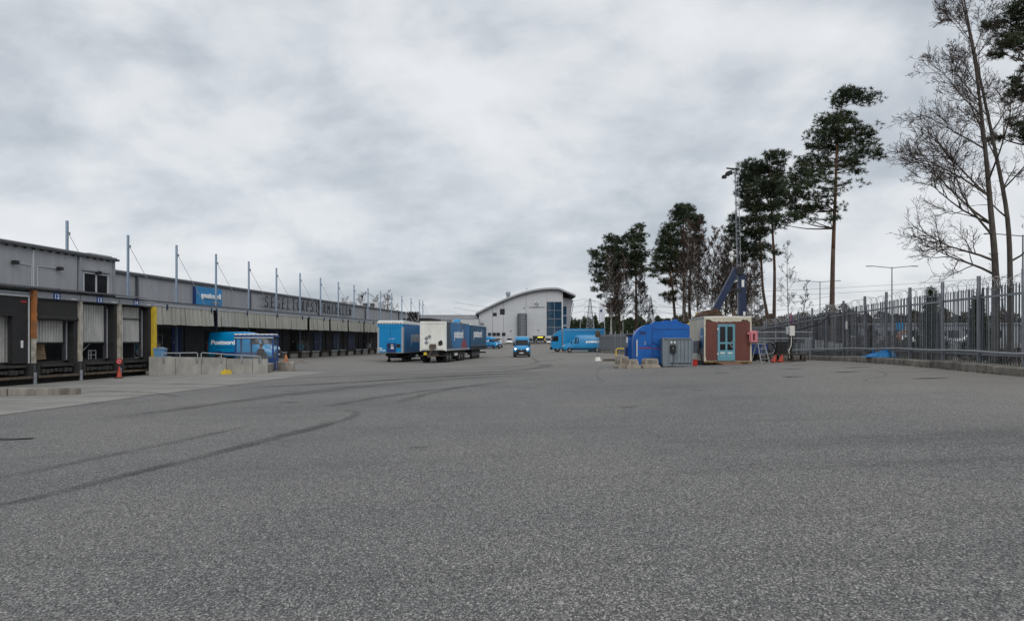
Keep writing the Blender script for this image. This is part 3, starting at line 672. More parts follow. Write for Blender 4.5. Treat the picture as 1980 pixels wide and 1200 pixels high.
# under-canopy wall: doors, blinds, pipes, rails
def wall_door(px_u, w, h, m, z0=.38):
    d = MB().box(MV - .015, MV + .05, px_u, px_u + w, z0, z0 + h).build('door', m, th)
    MB().box(MV + .052, MV + .09, px_u + w * .1, px_u + w * .16, z0 + 1.0, z0 + 1.15).build('handle', M['galv_light'], d); return d
for u, w, h, m in ((60.5, 1.6, 2.2, 'dock_dark'), (62.2, 1.4, 2.3, 'deep_blue'), (67.5, 1.0, 2.1, 'dock_dark'), (74, 3.2, 2.4, 'dock_dark'), (80.3, 2.8, 2.4, 'deep_blue'), (86.4, 3.6, 2.3, 'dock_dark'), (93.4, 2.6, 2.2, 'deep_blue'), (100, 2.4, 2.2, 'deep_blue'), (106, 2.6, 2.2, 'deep_blue'), (113, 3, 2.2, 'dock_dark'), (121, 2.4, 2.2, 'deep_blue'), (128, 2.6, 2.2, 'deep_blue'), (136, 2.6, 2.2, 'dock_dark')):
    wall_door(u, w, h, M[m])
    MB().box(MV + .02, MV + .5, u - .2, u + w + .2, 2.9, 3.0).build('door_hood', M['deep_blue'], th)
for j in range(15):
    u = 50 + 6.6 * j
    q = MB().tube([(MV + .15, u, 4.2), (MV + .15, u, 3.5), (MV + .3, u + .4, 3.1), (MV + .3, u + .4, .4)], .06, 6); q.build('downpipe', M['black'], th)
    r = MB()
    for z in (1.3, .9): r.tube([(-6.5, u + .6, z), (-6.5, u + 3.4, z)], .025, 5)
    for uu in (u + .6, u + 2, u + 3.4): r.tube([(-6.5, uu, .38), (-6.5, uu, 1.3)], .025, 5)
    if j % 2 == 0 and not 56 < u < 70: r.build('guard_rail', M['black'], th)
    MB().box(MV + .02, MV + .22, u + 1.6, u + 2.1, 3.1, 3.3).build('wall_lamp', M['black'], th)
# blue sign board on the hall wall
sb = thing('sign_board', 'blue illuminated sign board with white postal lettering on the hall wall', 'sign', TO, TR)
MB().box(MV + .05, MV + .3, 65.5, 70.0, 4.62, 6.38).build('board', M['post_blue'], sb)
MB().box(MV + .02, MV + .29, 65.42, 65.495, 4.62, 6.38).build('side', M['deep_blue'], sb)
lettering('letters', 'postnord', 3.3, .62, M['letter_white'], sb, (MV + .305, 66.35, 5.27), (0, 1, 0), (0, 0, 1), .08, .055)
lettering('small_letters', 'LOGISTICS', 1.5, .22, M['galv_light'], sb, (MV + .305, 68.15, 4.93), (0, 1, 0), (0, 0, 1), .04, .01)
# free-standing dark letters spelling the terminal name
ls = thing('letter_sign', 'row of tall dark steel letters on rails spelling the terminal name', 'sign', TO, TR)
for z in (5.3, 6.1): MB().box(MV + .12, MV + .15, 78.2, 107.4, z - .02, z + .02).build('rail', M['galv'], ls)
for k, ch in enumerate('SEGELTORPSTERMINALEN'):
    w = {'I': .16, 'M': .85, 'N': .72, 'E': .55, 'L': .5, 'T': .65}.get(ch, .72)
    lettering('letter', ch, w, 1.25, M['letter_dark'], ls, (MV + .32, 78.9 + k * 1.4 + (.85 - w) / 2, 5.1), (0, 1, 0), (0, 0, 1), .08, -.008)
# rooftop units
for i, (v, u, sx, sy, sz, lab) in enumerate(((-13, 118, 3, 3.4, .9, 'low grey ventilation unit on the hall roof'), (-14, 136, 3.2, 3.6, 1.7, 'tall louvred ventilation unit on the hall roof'))):
    p = to_world(v, u); t = thing('roof_ventilator', lab, 'ventilation unit', (p[0], p[1], MT + .165), TR)
    MB().cbox(-sx / 2, sx / 2, -sy / 2, sy / 2, 0, sz, .05).build('housing', M['wall_pale'], t)
    for dx in (-.8, .5): MB().box(dx - .4, dx + .4, -sy / 2 - .04, -sy / 2 - .003, sz * .35, sz * .85).build('louvre', M['trim_dark'], t)

# --- concrete ramp beside the docks, with handrail
ra, rb = Vector((-21.75, 44.9, 0)), Vector((-15.1, 46.4, 0)); rd = (rb - ra).normalized(); rl_ = (rb - ra).length; ang = math.atan2(rd.y, rd.x)
rw = thing('ramp_wall', 'pale stained concrete ramp wall with tubular handrail beside bay 14', 'wall', (ra.x, ra.y, 0), ang)
cuts = [0, 1.5, 2.95, 4.4, 5.9, rl_]; x = 0
for k in range(5):
    a, b = cuts[k], cuts[k + 1]; za, zb = .64 - .14 * a / rl_ * 1.0 - (.05 if k > 2 else 0), .64 - .14 * b / rl_ - (.05 if k > 2 else 0)
    MB().add([(a + .012, 0, -1), (b - .012, 0, -1), (b - .012, .22, -1), (a + .012, .22, -1), (a + .012, 0, za), (b - .012, 0, zb), (b - .012, .22, zb), (a + .012, .22, za)],
             [(0, 3, 2, 1), (4, 5, 6, 7), (0, 1, 5, 4), (1, 2, 6, 5), (2, 3, 7, 6), (3, 0, 4, 7)]).build('wall_panel', M['concrete'], rw)
MB().box(0, rl_, .2, 4.4, -1, .1).build('ramp_deck', M['concrete_dark'], rw)
hr = MB()
def rail(a, b, z0, z1):
    hr.tube([(a, -.05, z0 - .45), (a, -.05, z0 - .06), (a + .06, -.05, z0), (b - .06, -.05, z1), (b, -.05, z1 - .06), (b, -.05, z1 - .45)], .028, 6)
    n = 2 if b - a > 2.5 else 1
    for j in range(1, n + 1):
        x = a + (b - a) * j / (n + 1); z = z0 + (z1 - z0) * j / (n + 1); hr.tube([(x, -.05, z - .45), (x, -.05, z)], .024, 6)
rail(.75, 2.75, .84, .86); rail(2.95, 6.4, .86, .62)
hr.build('handrail', M['galv_light'], rw)
bk = MB()
for x in (.85, 2.7, 3.0, 4.1, 5.3, 6.3): bk.box(x - .04, x + .04, -.07, -.003, .25, .55)
bk.build('rail_bracket', M['galv'], rw)
# blue wheelie bin by the yellow pillar
b_ = (-21.45, 45.75)
wb = thing('wheelie_bin', 'light blue wheelie bin behind the concrete wall next to the yellow pillar', 'bin', (b_[0], b_[1], .1), R(10))
MB().add([(-.24, -.3, .08), (.24, -.3, .08), (.24, .3, .08), (-.24, .3, .08), (-.3, -.37, .95), (.3, -.37, .95), (.3, .37, .95), (-.3, .37, .95)], [(0, 3, 2, 1), (4, 5, 6, 7), (0, 1, 5, 4), (1, 2, 6, 5), (2, 3, 7, 6), (3, 0, 4, 7)]).build('body', mat('bin_blue', (.08, .2, .36), (.11, .25, .42), 3, .5), wb)
MB().prism([(-.34, .96), (.34, .96), (.34, 1.0), (.0, 1.1), (-.34, 1.02)], -.4, .4).build('lid', mat('bin_lid', (.12, .2, .3), None, rough=.5), wb)
for s in (-1, 1): MB().lathe([(.1, -.04), (.1, .04)], (-.2 , s * .3, .1), 'y', 10).build('wheel', M['rubber'], wb)
# yellow mooring bracket on the apron
yb = thing('yellow_wheel_chock', 'bright yellow angular chock at the foot of the concrete ramp wall', 'wheel chock', (-17.25, 45.35, g(-17.25, 45.35) + .006), ang + .2)
MB().prism([(-.28, 0), (.26, 0), (.3, .14), (.16, .3), (.02, .22), (-.1, .34), (-.2, .2)], -.12, .12).build('wedge', M['yellow'], yb)
MB().prism([(-.34, 0), (-.2, 0), (-.22, .2), (-.3, .24)], -.2, .2).build('side_plate', M['yellow'], yb)

# --- smoking shelter with one person inside
sh = thing('glass_shelter', 'small blue framed glass shelter with scalloped white roof edge behind the ramp wall', 'shelter', (-17.7, 52.0, g(-17.7, 52.0)), R(4))
for x, y in ((-1.25, -.6), (1.25, -.6), (-1.25, .7), (1.25, .7), (-.55, .7)): MB().box(x - .05, x + .05, y - .05, y + .05, 0, 2.3).build('post', M['shelter_blue'], sh)
MB().box(-1.35, 1.35, -.72, .82, 2.3, 2.42).build('roof', M['shelter_blue'], sh)
MB().box(-1.3, 1.3, -.735, -.722, 2.18, 2.28).build('fascia', M['galv_light'], sh)
for k in range(9): MB().cbox(-1.32 + k * .295, -1.32 + k * .295 + .22, -.74, .8, 2.421, 2.5, .03).build('roof_rib', M['white'], sh)
for b in ((-1.2, 1.2, -.605, -.595), (-1.2, 1.2, .695, .705)): MB().box(*b, .25, 2.15).build('glass_pane', M['shelter_glass'], sh)
MB().box(1.245, 1.255, -.55, .65, .9, 2.15).build('glass_pane', M['shelter_glass'], sh)
MB().box(-1.2, 1.2, -.61, -.59, 2.15, 2.18).build('glass_rail', M['shelter_blue'], sh)
MB().box(1.0, 1.5, -1.0, -.68, 0, .85).build('waste_bin', M['deep_blue'], sh)

def skin_person(name, label, loc, rz, joints, edges, root, mats, bands):
    """one continuous body from a skinned skeleton; bands: (z_top, material index) from the ground up"""
    me = bpy.data.meshes.new(name); me.from_pydata([j[0] for j in joints], edges, [])
    o = put(name, me); sk = o.modifiers.new('skin', 'SKIN'); ss = o.modifiers.new('sub', 'SUBSURF'); ss.levels = ss.render_levels = 2
    if not me.skin_vertices: me.skin_vertices.new()
    for i, j in enumerate(joints): me.skin_vertices[0].data[i].radius = j[1]; me.skin_vertices[0].data[i].use_root = (i == root)
    bpy.context.view_layer.update()
    ev = bpy.data.meshes.new_from_object(o.evaluated_get(bpy.context.evaluated_depsgraph_get()))
    o.modifiers.clear(); o.data = ev
    for m in mats: ev.materials.append(m)
    for pl in ev.polygons:
        z = pl.center.z; pl.use_smooth = True
        pl.material_index = next(i for t, i in bands if z <= t)
    o.location = loc; o.rotation_euler = (0, 0, rz); return tag(o, label, 'person')
J = [((0, 0, .95), (.17, .13)), ((0, 0, 1.2), (.18, .13)), ((0, 0, 1.40), (.2, .11)), ((0, 0, 1.5), (.06, .06)), ((0, .02, 1.6), (.085, .095)), ((0, .02, 1.7), (.07, .085)),
     ((.1, 0, .9), (.1, .1)), ((.11, .01, .5), (.07, .07)), ((.11, 0, .09), (.05, .05)), ((.12, .16, .05), (.045, .035)),
     ((-.1, 0, .9), (.1, .1)), ((-.11, .02, .5), (.07, .07)), ((-.11, -.02, .09), (.05, .05)), ((-.12, .14, .05), (.045, .035)),
     ((.22, 0, 1.38), (.06, .06)), ((.27, -.02, 1.1), (.05, .05)), ((.24, .12, .9), (.04, .04)), ((.22, .2, .86), (.03, .035)),
     ((-.22, 0, 1.38), (.06, .06)), ((-.26, .05, 1.12), (.05, .05)), ((-.14, .26, 1.2), (.04, .04)), ((-.08, .32, 1.24), (.03, .035))]
E_ = [(0, 1), (1, 2), (2, 3), (3, 4), (4, 5), (0, 6), (6, 7), (7, 8), (8, 9), (0, 10), (10, 11), (11, 12), (12, 13), (2, 14), (14, 15), (15, 16), (16, 17), (2, 18), (18, 19), (19, 20), (20, 21)]
pz = g(-17.7, 52)
pr = skin_person('person', 'person in a dark brown coat standing inside the glass shelter', (-17.45, 52.1, pz), R(170), J, E_, 0, [M['black'], M['coat'], M['skin']], [(.55, 0), (1.5, 1), (9, 2)])
MB().lathe([(.02, 1.80), (.09, 1.77), (.105, 1.70), (.1, 1.62), (.085, 1.56)][::-1], (0, -.015, 0), n=12).build('hair', M['hair'], pr, smooth=True)
n_ = MB()
for s in (-1, 1):
    for k in range(4): n_.tube([(s * .1 + (.12 if s > 0 else .02), .2 + .02 * k, .88 if s > 0 else 1.24), (s * .1 + (.12 if s > 0 else .02), .26 + .012 * k, .82 - .004 * k if s > 0 else 1.26 + .01 * k)], .009, 5)
n_.build('fingers', M['skin'], pr)

# --- loose concrete: low barrier on the apron and block with a cone on top
lb = thing('low_barrier', 'long low concrete barrier lying on the apron at the left edge', 'barrier', (-18.9, 28.2, g(-18.9, 28.2) + .006), R(-1.5))
for x0 in (-2.6, .05):
    MB().cbox(x0, x0 + 2.6, -.18, .18, 0, .3, .035).build('barrier_segment', M['concrete_dark'], lb)
cb = thing('concrete_block', 'rust streaked concrete block standing beyond the ramp wall with a cone on top', 'barrier', (-15.2, 50.4, g(-15.2, 50.4)), R(-52))
MB().cbox(-.85, .85, -.3, .3, 0, .62, .06).build('body', M['concrete_dark'], cb)
for s in (-1, 1): MB().tube([(s * .4, -.06, .6), (s * .4, -.06, .67), (s * .4, .06, .67), (s * .4, .06, .6)], .012, 5).build('lifting_eye', M['rust'], cb)
cone('traffic_cone', 'small orange cone standing on top of the concrete block', -15.15, 50.3, g(-15.2, 50.4) + .62, .5, M['orange'])

# roll cages and goods on the platform
def roll_cage(label, v, u, m, seed):
    p = to_world(v, u); t = thing('roll_cage', label, 'roll cage', (p[0], p[1], .385), TR, 'roll cages on the platform under the canopy'); rr = random.Random(seed)
    c = MB()
    for x in (-.35, .35):
        for y in (-.4, .4): c.beam((x, y, .12), (x, y, 1.7), .035)
        for z in (.15, .6, 1.1, 1.68): c.beam((x, -.4, z), (x, .4, z), .025)
    for y in (-.4, .4):
        for z in (.15, .9, 1.68): c.beam((-.35, y, z), (.35, y, z), .025)
    c.build('cage', M['galv'], t); MB().box(-.36, .36, -.41, .41, .1, .14).build('base', M['galv'], t)
    for x in (-.28, .28):
        for y in (-.32, .32): MB().lathe([(.05, -.02), (.05, .02)], (x, y, .05), 'y', 8).build('castor', M['rubber'], t)
    z = .14
    for k in range(4):
        h = rr.uniform(.2, .36); MB().box(-.3, .3 - rr.uniform(0, .2), -.36, .34 - rr.uniform(0, .3), z + .002, z + h).build('parcel', [M['white'], M['wood'], M['cab_grey'], M['teal']][rr.randrange(4)], t); z += h
    return t
names = ['roll cage nearest the blue bin under the canopy', 'second roll cage behind the ramp handrail', 'third roll cage behind the ramp handrail by the blue door', 'roll cage to the right of the parked van under the canopy', 'roll cage beside the blue door right of the concrete block', 'farther roll cage under the canopy near the trailers']
for i, (v, u) in enumerate(((-7.2, 54.6), (-7.4, 56.3), (-7.0, 57.9), (-7.2, 86.8), (-7.5, 89.0), (-7.3, 113))): roll_cage(names[i], v, u, None, i)
# ------------------------------------------------------------------ vehicles (local: +x forward, +y left, ground at z = 0)
def interp(st, x):
    xs = [s[0] for s in st]; return [float(np.interp(x, xs, [s[k] for s in st])) for k in range(1, len(st[0]))]
def half_section(zb, zt, w, wt, belt, r):
    b = min(belt, zt - r * 1.2)
    return [(0, zb), (w * .9, zb), (w * .985, zb + .1), (w, zb + .28 if b > zb + .3 else (zb + b) / 2), (w, b), (wt, zt - r), (wt - r * .3, zt - r * .3), (wt - r, zt), (0, zt + .015)]
def side_y(st, x, z, belt, r):
    zb, zt, w, wt = interp(st, x)[:4]; pts = half_section(zb, zt, w, wt, belt, r)[1:8]
    return float(np.interp(z, [p[1] for p in pts], [p[0] for p in pts]))
def loft_body(st, belt, r):
    st = sorted(st); rows = []
    for x, zb, zt, w, wt in st:
        h = half_section(zb, zt, w, wt, belt, r); ring = [(x, -y, z) for y, z in h] + [(x, y, z) for y, z in reversed(h[1:-1])]
        rows.append(ring)
    m = MB(); n = len(rows[0]); vs = [p for rw_ in rows for p in rw_]
    fs = [(i * n + j, i * n + (j + 1) % n, (i + 1) * n + (j + 1) % n, (i + 1) * n + j) for i in range(len(rows) - 1) for j in range(n)]
    fs += [tuple(range(n)), tuple((len(rows) - 1) * n + j for j in range(n - 1, -1, -1))]
    return m.add(vs, fs)
def patch(st, quad, belt, r, side, nx=5, nz=4, off=.006):
    """panel following the body side; quad = 4 (x, z) corners in order"""
    a, b, c, d = [np.array(q) for q in quad]; rows = []
    for i in range(nz + 1):
        t = i / nz; row = []
        for j in range(nx + 1):
            s = j / nx; p = (a * (1 - s) + b * s) * (1 - t) + (d * (1 - s) + c * s) * t
            row.append((p[0], side * (side_y(st, p[0], p[1], belt, r) + off), p[1]))
        rows.append(row)
    return MB().grid(rows)
def wheel(parent, x, y, r, w, side, rim='rim'):
    o = MB().lathe([(r * .6, -w / 2), (r * .92, -w / 2), (r, -w * .3), (r, w * .3), (r * .92, w / 2), (r * .6, w / 2)], (0, 0, 0), 'y', 20).build('wheel', M['rubber'], parent, loc=(x, y, r))
    MB().lathe([(r * .58, -.01), (r * .56, .012), (r * .3, .03), (r * .16, .05)], (0, side * w * .42, 0), 'y', 16).build('rim', M[rim], o) if side > 0 else \
        MB().lathe([(r * .16, -.05), (r * .3, -.03), (r * .56, -.012), (r * .58, .01)], (0, side * w * .42, 0), 'y', 16).build('rim', M[rim], o)
    return o
def arch(st, parent, x, r, belt, rr, zc):
    for s in (-1, 1):
        pts = []
        for k in range(13):
            t = math.pi * k / 12; pts.append((x + r * math.cos(t), zc + r * math.sin(t)))
        y = s * (side_y(st, x, zc + r * .5, belt, rr) + .004); m = MB()
        vs = [(x, y, .3)] + [(p[0], y, p[1]) for p in pts]; m.add(vs, [(0, i, i + 1) for i in range(1, 13)] ); m.build('wheel_arch', M['black'], parent)
MASTER = [(-3.1, .45, 2.30, .95, .78), (-3.04, .38, 2.46, 1.0, .84), (-2.85, .32, 2.52, 1.03, .87), (.0, .3, 2.54, 1.03, .87), (.5, .3, 2.50, 1.03, .86), (1.0, .3, 2.36, 1.03, .83), (1.42, .3, 2.08, 1.03, .82), (2.15, .3, 1.40, 1.02, .87), (2.3, .3, 1.33, 1.01, .88), (2.7, .27, 1.22, .99, .87), (2.92, .26, 1.05, .95, .80), (3.05, .28, .9, .86, .70), (3.1, .33, .78, .74, .6)]
DAILY = [(-3.5, .5, 2.5, .94, .8), (-3.44, .42, 2.66, .99, .86), (-3.2, .36, 2.72, 1.0, .88), (1.0, .35, 2.74, 1.0, .88), (1.3, .35, 2.62, 1.0, .85), (1.45, .35, 2.5, 1.0, .83), (2.45, .35, 1.5, .99, .86), (2.65, .35, 1.4, .98, .86), (3.2, .32, 1.2, .95, .84), (3.4, .32, .98, .9, .76), (3.5, .36, .8, .78, .62)]
def van(name, label, loc, rz, kind='master', lights=False, text_side=None, text='postnord', text_x=(-2.4, 0.4), text_z=(1.35, .5), hood_text=False, mid_line=False):
    st = MASTER if kind == 'master' else DAILY; belt, r = 1.25, .14
    t = thing(name, label, 'van', loc, rz)
    fix_normals(loft_body(st, belt, r).build('body', M['van_blue'], t, smooth=True))
    xw0, zw0, xw1, zw1 = (2.12, 1.44, 1.44, 2.05) if kind == 'master' else (2.4, 1.56, 1.5, 2.44)
    # windscreen
    n = 6; rows = []
    for i in range(n + 1):
        q = i / n; x = xw0 + (xw1 - xw0) * q; zt = interp(st, x)[1]; wt = interp(st, x)[3] - r * .55
        rows.append([(x + .012, wt * (j / 5 - 1), zt + .022) for j in range(11)])
    MB().grid(rows).build('windscreen', M['glass'], t, smooth=True)
    for s in (-1, 1):
        f = 1.55 if kind == 'master' else 1.72
        patch(st, [(xw1 - .55, 1.42), (xw0 - .25, 1.42), (xw1 + .1, zw1 - .12), (xw1 - .55, zw1 - .12)], belt, r, s).build('side_window', M['glass'], t)
        patch(st, [(xw1 - .62, .62), (xw1 - .60, .62), (xw1 - .60, zw1 - .05), (xw1 - .62, zw1 - .05)], belt, r, s, 1, 4).build('door_gap', M['deep_blue'], t)
        patch(st, [(-.55, .62), (-.53, .62), (-.53, 2.3), (-.55, 2.3)], belt, r, s, 1, 4).build('door_gap', M['deep_blue'], t)
        patch(st, [(-2.95, .5), (2.3, .5), (2.3, .72), (-2.95, .72)], belt, r, s, 14, 2).build('side_moulding', M['black'] if kind != 'master' else M['deep_blue'], t)
        patch(st, [(-2.9, 1.78 if kind == 'master' else 1.95), (.4, 1.78 if kind == 'master' else 1.95), (.4, 1.81 if kind == 'master' else 1.98), (-2.9, 1.81 if kind == 'master' else 1.98)], belt, r, s, 8, 1, .004).build('body_crease', M['post_blue'], t)
        patch(st, [(xw1 - .5, 1.16), (xw1 - .3, 1.16), (xw1 - .3, 1.2), (xw1 - .5, 1.2)], belt, r, s, 1, 1, .02).build('door_handle', M['black'], t)
        mi = MB(); ym = side_y(st, xw1 + .55, 1.5, belt, r); mi.cbox(xw1 + .5, xw1 + .64, s * (ym + .12) - .1, s * (ym + .12) + .1, 1.36, 1.78, .03); mi.beam((xw1 + .57, s * (ym - .05), 1.45), (xw1 + .57, s * (ym + .08), 1.5), .06)
        mi.build('wing_mirror', M['black'], t)
        xh = 2.86 if kind == 'master' else 3.26
        yo, yi = (.88, .56) if kind == 'master' else (.84, .56)
        ho = MB().add([(xh + .06, s * (yo + .0), .90), (xh + .2, s * yi, .84), (xh + .12, s * yi, 1.05), (xh - .08, s * (yo + .02), 1.2), (xh - .2, s * (yo - .05), .9), (xh - .05, s * yi, .86), (xh - .1, s * yi, 1.02), (xh - .3, s * (yo - .05), 1.15)],
                      [(0, 1, 2, 3), (4, 7, 6, 5), (0, 4, 5, 1), (1, 5, 6, 2), (2, 6, 7, 3), (3, 7, 4, 0)]).build('headlight', M['lens'], t)
        fix_normals(ho)
        if lights: MB().lathe([(.06, -.05), (.06, .05), (.03, .07)], (xh + .15, s * (yo + yi) / 2, .98), 'x', 12).build('lamp', M['headlamp'], ho)
        MB().box(-3.115 if kind == 'master' else -3.515, -2.95 if kind == 'master' else -3.3, s * .9 - .07, s * .9 + .07, .9, 1.45).build('tail_light', M['red'], t)
        xf, xr_ = (2.05, -1.95) if kind == 'master' else (2.35, -1.9)
        wheel(t, xf, s * .88, .345, .25, s); wheel(t, xr_, s * .88, .345, .25, s)
    arch(st, t, 2.05 if kind == 'master' else 2.35, .44, belt, r, .36); arch(st, t, -1.95 if kind == 'master' else -1.9, .44, belt, r, .36)
    X = 3.1 if kind == 'master' else 3.5
    MB().box(X - .5, X + .012, -.6, .6, .60, .93).build('grille', M['black'], t)
    MB().cbox(X - .6, X + .03, -.93, .93, .2, .70, .06).build('bumper', M['black'], t)
    MB().box(X + .032, X + .04, -.26, .26, .46, .57).build('number_plate', M['plate'], t)
    e = MB(); e.prism([(0, .14), (.085, 0), (0, -.14), (-.085, 0)], X - .02, X + .03, 'x'); eo = e.build('emblem', M['chrome'], t); eo.location = (0, 0, .9)
    MB().beam((xw0 + .05, -.5, zw0 + .03), (xw0 - .02, .1, zw0 + .10), .02).build('wiper', M['black'], t)
    if text_side:
        s = text_side; x0, x1 = text_x; z0, hh = text_z; y = s * (side_y(st, -1, z0 + hh * .5, belt, r) + .012)
        y0 = s * (side_y(st, -1, z0, belt, r) + .008); y1 = s * (side_y(st, -1, z0 + hh, belt, r) + .008)
        if s < 0: lettering('lettering', text, x1 - x0, hh, M['letter_white'], t, (x0, y0, z0), (1, 0, 0), (0, y1 - y0, hh), .004, .05)
        else: lettering('lettering', text, x1 - x0, hh, M['letter_white'], t, (x1, y0, z0), (-1, 0, 0), (0, y1 - y0, hh), .004, .05)
        if mid_line: patch(st, [(x0 + .5, z0 - .28), (x1 - .1, z0 - .28), (x1 - .1, z0 - .22), (x0 + .5, z0 - .22)], belt, r, s, 6, 1, .006).build('stripe', M['deep_blue'], t)
    if hood_text: lettering('bonnet_lettering', 'postnord', .9, .13, M['letter_white'], t, (2.62, -.45, 1.258), (0, 1, 0), (-1, 0, .36), .004, .04)
    return t
van('delivery_van', 'blue delivery van driving towards us with its headlights on', (1.25, 93.5, g(1.25, 93.5)), R(-92), lights=True, hood_text=True)
pv = van('delivery_van', 'blue delivery van parked side on under the terminal canopy behind the shelter', (-22.75, 64.0, -.045), R(-5), text_side=-1, text='Postnord', text_x=(-2.75, -.5), text_z=(1.38, .42), mid_line=True); pv.scale = (.94, .94, .94)
van('delivery_van', 'blue delivery van in the distance right behind the trailer by the parked cars', (-4.9, 163, g(-5, 163)), R(-42), text_side=-1, text_x=(-1.2, .8))
van('delivery_van', 'long blue panel van facing left parked in front of the box lorry', (11.4, 118, g(11.2, 118)), R(177), 'daily', text_side=1, text_x=(-2.6, -.2), text_z=(1.42, .5))

# --- articulated trailers
def trailer_wheels(t, xs, y, r=.5, w=.32):
    for x in xs:
        for s in (-1, 1): wheel(t, x, s * y, r, w, s, 'rim')
def trailer_rear(t, L): MB().box(-L - .06, -L, -1.2, 1.2, .55, .72).build('rear_bumper', M['black'], t)
# blue curtain-side semi-trailer; front bulkhead at x = 0, body runs to -x
hd = math.atan2(1, .115)          # direction the trailers point away from us
bt = thing('semi_trailer', 'blue curtain sided semi trailer with white roof edge, its blue front wall facing us', 'trailer', (-11.75, 72.4, g(-11.5, 72.4)), hd + math.pi)
L_ = 13.4
MB().box(-L_, -.06, -1.27, 1.27, .98, 3.72).build('curtain', mat('curtain_blue', (.0, .10, .27), (.006, .13, .33), .5, .45, bump=.1), bt)
ft_ = MB().box(-.058, 0, -1.27, 1.27, .95, 3.70).build('front_wall', M['post_blue'], bt)
MB().box(.002, .03, -1.22, 1.22, 3.35, 3.42).build('wall_rib', M['van_blue'], ft_); MB().box(.002, .02, -.012, .012, 1.0, 3.3).build('wall_seam', M['deep_blue'], ft_)
for s in (-1, 1): MB().box(-.3, .035, s * 1.19 - .075, s * 1.19 + .095 * (1 if s > 0 else .9), .95, 3.4).build('corner_post', M['galv_light'], bt)
MB().prism([(-L_ - .02, 3.722), (.05, 3.722), (.05, 3.95), (-.6, 4.06), (-L_ - .02, 3.9)], -1.28, 1.28).build('roof_cover', M['white'], bt)
for k in range(9): MB().box(.052, .06, -1.2 + k * .27, -1.05 + k * .27, 3.74, 3.82).build('roof_hook', M['galv'], bt)
MB().box(-L_, .03, -1.29, 1.29, .9, .975).build('floor_frame', M['galv'], bt)
MB().box(-L_ + .3, -.5, -.5, .5, .6, .9).build('chassis', M['black'], bt)
cpl = MB().box(.005, .14, -.3, .55, 1.0, 1.86).build('coupling_panel', M['deep_blue'], bt)
MB().box(.142, .2, .1, .35, 1.55, 1.75).build('coupling', M['galv_light'], cpl); MB().box(.142, .22, -.25, .0, 1.6, 1.72).build('coupling', M['black'], cpl); MB().box(.142, .16, .1, .38, 1.3, 1.5).build('document_box', M['white'], cpl)
MB().box(.005, .05, .62, 1.0, 1.45, 1.78).build('mud_flap_plate', M['black'], bt)
for y, w, z in ((-.95, .22, 1.12), (-.62, .3, 1.1), (-.95, .3, 1.3)): MB().box(.003, .012, y - w / 2, y + w / 2, z, z + .1).build('marking_label', M['plate'], bt)
lettering('small_lettering', 'JT 390', .5, .12, M['letter_white'], bt, (.005, -.1, 2.2), (0, 1, 0), (0, 0, 1), .004)
for s in (-1, 1):
    lg = MB().box(-2.3, -2.1, s * .75 - .08, s * .75 + .08, .2, .9).build('landing_leg', M['black'], bt); MB().cbox(-2.4, -2.0, s * .75 - .16, s * .75 + .16, .0, .2, .04).build('foot', M['black'], lg)
trailer_wheels(bt, (-9.0, -10.3, -11.6), 1.05)
MB().box(-7.8, -2.6, -1.2, -1.16, .5, .85).build('side_guard', M['galv'], bt)
MB().box(-6.5, -3.0, -.9, .9, .35, .85).build('pallet_box', M['black'], bt)
lettering('side_lettering', 'postnord', 5.4, 1.5, M['galv_light'], bt, (-3.0, 1.276, 1.6), (-1, 0, 0), (0, 0, 1), .004, .05); trailer_rear(bt, L_)
for z in (1.15, 1.25): MB().box(-L_, -.1, 1.272, 1.276, z, z + .03).build('curtain_strap', M['galv'], bt)

hd2 = math.atan2(1, .131)
def print_mat():
    """printed side of the box trailer: flat artwork of blue sweeps with a red disc"""
    m = bpy.data.materials.new('printed_side'); m.use_nodes = True; t = m.node_tree; L = t.links.new; b = t.nodes['Principled BSDF']; b.inputs['Roughness'].default_value = .4
    tc = N(t, 'ShaderNodeTexCoord'); s = N(t, 'ShaderNodeSeparateXYZ'); L(tc.outputs['Object'], s.inputs[0])
    x = math_node(t, 'MULTIPLY', s.outputs[0], -1.0); z = s.outputs[2]
    curve = math_node(t, 'SUBTRACT', x, math_node(t, 'MULTIPLY', math_node(t, 'POWER', math_node(t, 'SUBTRACT', 3.6, z), 2.0), .22))
    c = ramp(t, math_node(t, 'MULTIPLY', curve, .085), [(0, (.018, .03, .05)), (.14, (.02, .035, .06)), (.16, (.0, .13, .33)), (.5, (.02, .16, .36)), (.64, (.03, .12, .26)), (.70, (.012, .06, .17)), (.78, (.0, .10, .28)), (1, (.0, .14, .36))])
    dx = math_node(t, 'SUBTRACT', x, 8.7); dz = math_node(t, 'MULTIPLY', math_node(t, 'SUBTRACT', z, 1.05), 1.35); d = math_node(t, 'SQRT', math_node(t, 'ADD', math_node(t, 'MULTIPLY', dx, dx), math_node(t, 'MULTIPLY', dz, dz)))
    disc = math_node(t, 'LESS_THAN', d, 1.7)
    c = mixc(t, disc, c, (.25, .035, .03)); L(c, b.inputs['Base Color']); return m
wt_ = thing('box_trailer', 'white fronted box trailer with printed blue side and drawbar in front', 'trailer', (-7.5, 71.4, g(-7.3, 71.4)), hd2 + math.pi)
L_ = 11.8
MB().box(-L_, -.05, -1.27, 1.27, 1.18, 3.93).build('box_body', M['white_box'], wt_)
fw = MB().box(-.048, 0, -1.25, 1.25, 1.2, 3.9).build('front_wall', M['white_box'], wt_)
for k in range(8): MB().box(.002, .03, -1.05 + k * .29, -1.05 + k * .29 + .05, 1.35, 3.68).build('wall_rib', M['white_box'], fw)
for s in (-1, 1): MB().box(-.1, .05, s * 1.23 - .06, s * 1.23 + .06, 1.12, 3.95).build('corner_post', M['white'], wt_)
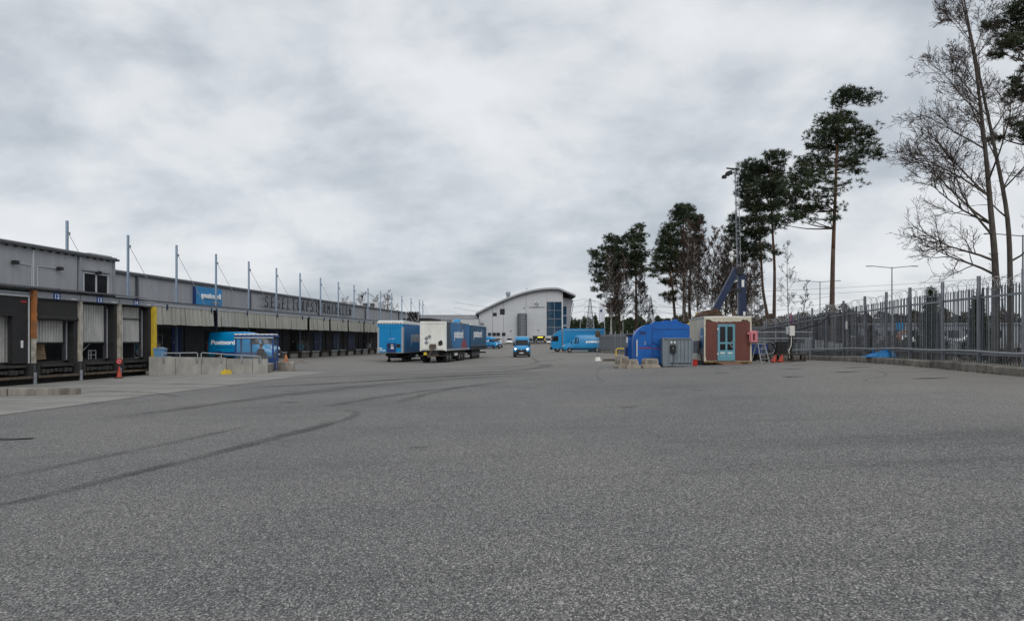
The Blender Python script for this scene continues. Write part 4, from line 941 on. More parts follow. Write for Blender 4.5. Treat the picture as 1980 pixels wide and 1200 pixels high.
MB().box(-.1, .052, -1.16, 1.16, 3.75, 3.95).build('head_rail', M['white_box'], wt_)
for y, z in ((-.36, 2.5), (-.66, 2.32), (-.66, 1.92)):
    o = MB().prism([(0, .2), (.19, 0), (0, -.2), (-.19, 0)], .055, .062, 'x').build('hazard_diamond', M['cab_grey'], wt_); o.location = (0, y, z)
o = MB().prism([(.0, .24), (.16, .22), (.22, -.1), (.02, -.26), (-.2, -.18), (-.2, .08)], .055, .1, 'x').build('black_flap', M['black'], wt_); o.location = (0, .72, 1.9)
MB().box(.05, .16, -.25, .22, 1.78, 1.98).build('lamp_box', M['white'], wt_); MB().box(.05, .3, -.32, .3, 1.35, 1.74).build('connector_panel', M['rust_dark'], wt_)
for y in (-1.0, .35): MB().box(.055, .065, y, y + .6, 1.3, 1.4).build('reflector_strip', M['white'], wt_)
MB().box(-L_ + .02, -.06, 1.272, 1.28, 1.32, 3.86).build('printed_panel', print_mat(), wt_)
MB().box(-L_, -.05, 1.281, 1.31, 1.14, 1.3).build('side_rail', M['galv_light'], wt_); MB().box(-L_, -.05, 1.281, 1.31, 3.87, 3.95).build('top_rail', M['galv_light'], wt_)
lettering('side_lettering', 'postnord', 4.6, 1.15, M['letter_white'], wt_, (-3.6, 1.284, 2.1), (-1, 0, 0), (0, 0, 1), .004, .05)
MB().box(-L_ + .2, .1, -.45, .45, .75, 1.17).build('chassis', M['black'], wt_)
db = MB(); db.beam((.0, .5, .75), (1.9, .05, .62), .12); db.beam((.0, -.5, .75), (1.9, -.05, .62), .12); db.build('drawbar', M['rust_dark'], wt_)
MB().cbox(.25, .6, -.8, -.5, .74, 1.0, .05).build('valve_box', M['yellow'], wt_); MB().tube([(.1, -.1, 1.4), (.8, -.1, .9), (1.5, 0, .8)], .03, 6).build('air_hose', M['rust'], wt_)
MB().box(-.4, .15, -1.2, 1.2, .62, .74).build('front_beam', M['black'], wt_)
trailer_wheels(wt_, (-.9, -2.2, -6.6, -7.9, -9.2), 1.05)
MB().box(-5.6, -3.4, 1.2, 1.25, .55, 1.0).build('side_box', M['black'], wt_); MB().box(-5.4, -3.9, 1.255, 1.26, .62, .85).build('registration_label', M['plate'], wt_)
MB().box(-5.6, -3.2, -1.2, 1.19, .5, 1.0).build('pallet_carrier', M['black'], wt_)
t2 = thing('curtain_trailer', 'dark blue curtain sided trailer standing directly behind the white fronted one', 'trailer', (-7.5 + .131 * 12.6, 71.4 + 12.6, g(-6, 84)), hd2 + math.pi)
L_ = 10.6
MB().box(-L_, 0, -1.26, 1.26, 1.12, 3.82).build('curtain', mat('curtain_dark', (.006, .06, .13), (.012, .085, .17), .4, .5, bump=.15), t2)
MB().prism([(-L_ - .05, 3.822), (.05, 3.822), (.05, 3.98), (-L_ - .05, 3.9)], -1.28, 1.28).build('roof_cover', M['white_box'], t2)
MB().box(-L_, 0, 1.262, 1.29, 1.05, 1.5).build('side_rail', M['black'], t2); MB().box(-L_ + .1, -.05, 1.262, 1.27, 1.52, 1.58).build('curtain_strap', M['galv'], t2)
MB().box(-L_, 0, -.45, .45, .7, 1.11).build('chassis', M['black'], t2); trailer_wheels(t2, (-1.6, -2.9, -4.2, -5.5), 1.05)
lettering('side_lettering', 'postnord', 5.6, 1.2, M['letter_white'], t2, (-1.7, 1.272, 2.2), (-1, 0, 0), (0, 0, 1), .004, .05)
MB().tube([(-L_, 1.1, .95), (-L_ - .4, 1.15, .98)], .05, 6).build('rear_marker', M['white'], t2); trailer_rear(t2, L_)

# --- box lorry behind the long van
bl = thing('box_lorry', 'large blue box lorry with cab to the left, behind the long panel van', 'lorry', (10.9, 124.5, g(11, 124)), R(180))
MB().cbox(-4.4, 2.55, -1.27, 1.27, 1.0, 3.85, .04).build('cargo_box', M['post_blue'], bl)
fr = MB(); fr.box(-4.4, 2.56, 1.272, 1.3, 3.55, 3.62); fr.box(2.5, 2.58, 1.272, 1.3, 1.0, 3.55); fr.box(-4.45, -4.32, 1.272, 1.3, 1.0, 3.55); fr.build('box_frame', M['galv_light'], bl)
MB().prism([(2.7, .55), (4.42, .5), (4.48, 1.2), (4.4, 1.75), (4.05, 2.85), (3.9, 2.95), (2.7, 3.0)], -1.2, 1.2).build('cab', M['van_blue'], bl)
MB().prism([(2.72, 3.002), (3.85, 2.96), (3.3, 3.4), (2.72, 3.65)], -1.05, 1.05).build('wind_deflector', M['van_blue'], bl)
for s in (-1, 1):
    o = MB().prism([(3.3, 1.75), (4.25, 1.75), (3.98, 2.6), (3.3, 2.6)], s * 1.203, s * 1.212).build('side_window', M['glass'], bl)
    MB().box(4.1, 4.3, s * 1.38 - .12, s * 1.38 + .12, 1.9, 2.6).build('wing_mirror', M['black'], bl)
    wheel(bl, 3.4, s * 1.03, .48, .3, s); wheel(bl, -2.2, s * 1.03, .48, .5, s)
MB().add([(4.42, -1.05, 1.78), (4.42, 1.05, 1.78), (4.11, 1.05, 2.75), (4.11, -1.05, 2.75)], [(0, 1, 2, 3)]).build('windscreen', M['glass'], bl)
MB().cbox(4.2, 4.56, -1.2, 1.2, .35, .85, .06).build('bumper', M['black'], bl); MB().box(-4.3, 2.6, -.45, .45, .6, .99).build('chassis', M['black'], bl)
MB().box(2.7, 4.2, -1.203, 1.203, .45, .56).build('step', M['black'], bl); MB().box(-1.4, 1.8, 1.1, 1.2, .5, .9).build('side_guard', M['galv'], bl)
MB().box(-4.5, -4.405, -1.2, 1.2, 1.0, 3.5).build('rear_door', M['black'], bl)

# --- parked cars
CAR = [(-2.15, .35, 1.0, .78, .66), (-2.05, .28, 1.25, .84, .66), (-1.6, .24, 1.5, .88, .62), (-.5, .22, 1.56, .89, .6), (.3, .22, 1.5, .89, .62), (1.05, .22, 1.0, .88, .74), (1.9, .24, .82, .85, .72), (2.15, .32, .62, .74, .6)]
def car(name, label, loc, rz, m, group=None):
    t = thing(name, label, 'car', loc, rz, group); belt, r = .85, .1
    fix_normals(loft_body(CAR, belt, r).build('body', m, t, smooth=True))
    for s in (-1, 1):
        patch(CAR, [(-1.75, .98), (.9, .98), (.28, 1.4), (-1.5, 1.4)], belt, r, s, 6, 2).build('side_window', M['glass'], t)
        for x in (-1.3, 1.35): wheel(t, x, s * .76, .32, .22, s)
        MB().box(1.75, 2.1, s * .66 - .14, s * .66 + .14, .62, .74).build('headlight', M['lens'], t); MB().box(-2.16, -2.0, s * .68 - .1, s * .68 + .1, .85, 1.05).build('tail_light', M['red'], t)
    rows = [[(x, (j / 4 - 1) * w, z) for j in range(9)] for x, z, w in ((1.02, 1.05, .68), (.34, 1.505, .54))]; MB().grid(rows).build('windscreen', M['glass'], t)
    rows = [[(x, (j / 4 - 1) * w, z) for j in range(9)] for x, z, w in ((-2.08, 1.22, .6), (-1.66, 1.5, .54))]; MB().grid(rows).build('rear_window', M['glass'], t)
    MB().box(1.9, 2.17, -.6, .6, .3, .5).build('grille', M['black'], t)
    return t
CG = 'cars parked in front of the arched building'
spec = [(-3.4, 'car_white', 'white parked car nearest the distant blue van'), (-.6, 'car_white', 'second white parked car left of the oncoming van'), (2.0, 'car_grey', 'grey parked car half hidden behind the oncoming van'), (4.4, 'car_dark', 'black parked car just right of the oncoming van'), (6.8, 'car_dark', 'dark parked car below the lit garage opening'), (9.0, 'silver', 'silver parked car next to the box lorry cab')]
for i, (x, m, lab) in enumerate(spec): car('parked_car', lab, (x, 187 + (i % 2), .64), R(-96 + i * 3), M[m], CG)
RG = 'cars on the road beyond the fence'
car('road_car', 'pale silver car beyond the fence left of the middle fence post', (83.5, 160, 1.02), R(170), M['car_white'], RG)
car('road_car', 'white car beyond the fence near the bare tree trunk', (95.5, 158, 1.02), R(172), M['car_white'], RG)
car('road_car', 'pale car seen through the fence under the double lamp post', (75.5, 168, 1.02), R(172), M['silver'], RG)
# ------------------------------------------------------------------ right-hand side: fence, container, tank, crane
fence = thing('palisade_fence', 'tall grey steel palisade fence with razor wire along the right of the yard', 'fence')
def fb(y): return g(fence_x(y) - .7, y) + .25
FS = math.atan(.131)
pm = MB()       # one folded pale with pointed head
W_, H_ = .078, 2.62
for a, b, ya, yb in ((-W_ / 2, -W_ / 6, 0.0, .022), (-W_ / 6, W_ / 6, .022, .022), (W_ / 6, W_ / 2, .022, 0.0)):
    pm.add([(ya, a, -.15), (yb, b, -.15), (yb, b, H_ - (.0 if b > 0 else .0)), (ya, a, H_ - .06 if a < -W_ / 4 else H_)], [(0, 1, 2, 3), (3, 2, 1, 0)])
pm.v[-2] = (pm.v[-2][0], pm.v[-2][1], H_ - .06)
pale_mesh = pm.mesh('pale', M['galv'])
rnd = random.Random(8); y = 19.5; n = 0
while y < 61 and n < 290:
    o = put('pale', pale_mesh, fence, (fence_x(y), y, fb(y) + rnd.uniform(-.015, .015)), -FS + rnd.uniform(-.06, .06)); o.rotation_euler[0] = rnd.gauss(0, .006); o.rotation_euler[1] = rnd.gauss(0, .006); y += .168; n += 1
POSTS = [14.3, 17.1, 20.0, 22.9, 25.7, 28.5, 31.6, 34.3, 37.2, 40.6, 43.8, 46.9, 50.3, 53.7, 57.2, 60.6]
for y in POSTS:
    m = MB(); zz = fb(y)
    m.box(-.05, .05, -.012, .012, -.6, 3.0); m.box(-.05, -.036, -.045, .045, -.6, 3.0); m.box(.036, .05, -.045, .045, -.6, 3.0)
    m.build('post', M['galv'], fence, loc=(fence_x(y) - .1, y, zz), rz=-FS)
for y0, y1 in zip(POSTS[:-1], POSTS[1:]):
    for h, s in ((2.26, .075), (.33, .075)):
        MB().beam((fence_x(y0) - .05, y0, fb(y0) + h), (fence_x(y1) - .05, y1, fb(y1) + h), .045, s).build('rail', M['galv'], fence)
pp = MB().tube([(fence_x(y) - .16, y, fb(y) + .42 + .02 * math.sin(y)) for y in spaced(18, 58, 30)], .03, 6); pp.build('pipe', M['galv_light'], fence)
# razor coil
pts = []; y = 22.9
while y < 60:
    a = (y - 22.9) / .34 * 2 * math.pi; r = .2 + .03 * math.sin(y * 3.1); pts.append((fence_x(y) + r * math.cos(a), y + .12 * math.sin(a * .37), fb(y) + 2.7 + r * math.sin(a) - .04 * math.sin(y * 1.12))); y += .034
MB().tube(pts, .0075, 3, cap=False).build('razor_wire', M['galv_light'], fence)
# cable looped along the fence
MB().tube([(14.6, 44.5, 2.1), (15.4, 44.3, 2.35), (16.6, 43.6, 2.2), (17.7, 43.0, 2.55), (18.3, 43.3, 3.05), (18.28, 43.2, 2.5)], .035, 5).build('cable', M['black'], fence)
MB().box(-.008, .008, -.14, .14, 0, .42).build('notice_plate', M['plate'], fence, loc=(fence_x(39.9) - .16, 39.9, fb(39.9) + 1.45), rz=-FS)
# far run of the fence behind the container and tank
f2 = thing('palisade_fence', 'distant grey palisade fence behind the yellow barrier and parked lorry', 'fence')
q = MB(); y = 61.2
while y < 116:
    x = fence_x(y); z = g(x, y) + .1; q.beam((x, y, z), (x, y, z + 2.6), .05, .02); y += .19
stuff(q.build('pale_row', M['galv'], f2))
for j in range(19):
    y = 61.2 + j * 3.04; x = fence_x(y); MB().box(-.06, .06, -.06, .06, -.3, 3.0).build('post', M['galv'], f2, loc=(x - .1, y, g(x, y) + .1))
    y2 = y + 3.04; x2 = fence_x(y2)
    if j < 18:
        for h in (2.2, .35): MB().beam((x - .06, y, g(x, y) + .1 + h), (x2 - .06, y2, g(x2, y2) + .1 + h), .05, .07).build('rail', M['galv'], f2)

# blue tarpaulin thrown over the kerb
rnd = random.Random(3); P = []
prof = [(-1.0, .02), (-.75, .1), (-.5, .26), (-.3, .2), (-.1, .36), (.1, .26), (.3, .55), (.45, .36), (.62, .6), (.8, .42), (.92, .5), (.98, .03)]
for yy, k in ((-.45, 0), (-.3, .75), (0, 1.0), (.25, .9), (.5, .1)):
    P.append([(x + rnd.uniform(-.05, .05), yy + rnd.uniform(-.04, .04), .0 + h * k + rnd.uniform(-.02, .03) * (k > 0)) for x, h in prof])
tx, ty = 16.95, 34.7
tp = tag(MB().grid(P).build('blue_tarpaulin', M['tarp_blue'], None, loc=(tx, ty, g(tx - .5, ty) + .27), rz=R(-70)), 'crumpled bright blue tarpaulin lying on the kerb at the fence foot', 'tarpaulin')
tp.scale = (.78, .7, .62)
MB().add([(-.62, .1, .2), (-.35, .12, .3), (-.55, .2, .62)], [(0, 1, 2), (2, 1, 0)]).build('corner_flap', M['tarp_blue'], tp)

# --- office container
cx, cy = 10.13, 39.6; ca = -math.atan(.10)
ct = thing('site_container', 'cream site container with maroon front wall and light blue glazed door', 'container', (cx, cy, .40), ca)
CW, CL, CH = 2.45, 6.0, 2.42
MB().box(.04, CW - .04, .02, CL, .1, CH - .02).build('shell', M['cream'], ct)
MB().prism([(0, CH), (CW, CH), (CW, CH + .05), (CW / 2, CH + .07), (0, CH + .05)], -.01, CL).build('roof', M['white_box'], ct)
for k in range(3): MB().box(.1 + k * .78 if k == 0 else [0, .72, 1.62][k], [.715, 1.615, CW - .08][k], -.03, .015, .16, 2.2 if k != 1 else 2.25).build('front_panel', M['maroon'], ct)
def worn(name, x0, x1, z0, z1, side):
    """flaking cream trim with a ragged edge"""
    rr = random.Random(int(x0 * 100 + z1 * 10)); m = MB(); n = 22; P = []
    if side == 'top':
        for i in range(n + 1):
            x = x0 + (x1 - x0) * i / n; e = rr.uniform(-.02, .03) + (.11 if i in (0, 1, 2, 3, n - 2, n - 3, n - 4) else 0); P.append((x, z0 + e))
        poly = P + [(x1, z1), (x0, z1)]
    else:
        for i in range(n + 1):
            z = z0 + (z1 - z0) * i / n; P.append((x1 + rr.uniform(-.06, .015), z))
        poly = [(x0, z1), (x0, z0)] + P
    return MB().prism(poly, -.05, -.031).build(name, M['cream'], ct)
worn('top_trim', .01, CW - .01, 2.18, CH, 'top'); worn('corner_trim', .0, .1, .1, 2.3, 'l'); MB().box(CW - .08, CW, -.045, .02, .1, 2.2).build('corner_trim', M['cream'], ct)
MB().box(.02, CW - .02, -.028, .02, 2.16, 2.3).build('rust_band', M['brown_iron'], ct)
MB().box(0, CW, -.05, .1, .02, .11).build('bottom_rail', mat('rust_yellow', (.30, .19, .05), (.09, .05, .03), 6, .8), ct)
MB().box(.1, CW - .1, .2, CL, -.08, .06).build('underframe', M['black'], ct)
dr = MB().cbox(.70, 1.60, -.075, -.032, .14, 2.06, .01).build('door', M['teal'], ct)
for x0, x1, z0, z1 in ((.82, 1.10, 1.12, 1.93), (1.20, 1.48, 1.12, 1.93), (.82, 1.10, .70, 1.02), (1.20, 1.48, .70, 1.02)): MB().box(x0, x1, -.08, -.0755, z0, z1).build('pane', M['glass'], dr)
for x0, x1 in ((.82, 1.10), (1.20, 1.48)): MB().box(x0, x1, -.082, -.0755, .30, .58).build('door_panel', mat('teal_light', (.14, .32, .39), None, rough=.5), dr); MB().box(x0 + .02, x1 - .02, -.086, -.0825, .52, .58).build('sticker', M['plate'], dr)
hn = [(1.52 - .17 * math.sin(t), -.13, 1.0 + .17 * math.cos(t)) for t in spaced(0, math.pi, 12)]
MB().tube([(1.52, -.08, 1.17)] + hn + [(1.52, -.08, .83)], .018, 6).build('handle', M['galv_light'], dr)
for z in (.45, 1.75): MB().box(.68, .74, -.1, -.07, z, z + .1).build('hinge', M['white'], dr)
rp = thing('timber_ramp', 'small brown timber ramp at the foot of the light blue door', 'ramp', (cx, cy, g(10.9, 38.9) + .004), ca)
MB().add([(.66, -.08, .0), (1.72, -.08, .0), (1.9, -.75, .0), (.84, -.75, .0), (.66, -.08, .15), (1.72, -.08, .15), (1.9, -.75, .03), (.84, -.75, .03)], [(0, 3, 2, 1), (4, 7, 6, 5)[::-1], (0, 1, 5, 4), (1, 2, 6, 5), (2, 3, 7, 6), (3, 0, 4, 7)]).build('ramp_board', mat('ramp_wood', (.16, .09, .06), (.22, .13, .09), 5, .8), rp)
# logo disc and reel on the cream side
ld = MB().lathe([(.55, -.02), (.55, .0)], (0, 0, 0), 'x', 28).build('round_emblem', M['post_blue'], ct); ld.location = (.018, .75, 1.35)
lettering('emblem_lettering', 'postnord', .8, .2, M['letter_white'], ld, (-.024, .42, -.05), (0, -1, 0), (0, 0, 1), .004, .05)
MB().lathe([(.2, -.09), (.2, .0)], (0, 0, 0), 'x', 16).build('hose_reel', M['black'], ct).location = (.01, 1.15, 1.0)
for k in range(3): MB().tube([(-.02 - .03 * k, 1.1, .9), (-.05, .9 - .1 * k, .5), (-.02, .6 - .12 * k, .15), (-.03, .3, .05)], .02, 5).build('hose', M['brown_iron'] if k else M['black'], ct)
MB().cbox(-.25, .03, 1.9, 2.6, .5, 1.2, .03).build('meter_cabinet', M['galv'], ct)
# pink cabinet on the corner
pk = thing('pink_cabinet', 'pink plastic cabinet hung on the right corner of the cream container', 'cabinet', (cx + (CW + .02) * math.cos(ca), cy + (CW + .02) * math.sin(ca), .40), ca)
MB().cbox(-.18, .24, -.32, -.08, 1.1, 1.7, .05).build('body', M['pink'], pk); MB().cbox(-.14, .2, -.36, -.321, 1.14, 1.66, .03).build('lid', M['pink'], pk)
MB().box(-.02, .08, -.372, -.361, 1.22, 1.56).build('slot', M['black'], pk); MB().box(-.26, -.181, -.26, -.14, 1.52, 1.62).build('catch', M['pink'], pk)
for z in (1.3, 1.4, 1.5): MB().box(.01, .06, -.378, -.3725, z - .02, z + .03).build('slot_light', mat('dull_red', (.3, .03, .04), None), pk)
# red crate
rc = thing('red_crate', 'small red plastic crate on the ground left of the container', 'crate', (9.25, 38.9, g(9.25, 38.9)), R(12))
c = MB(); c.box(-.3, .3, -.2, .2, 0, .03); c.box(-.3, .3, -.2, -.17, .03, .3); c.box(-.3, .3, .17, .2, .03, .3); c.box(-.3, -.27, -.17, .17, .03, .3); c.box(.27, .3, -.17, .17, .03, .3); c.build('tub', M['red'], rc); MB().box(-.33, .33, -.23, .23, .301, .33).build('rim', M['red'], rc)

# --- blue storage tank
tk = thing('storage_tank', 'large royal blue plastic storage tank with rounded shoulder and red stripe', 'tank', (6.45, 39.9, g(7, 39.5)), ca)
def tank_profile(inset=0.0):
    pts = [(.0 + inset, 0), (2.95 - inset, 0), (2.95 - inset, 2.2 - inset), (2.75, 2.3 - inset)]
    for k in range(9):
        t = math.pi / 2 * (1 + k / 8); pts.append((1.05 + (1.05 - inset) * math.cos(t), 1.35 + (.95 - inset) * math.sin(t)))
    return pts
MB().prism(tank_profile(), .0, 2.2).build('shell', M['tank_blue'], tk)
MB().prism(tank_profile(.05), -.06, -.002).build('front_face', M['tank_blue'], tk)
MB().prism([(.95, 2.28), (1.15, 2.42), (1.55, 2.42), (1.65, 2.47), (2.2, 2.47), (2.3, 2.42), (2.5, 2.42), (2.65, 2.28)], .3, 1.9).build('lid', M['tank_blue'], tk)
MB().cbox(2.15, 2.4, .5, .9, 2.43, 2.54, .03).build('filler_cap', M['tank_blue'], tk)
for x in (.98,): MB().box(x, x + .03, -.075, -.058, .02, 2.2).build('seam', M['deep_blue'], tk)
for z in (1.98, 1.42, .5): MB().box(1.03, 2.88, -.072, -.062, z, z + .03).build('moulded_rib', M['deep_blue'] if z != 1.42 else M['tank_blue'], tk)
MB().box(.28, .95, -.07, -.0615, .98, 1.04).build('red_stripe', mat('stripe_red', (.22, .02, .04), None), tk); MB().box(1.03, 1.7, -.073, -.0725, .96, 1.0).build('red_stripe', mat('stripe_red', (.22, .02, .04), None), tk)
MB().box(.32, .66, -.07, -.061, 1.72, 1.9).build('recess', M['deep_blue'], tk)
MB().box(.16, .22, -.09, -.061, .55, 1.45).build('door_edge', M['conduit'], tk); MB().box(.1, .155, -.07, -.061, .55, 1.45).build('door_gap', M['deep_blue'], tk)
for z in (1.32, 1.22): MB().lathe([(.03, -.1), (.03, -.06)], (.62, 0, z), 'y', 8).build('lock', M['conduit'], tk)
MB().tube([(.75, -.1, 1.2), (.9, -.12, 1.1), (1.0, -.12, 1.35), (1.6, -.12, .9), (1.75, -.1, .4)], .016, 5).build('hose', M['deep_blue'], tk)
MB().box(1.35, 1.65, -.075, -.0615, .08, .2).build('fork_pocket', M['black'], tk)
# blue service vehicle nose behind the tank
sv = thing('service_cabinet', 'dark blue pump cabinet half hidden behind the storage tank', 'cabinet', (6.5, 41.9, g(6, 41.9)), ca)
MB().cbox(-.0, .75, 0, 1.4, .1, 1.75, .04).build('body', M['tank_blue'], sv); MB().box(-.1, .8, -.1, 1.5, 1.752, 1.82).build('roof', M['black'], sv)
MB().box(-.16, .0, .1, 1.3, .15, 1.1).build('step_box', M['deep_blue'], sv); MB().cbox(-.28, -.162, .1, .7, .3, .62, .05).build('lamp_cover', M['lens'], sv); MB().box(-.26, -.161, .1, .8, .1, .29).build('foot', M['black'], sv)
MB().box(.22, .5, -.02, -.003, 1.12, 1.22).build('label', M['plate'], sv); MB().box(.3, .5, -.6, -.3, 0.0, .4).build('amber_lamp', M['amber'], sv); MB().cbox(-.12, -.02, -.1, .1, 1.35, 1.65, .03).build('mirror', M['lens'], sv)
# --- grey ribbed cabinet in front of the tank
gb = thing('grey_cabinet', 'grey ribbed steel cabinet with black meter box standing before the blue tank', 'cabinet', (7.75, 38.55, g(8.3, 38.5)), ca + R(2))
GW, GD, GH = 1.5, 1.0, 1.42
MB().cbox(.03, GW - .03, .03, GD, .1, GH, .03).build('body', M['cab_grey'], gb); MB().box(-.02, GW + .02, -.03, GD, GH + .001, GH + .06).build('lid', M['cab_grey'], gb)
for k in range(6):
    x = .36 + k * .19; MB().prism([(x, .2), (x + .12, .2), (x + .12, 1.36), (x, 1.36)], -.02, .028).build('rib', M['cab_grey'], gb); MB().box(x + .02, x + .17, -.012, .027, .16, .2).build('drain', M['black'], gb)
for x in (.0, .28, GW - .05): MB().box(x, x + .06, -.025, .028, .1, GH).build('corner_post', M['cab_grey'], gb)
MB().box(0, GW, -.02, .1, .04, .12).build('bottom_rail', M['cab_grey'], gb)
for x in (.12, GW - .2): MB().box(x, x + .08, .0, .9, -.0, .04).build('skid', M['galv'], gb)
mb_ = MB().cbox(.36, .66, -.14, -.022, .72, 1.12, .03).build('meter_box', M['black'], gb); MB().lathe([(.02, -.16), (.02, -.14)], (.5, 0, .95), 'y', 8).build('lock', M['plate'], mb_)
for x in (.38, .55): MB().cbox(x, x + .1, -.08, -.022, 1.2, 1.3, .02).build('socket', M['white'], gb)
MB().tube([(.55, -.1, .72), (.6, -.12, .45), (.48, -.15, .1), (.4, -.2, .02)], .014, 5).build('cable', M['black'], gb)
# --- three concrete barriers
def jersey(label, loc, rz, L, w0, w1, h):
    t = thing('jersey_barrier', label, 'barrier', loc, rz, 'concrete barriers before the storage tank')
    prof = [(-w0, 0), (w0, 0), (w0, .1), (w0 * .72, .2), (w1 + .04, h * .65), (w1, h), (-w1, h), (-w1 - .04, h * .65), (-w0 * .72, .2), (-w0, .1)]
    MB().prism(prof, -L / 2, L / 2).build('body', M['concrete_tan'], t)
    MB().prism([(-w1 + .04, h * .45), (w1 - .04, h * .45), (w1 - .06, h - .06), (-w1 + .06, h - .06)], -L / 2 - .012, -L / 2 - .002).build('end_groove', M['concrete_dark'], t)
    for k in (-.25, .25): MB().box(-.03, .03, k * L - .05, k * L + .05, h, h + .02).build('lifting_slot', M['rust'], t)
    return t
jersey('rounded concrete barrier farthest left, beside the yellow rail', (5.75, 39.3, g(5.8, 39.3)), R(12), .9, .3, .2, .62)
jersey('narrow wedge shaped concrete barrier in the middle of three', (6.25, 38.6, g(6.2, 38.6)), R(-6), .7, .36, .2, .46)
jersey('wide concrete barrier right in front of the blue tank', (7.05, 38.35, g(7, 38.3)), R(8), .7, .45, .3, .47)

# --- hydraulic crane behind the container
cr = thing('loader_crane', 'dark blue folded loader crane with brown clamshell bucket rising behind the container', 'crane', (14.2, 47.5, g(14.2, 47.5)), 0)
MB().box(-1.1, 1.6, -1.2, 1.2, .5, 1.1).build('base_frame', M['deep_blue'], cr)
for x in (-.9, 1.4):
    for s in (-1, 1): wheel(cr, x, s * 1.0, .48, .3, s)
MB().beam((.45, 0, 1.1), (.32, 0, 5.55), .42, .36).build('column', M['crane_blue'], cr)
MB().beam((-1.45, -.1, 3.05), (.0, -.1, 5.85), .4, .34, up=(0, 1, 0)).build('boom', M['crane_blue'], cr)
kn = MB(); kn.lathe([(.26, -.26), (.26, .26)], (.15, -.05, 5.72), 'y', 14); kn.build('knuckle', M['black'], cr)
MB().beam((-.55, -.1, 4.6), (.3, -.1, 4.45), .18).build('hydraulic_ram', M['black'], cr); MB().tube([(-.1, -.2, 5.9), (-.3, -.25, 5.2), (.1, -.25, 4.9)], .03, 5).build('hose', M['black'], cr)
MB().box(.28, .44, -.225, -.2, 4.7, 5.15).build('label_plate', M['plate'], cr); MB().box(.38, .52, -.225, -.2, 2.9, 3.15).build('label_plate', M['plate'], cr)
bp_ = [(-1.75 + .85 * math.cos(t), 2.5 + .75 * math.sin(t)) for t in spaced(0, math.pi, 12)]
MB().prism(bp_, -.7, .6).build('bucket', M['brown_iron'], cr); MB().prism([(-2.6, 2.9), (-1.5, 3.35), (-1.2, 3.2), (-2.5, 2.75)], -.75, -.702).build('bucket_arm', M['brown_iron'], cr)
MB().box(-2.5, -1.0, -.6, .5, 1.1, 2.499).build('bucket_stand', M['black'], cr); MB().tube([(-.1, .1, 1.1), (-.1, .1, 3.2)], .1, 8).build('outrigger', M['rust'], cr)
ye = thing('yellow_excavator', 'yellow excavator arm showing above the blue tank and container', 'excavator', (11.9, 50.5, g(12, 50.5)), 0)
MB().box(-.3, 1.4, -.8, .8, .8, 1.9).build('body', M['yellow'], ye); MB().cbox(-.6, 1.6, -1.0, 1.0, 0, .8, .15).build('track', M['black'], ye)
MB().beam((.2, 0, 1.9), (-.55, 0, 2.6), .3, .3).build('arm', M['yellow'], ye); MB().prism([(-.2, 2.5), (.35, 2.9), (.55, 3.35), (.75, 3.2), (.7, 2.6), (.3, 2.3)], -.2, .2).build('boom', M['yellow'], ye); MB().prism([(-.75, 2.7), (-.3, 2.75), (-.35, 2.3), (-.65, 2.25)], -.25, .25).build('bucket', M['black'], ye)

# --- lattice light mast with flood lights and cameras
lm = thing('lattice_mast', 'tall slender lattice mast with floodlights on top and dome cameras halfway', 'light mast', (17.75, 58.2, g(17.75, 58.2)), 0); lean = -.35 / 14.7
def lmx(z): return lean * z
la = MB(); tri = [(-.17, -.1), (.17, -.1), (0, .2)]
for k, (x, y) in enumerate(tri): MB().tube([(x, y, 0), (x * .8 + lmx(14.7), y * .8, 14.7)], .022, 6).build('chord', M['galv'], lm)
for j in range(42):
    z0, z1 = .3 + j * .34, .3 + (j + 1) * .34
    for a in range(3):
        p, q_ = tri[a], tri[(a + 1) % 3]
        if j % 2: p, q_ = q_, p
        s0, s1 = 1 - .2 * z0 / 14.7, 1 - .2 * z1 / 14.7
        la.beam((p[0] * s0 + lmx(z0), p[1] * s0, z0), (q_[0] * s1 + lmx(z1), q_[1] * s1, z1), .014)
stuff(la.build('bracing', M['galv'], lm))
MB().beam((.25 + lmx(14.7), 0, 14.75), (-.75 + lmx(14.7), 0, 14.85), .1).build('cross_arm', M['black'], lm); MB().beam((-.3, 0, 14.85), (-1.15, -.1, 14.5), .07).build('cross_arm', M['black'], lm)
for x, z in ((-1.3, 14.15), (-1.05, 14.35), (-.85, 14.45)): MB().cbox(x - .16, x + .16, -.25, .1, z - .1, z + .14, .04).build('floodlight', M['black'], lm)
for z, m, r in ((8.25, 'white', .17), (7.8, 'white', .12)):
    o = MB().tube([(lmx(z) - .15, -.15, z + .2), (lmx(z) - .4, -.2, z + .28), (lmx(z) - .55, -.22, z + .15)], .03, 6).build('camera_arm', M['white'], lm)
    MB().lathe([(.06, .14), (r, .08), (r, -.1), (r * .8, -.2), (.05, -.28)], (lmx(z) - .58, -.22, z), 'z', 14).build('dome_camera', M['white'], lm, smooth=True)
MB().cbox(lmx(6) - .45, lmx(6) - .15, -.3, -.15, 6.0, 6.15, .02).build('camera', M['white'], lm)

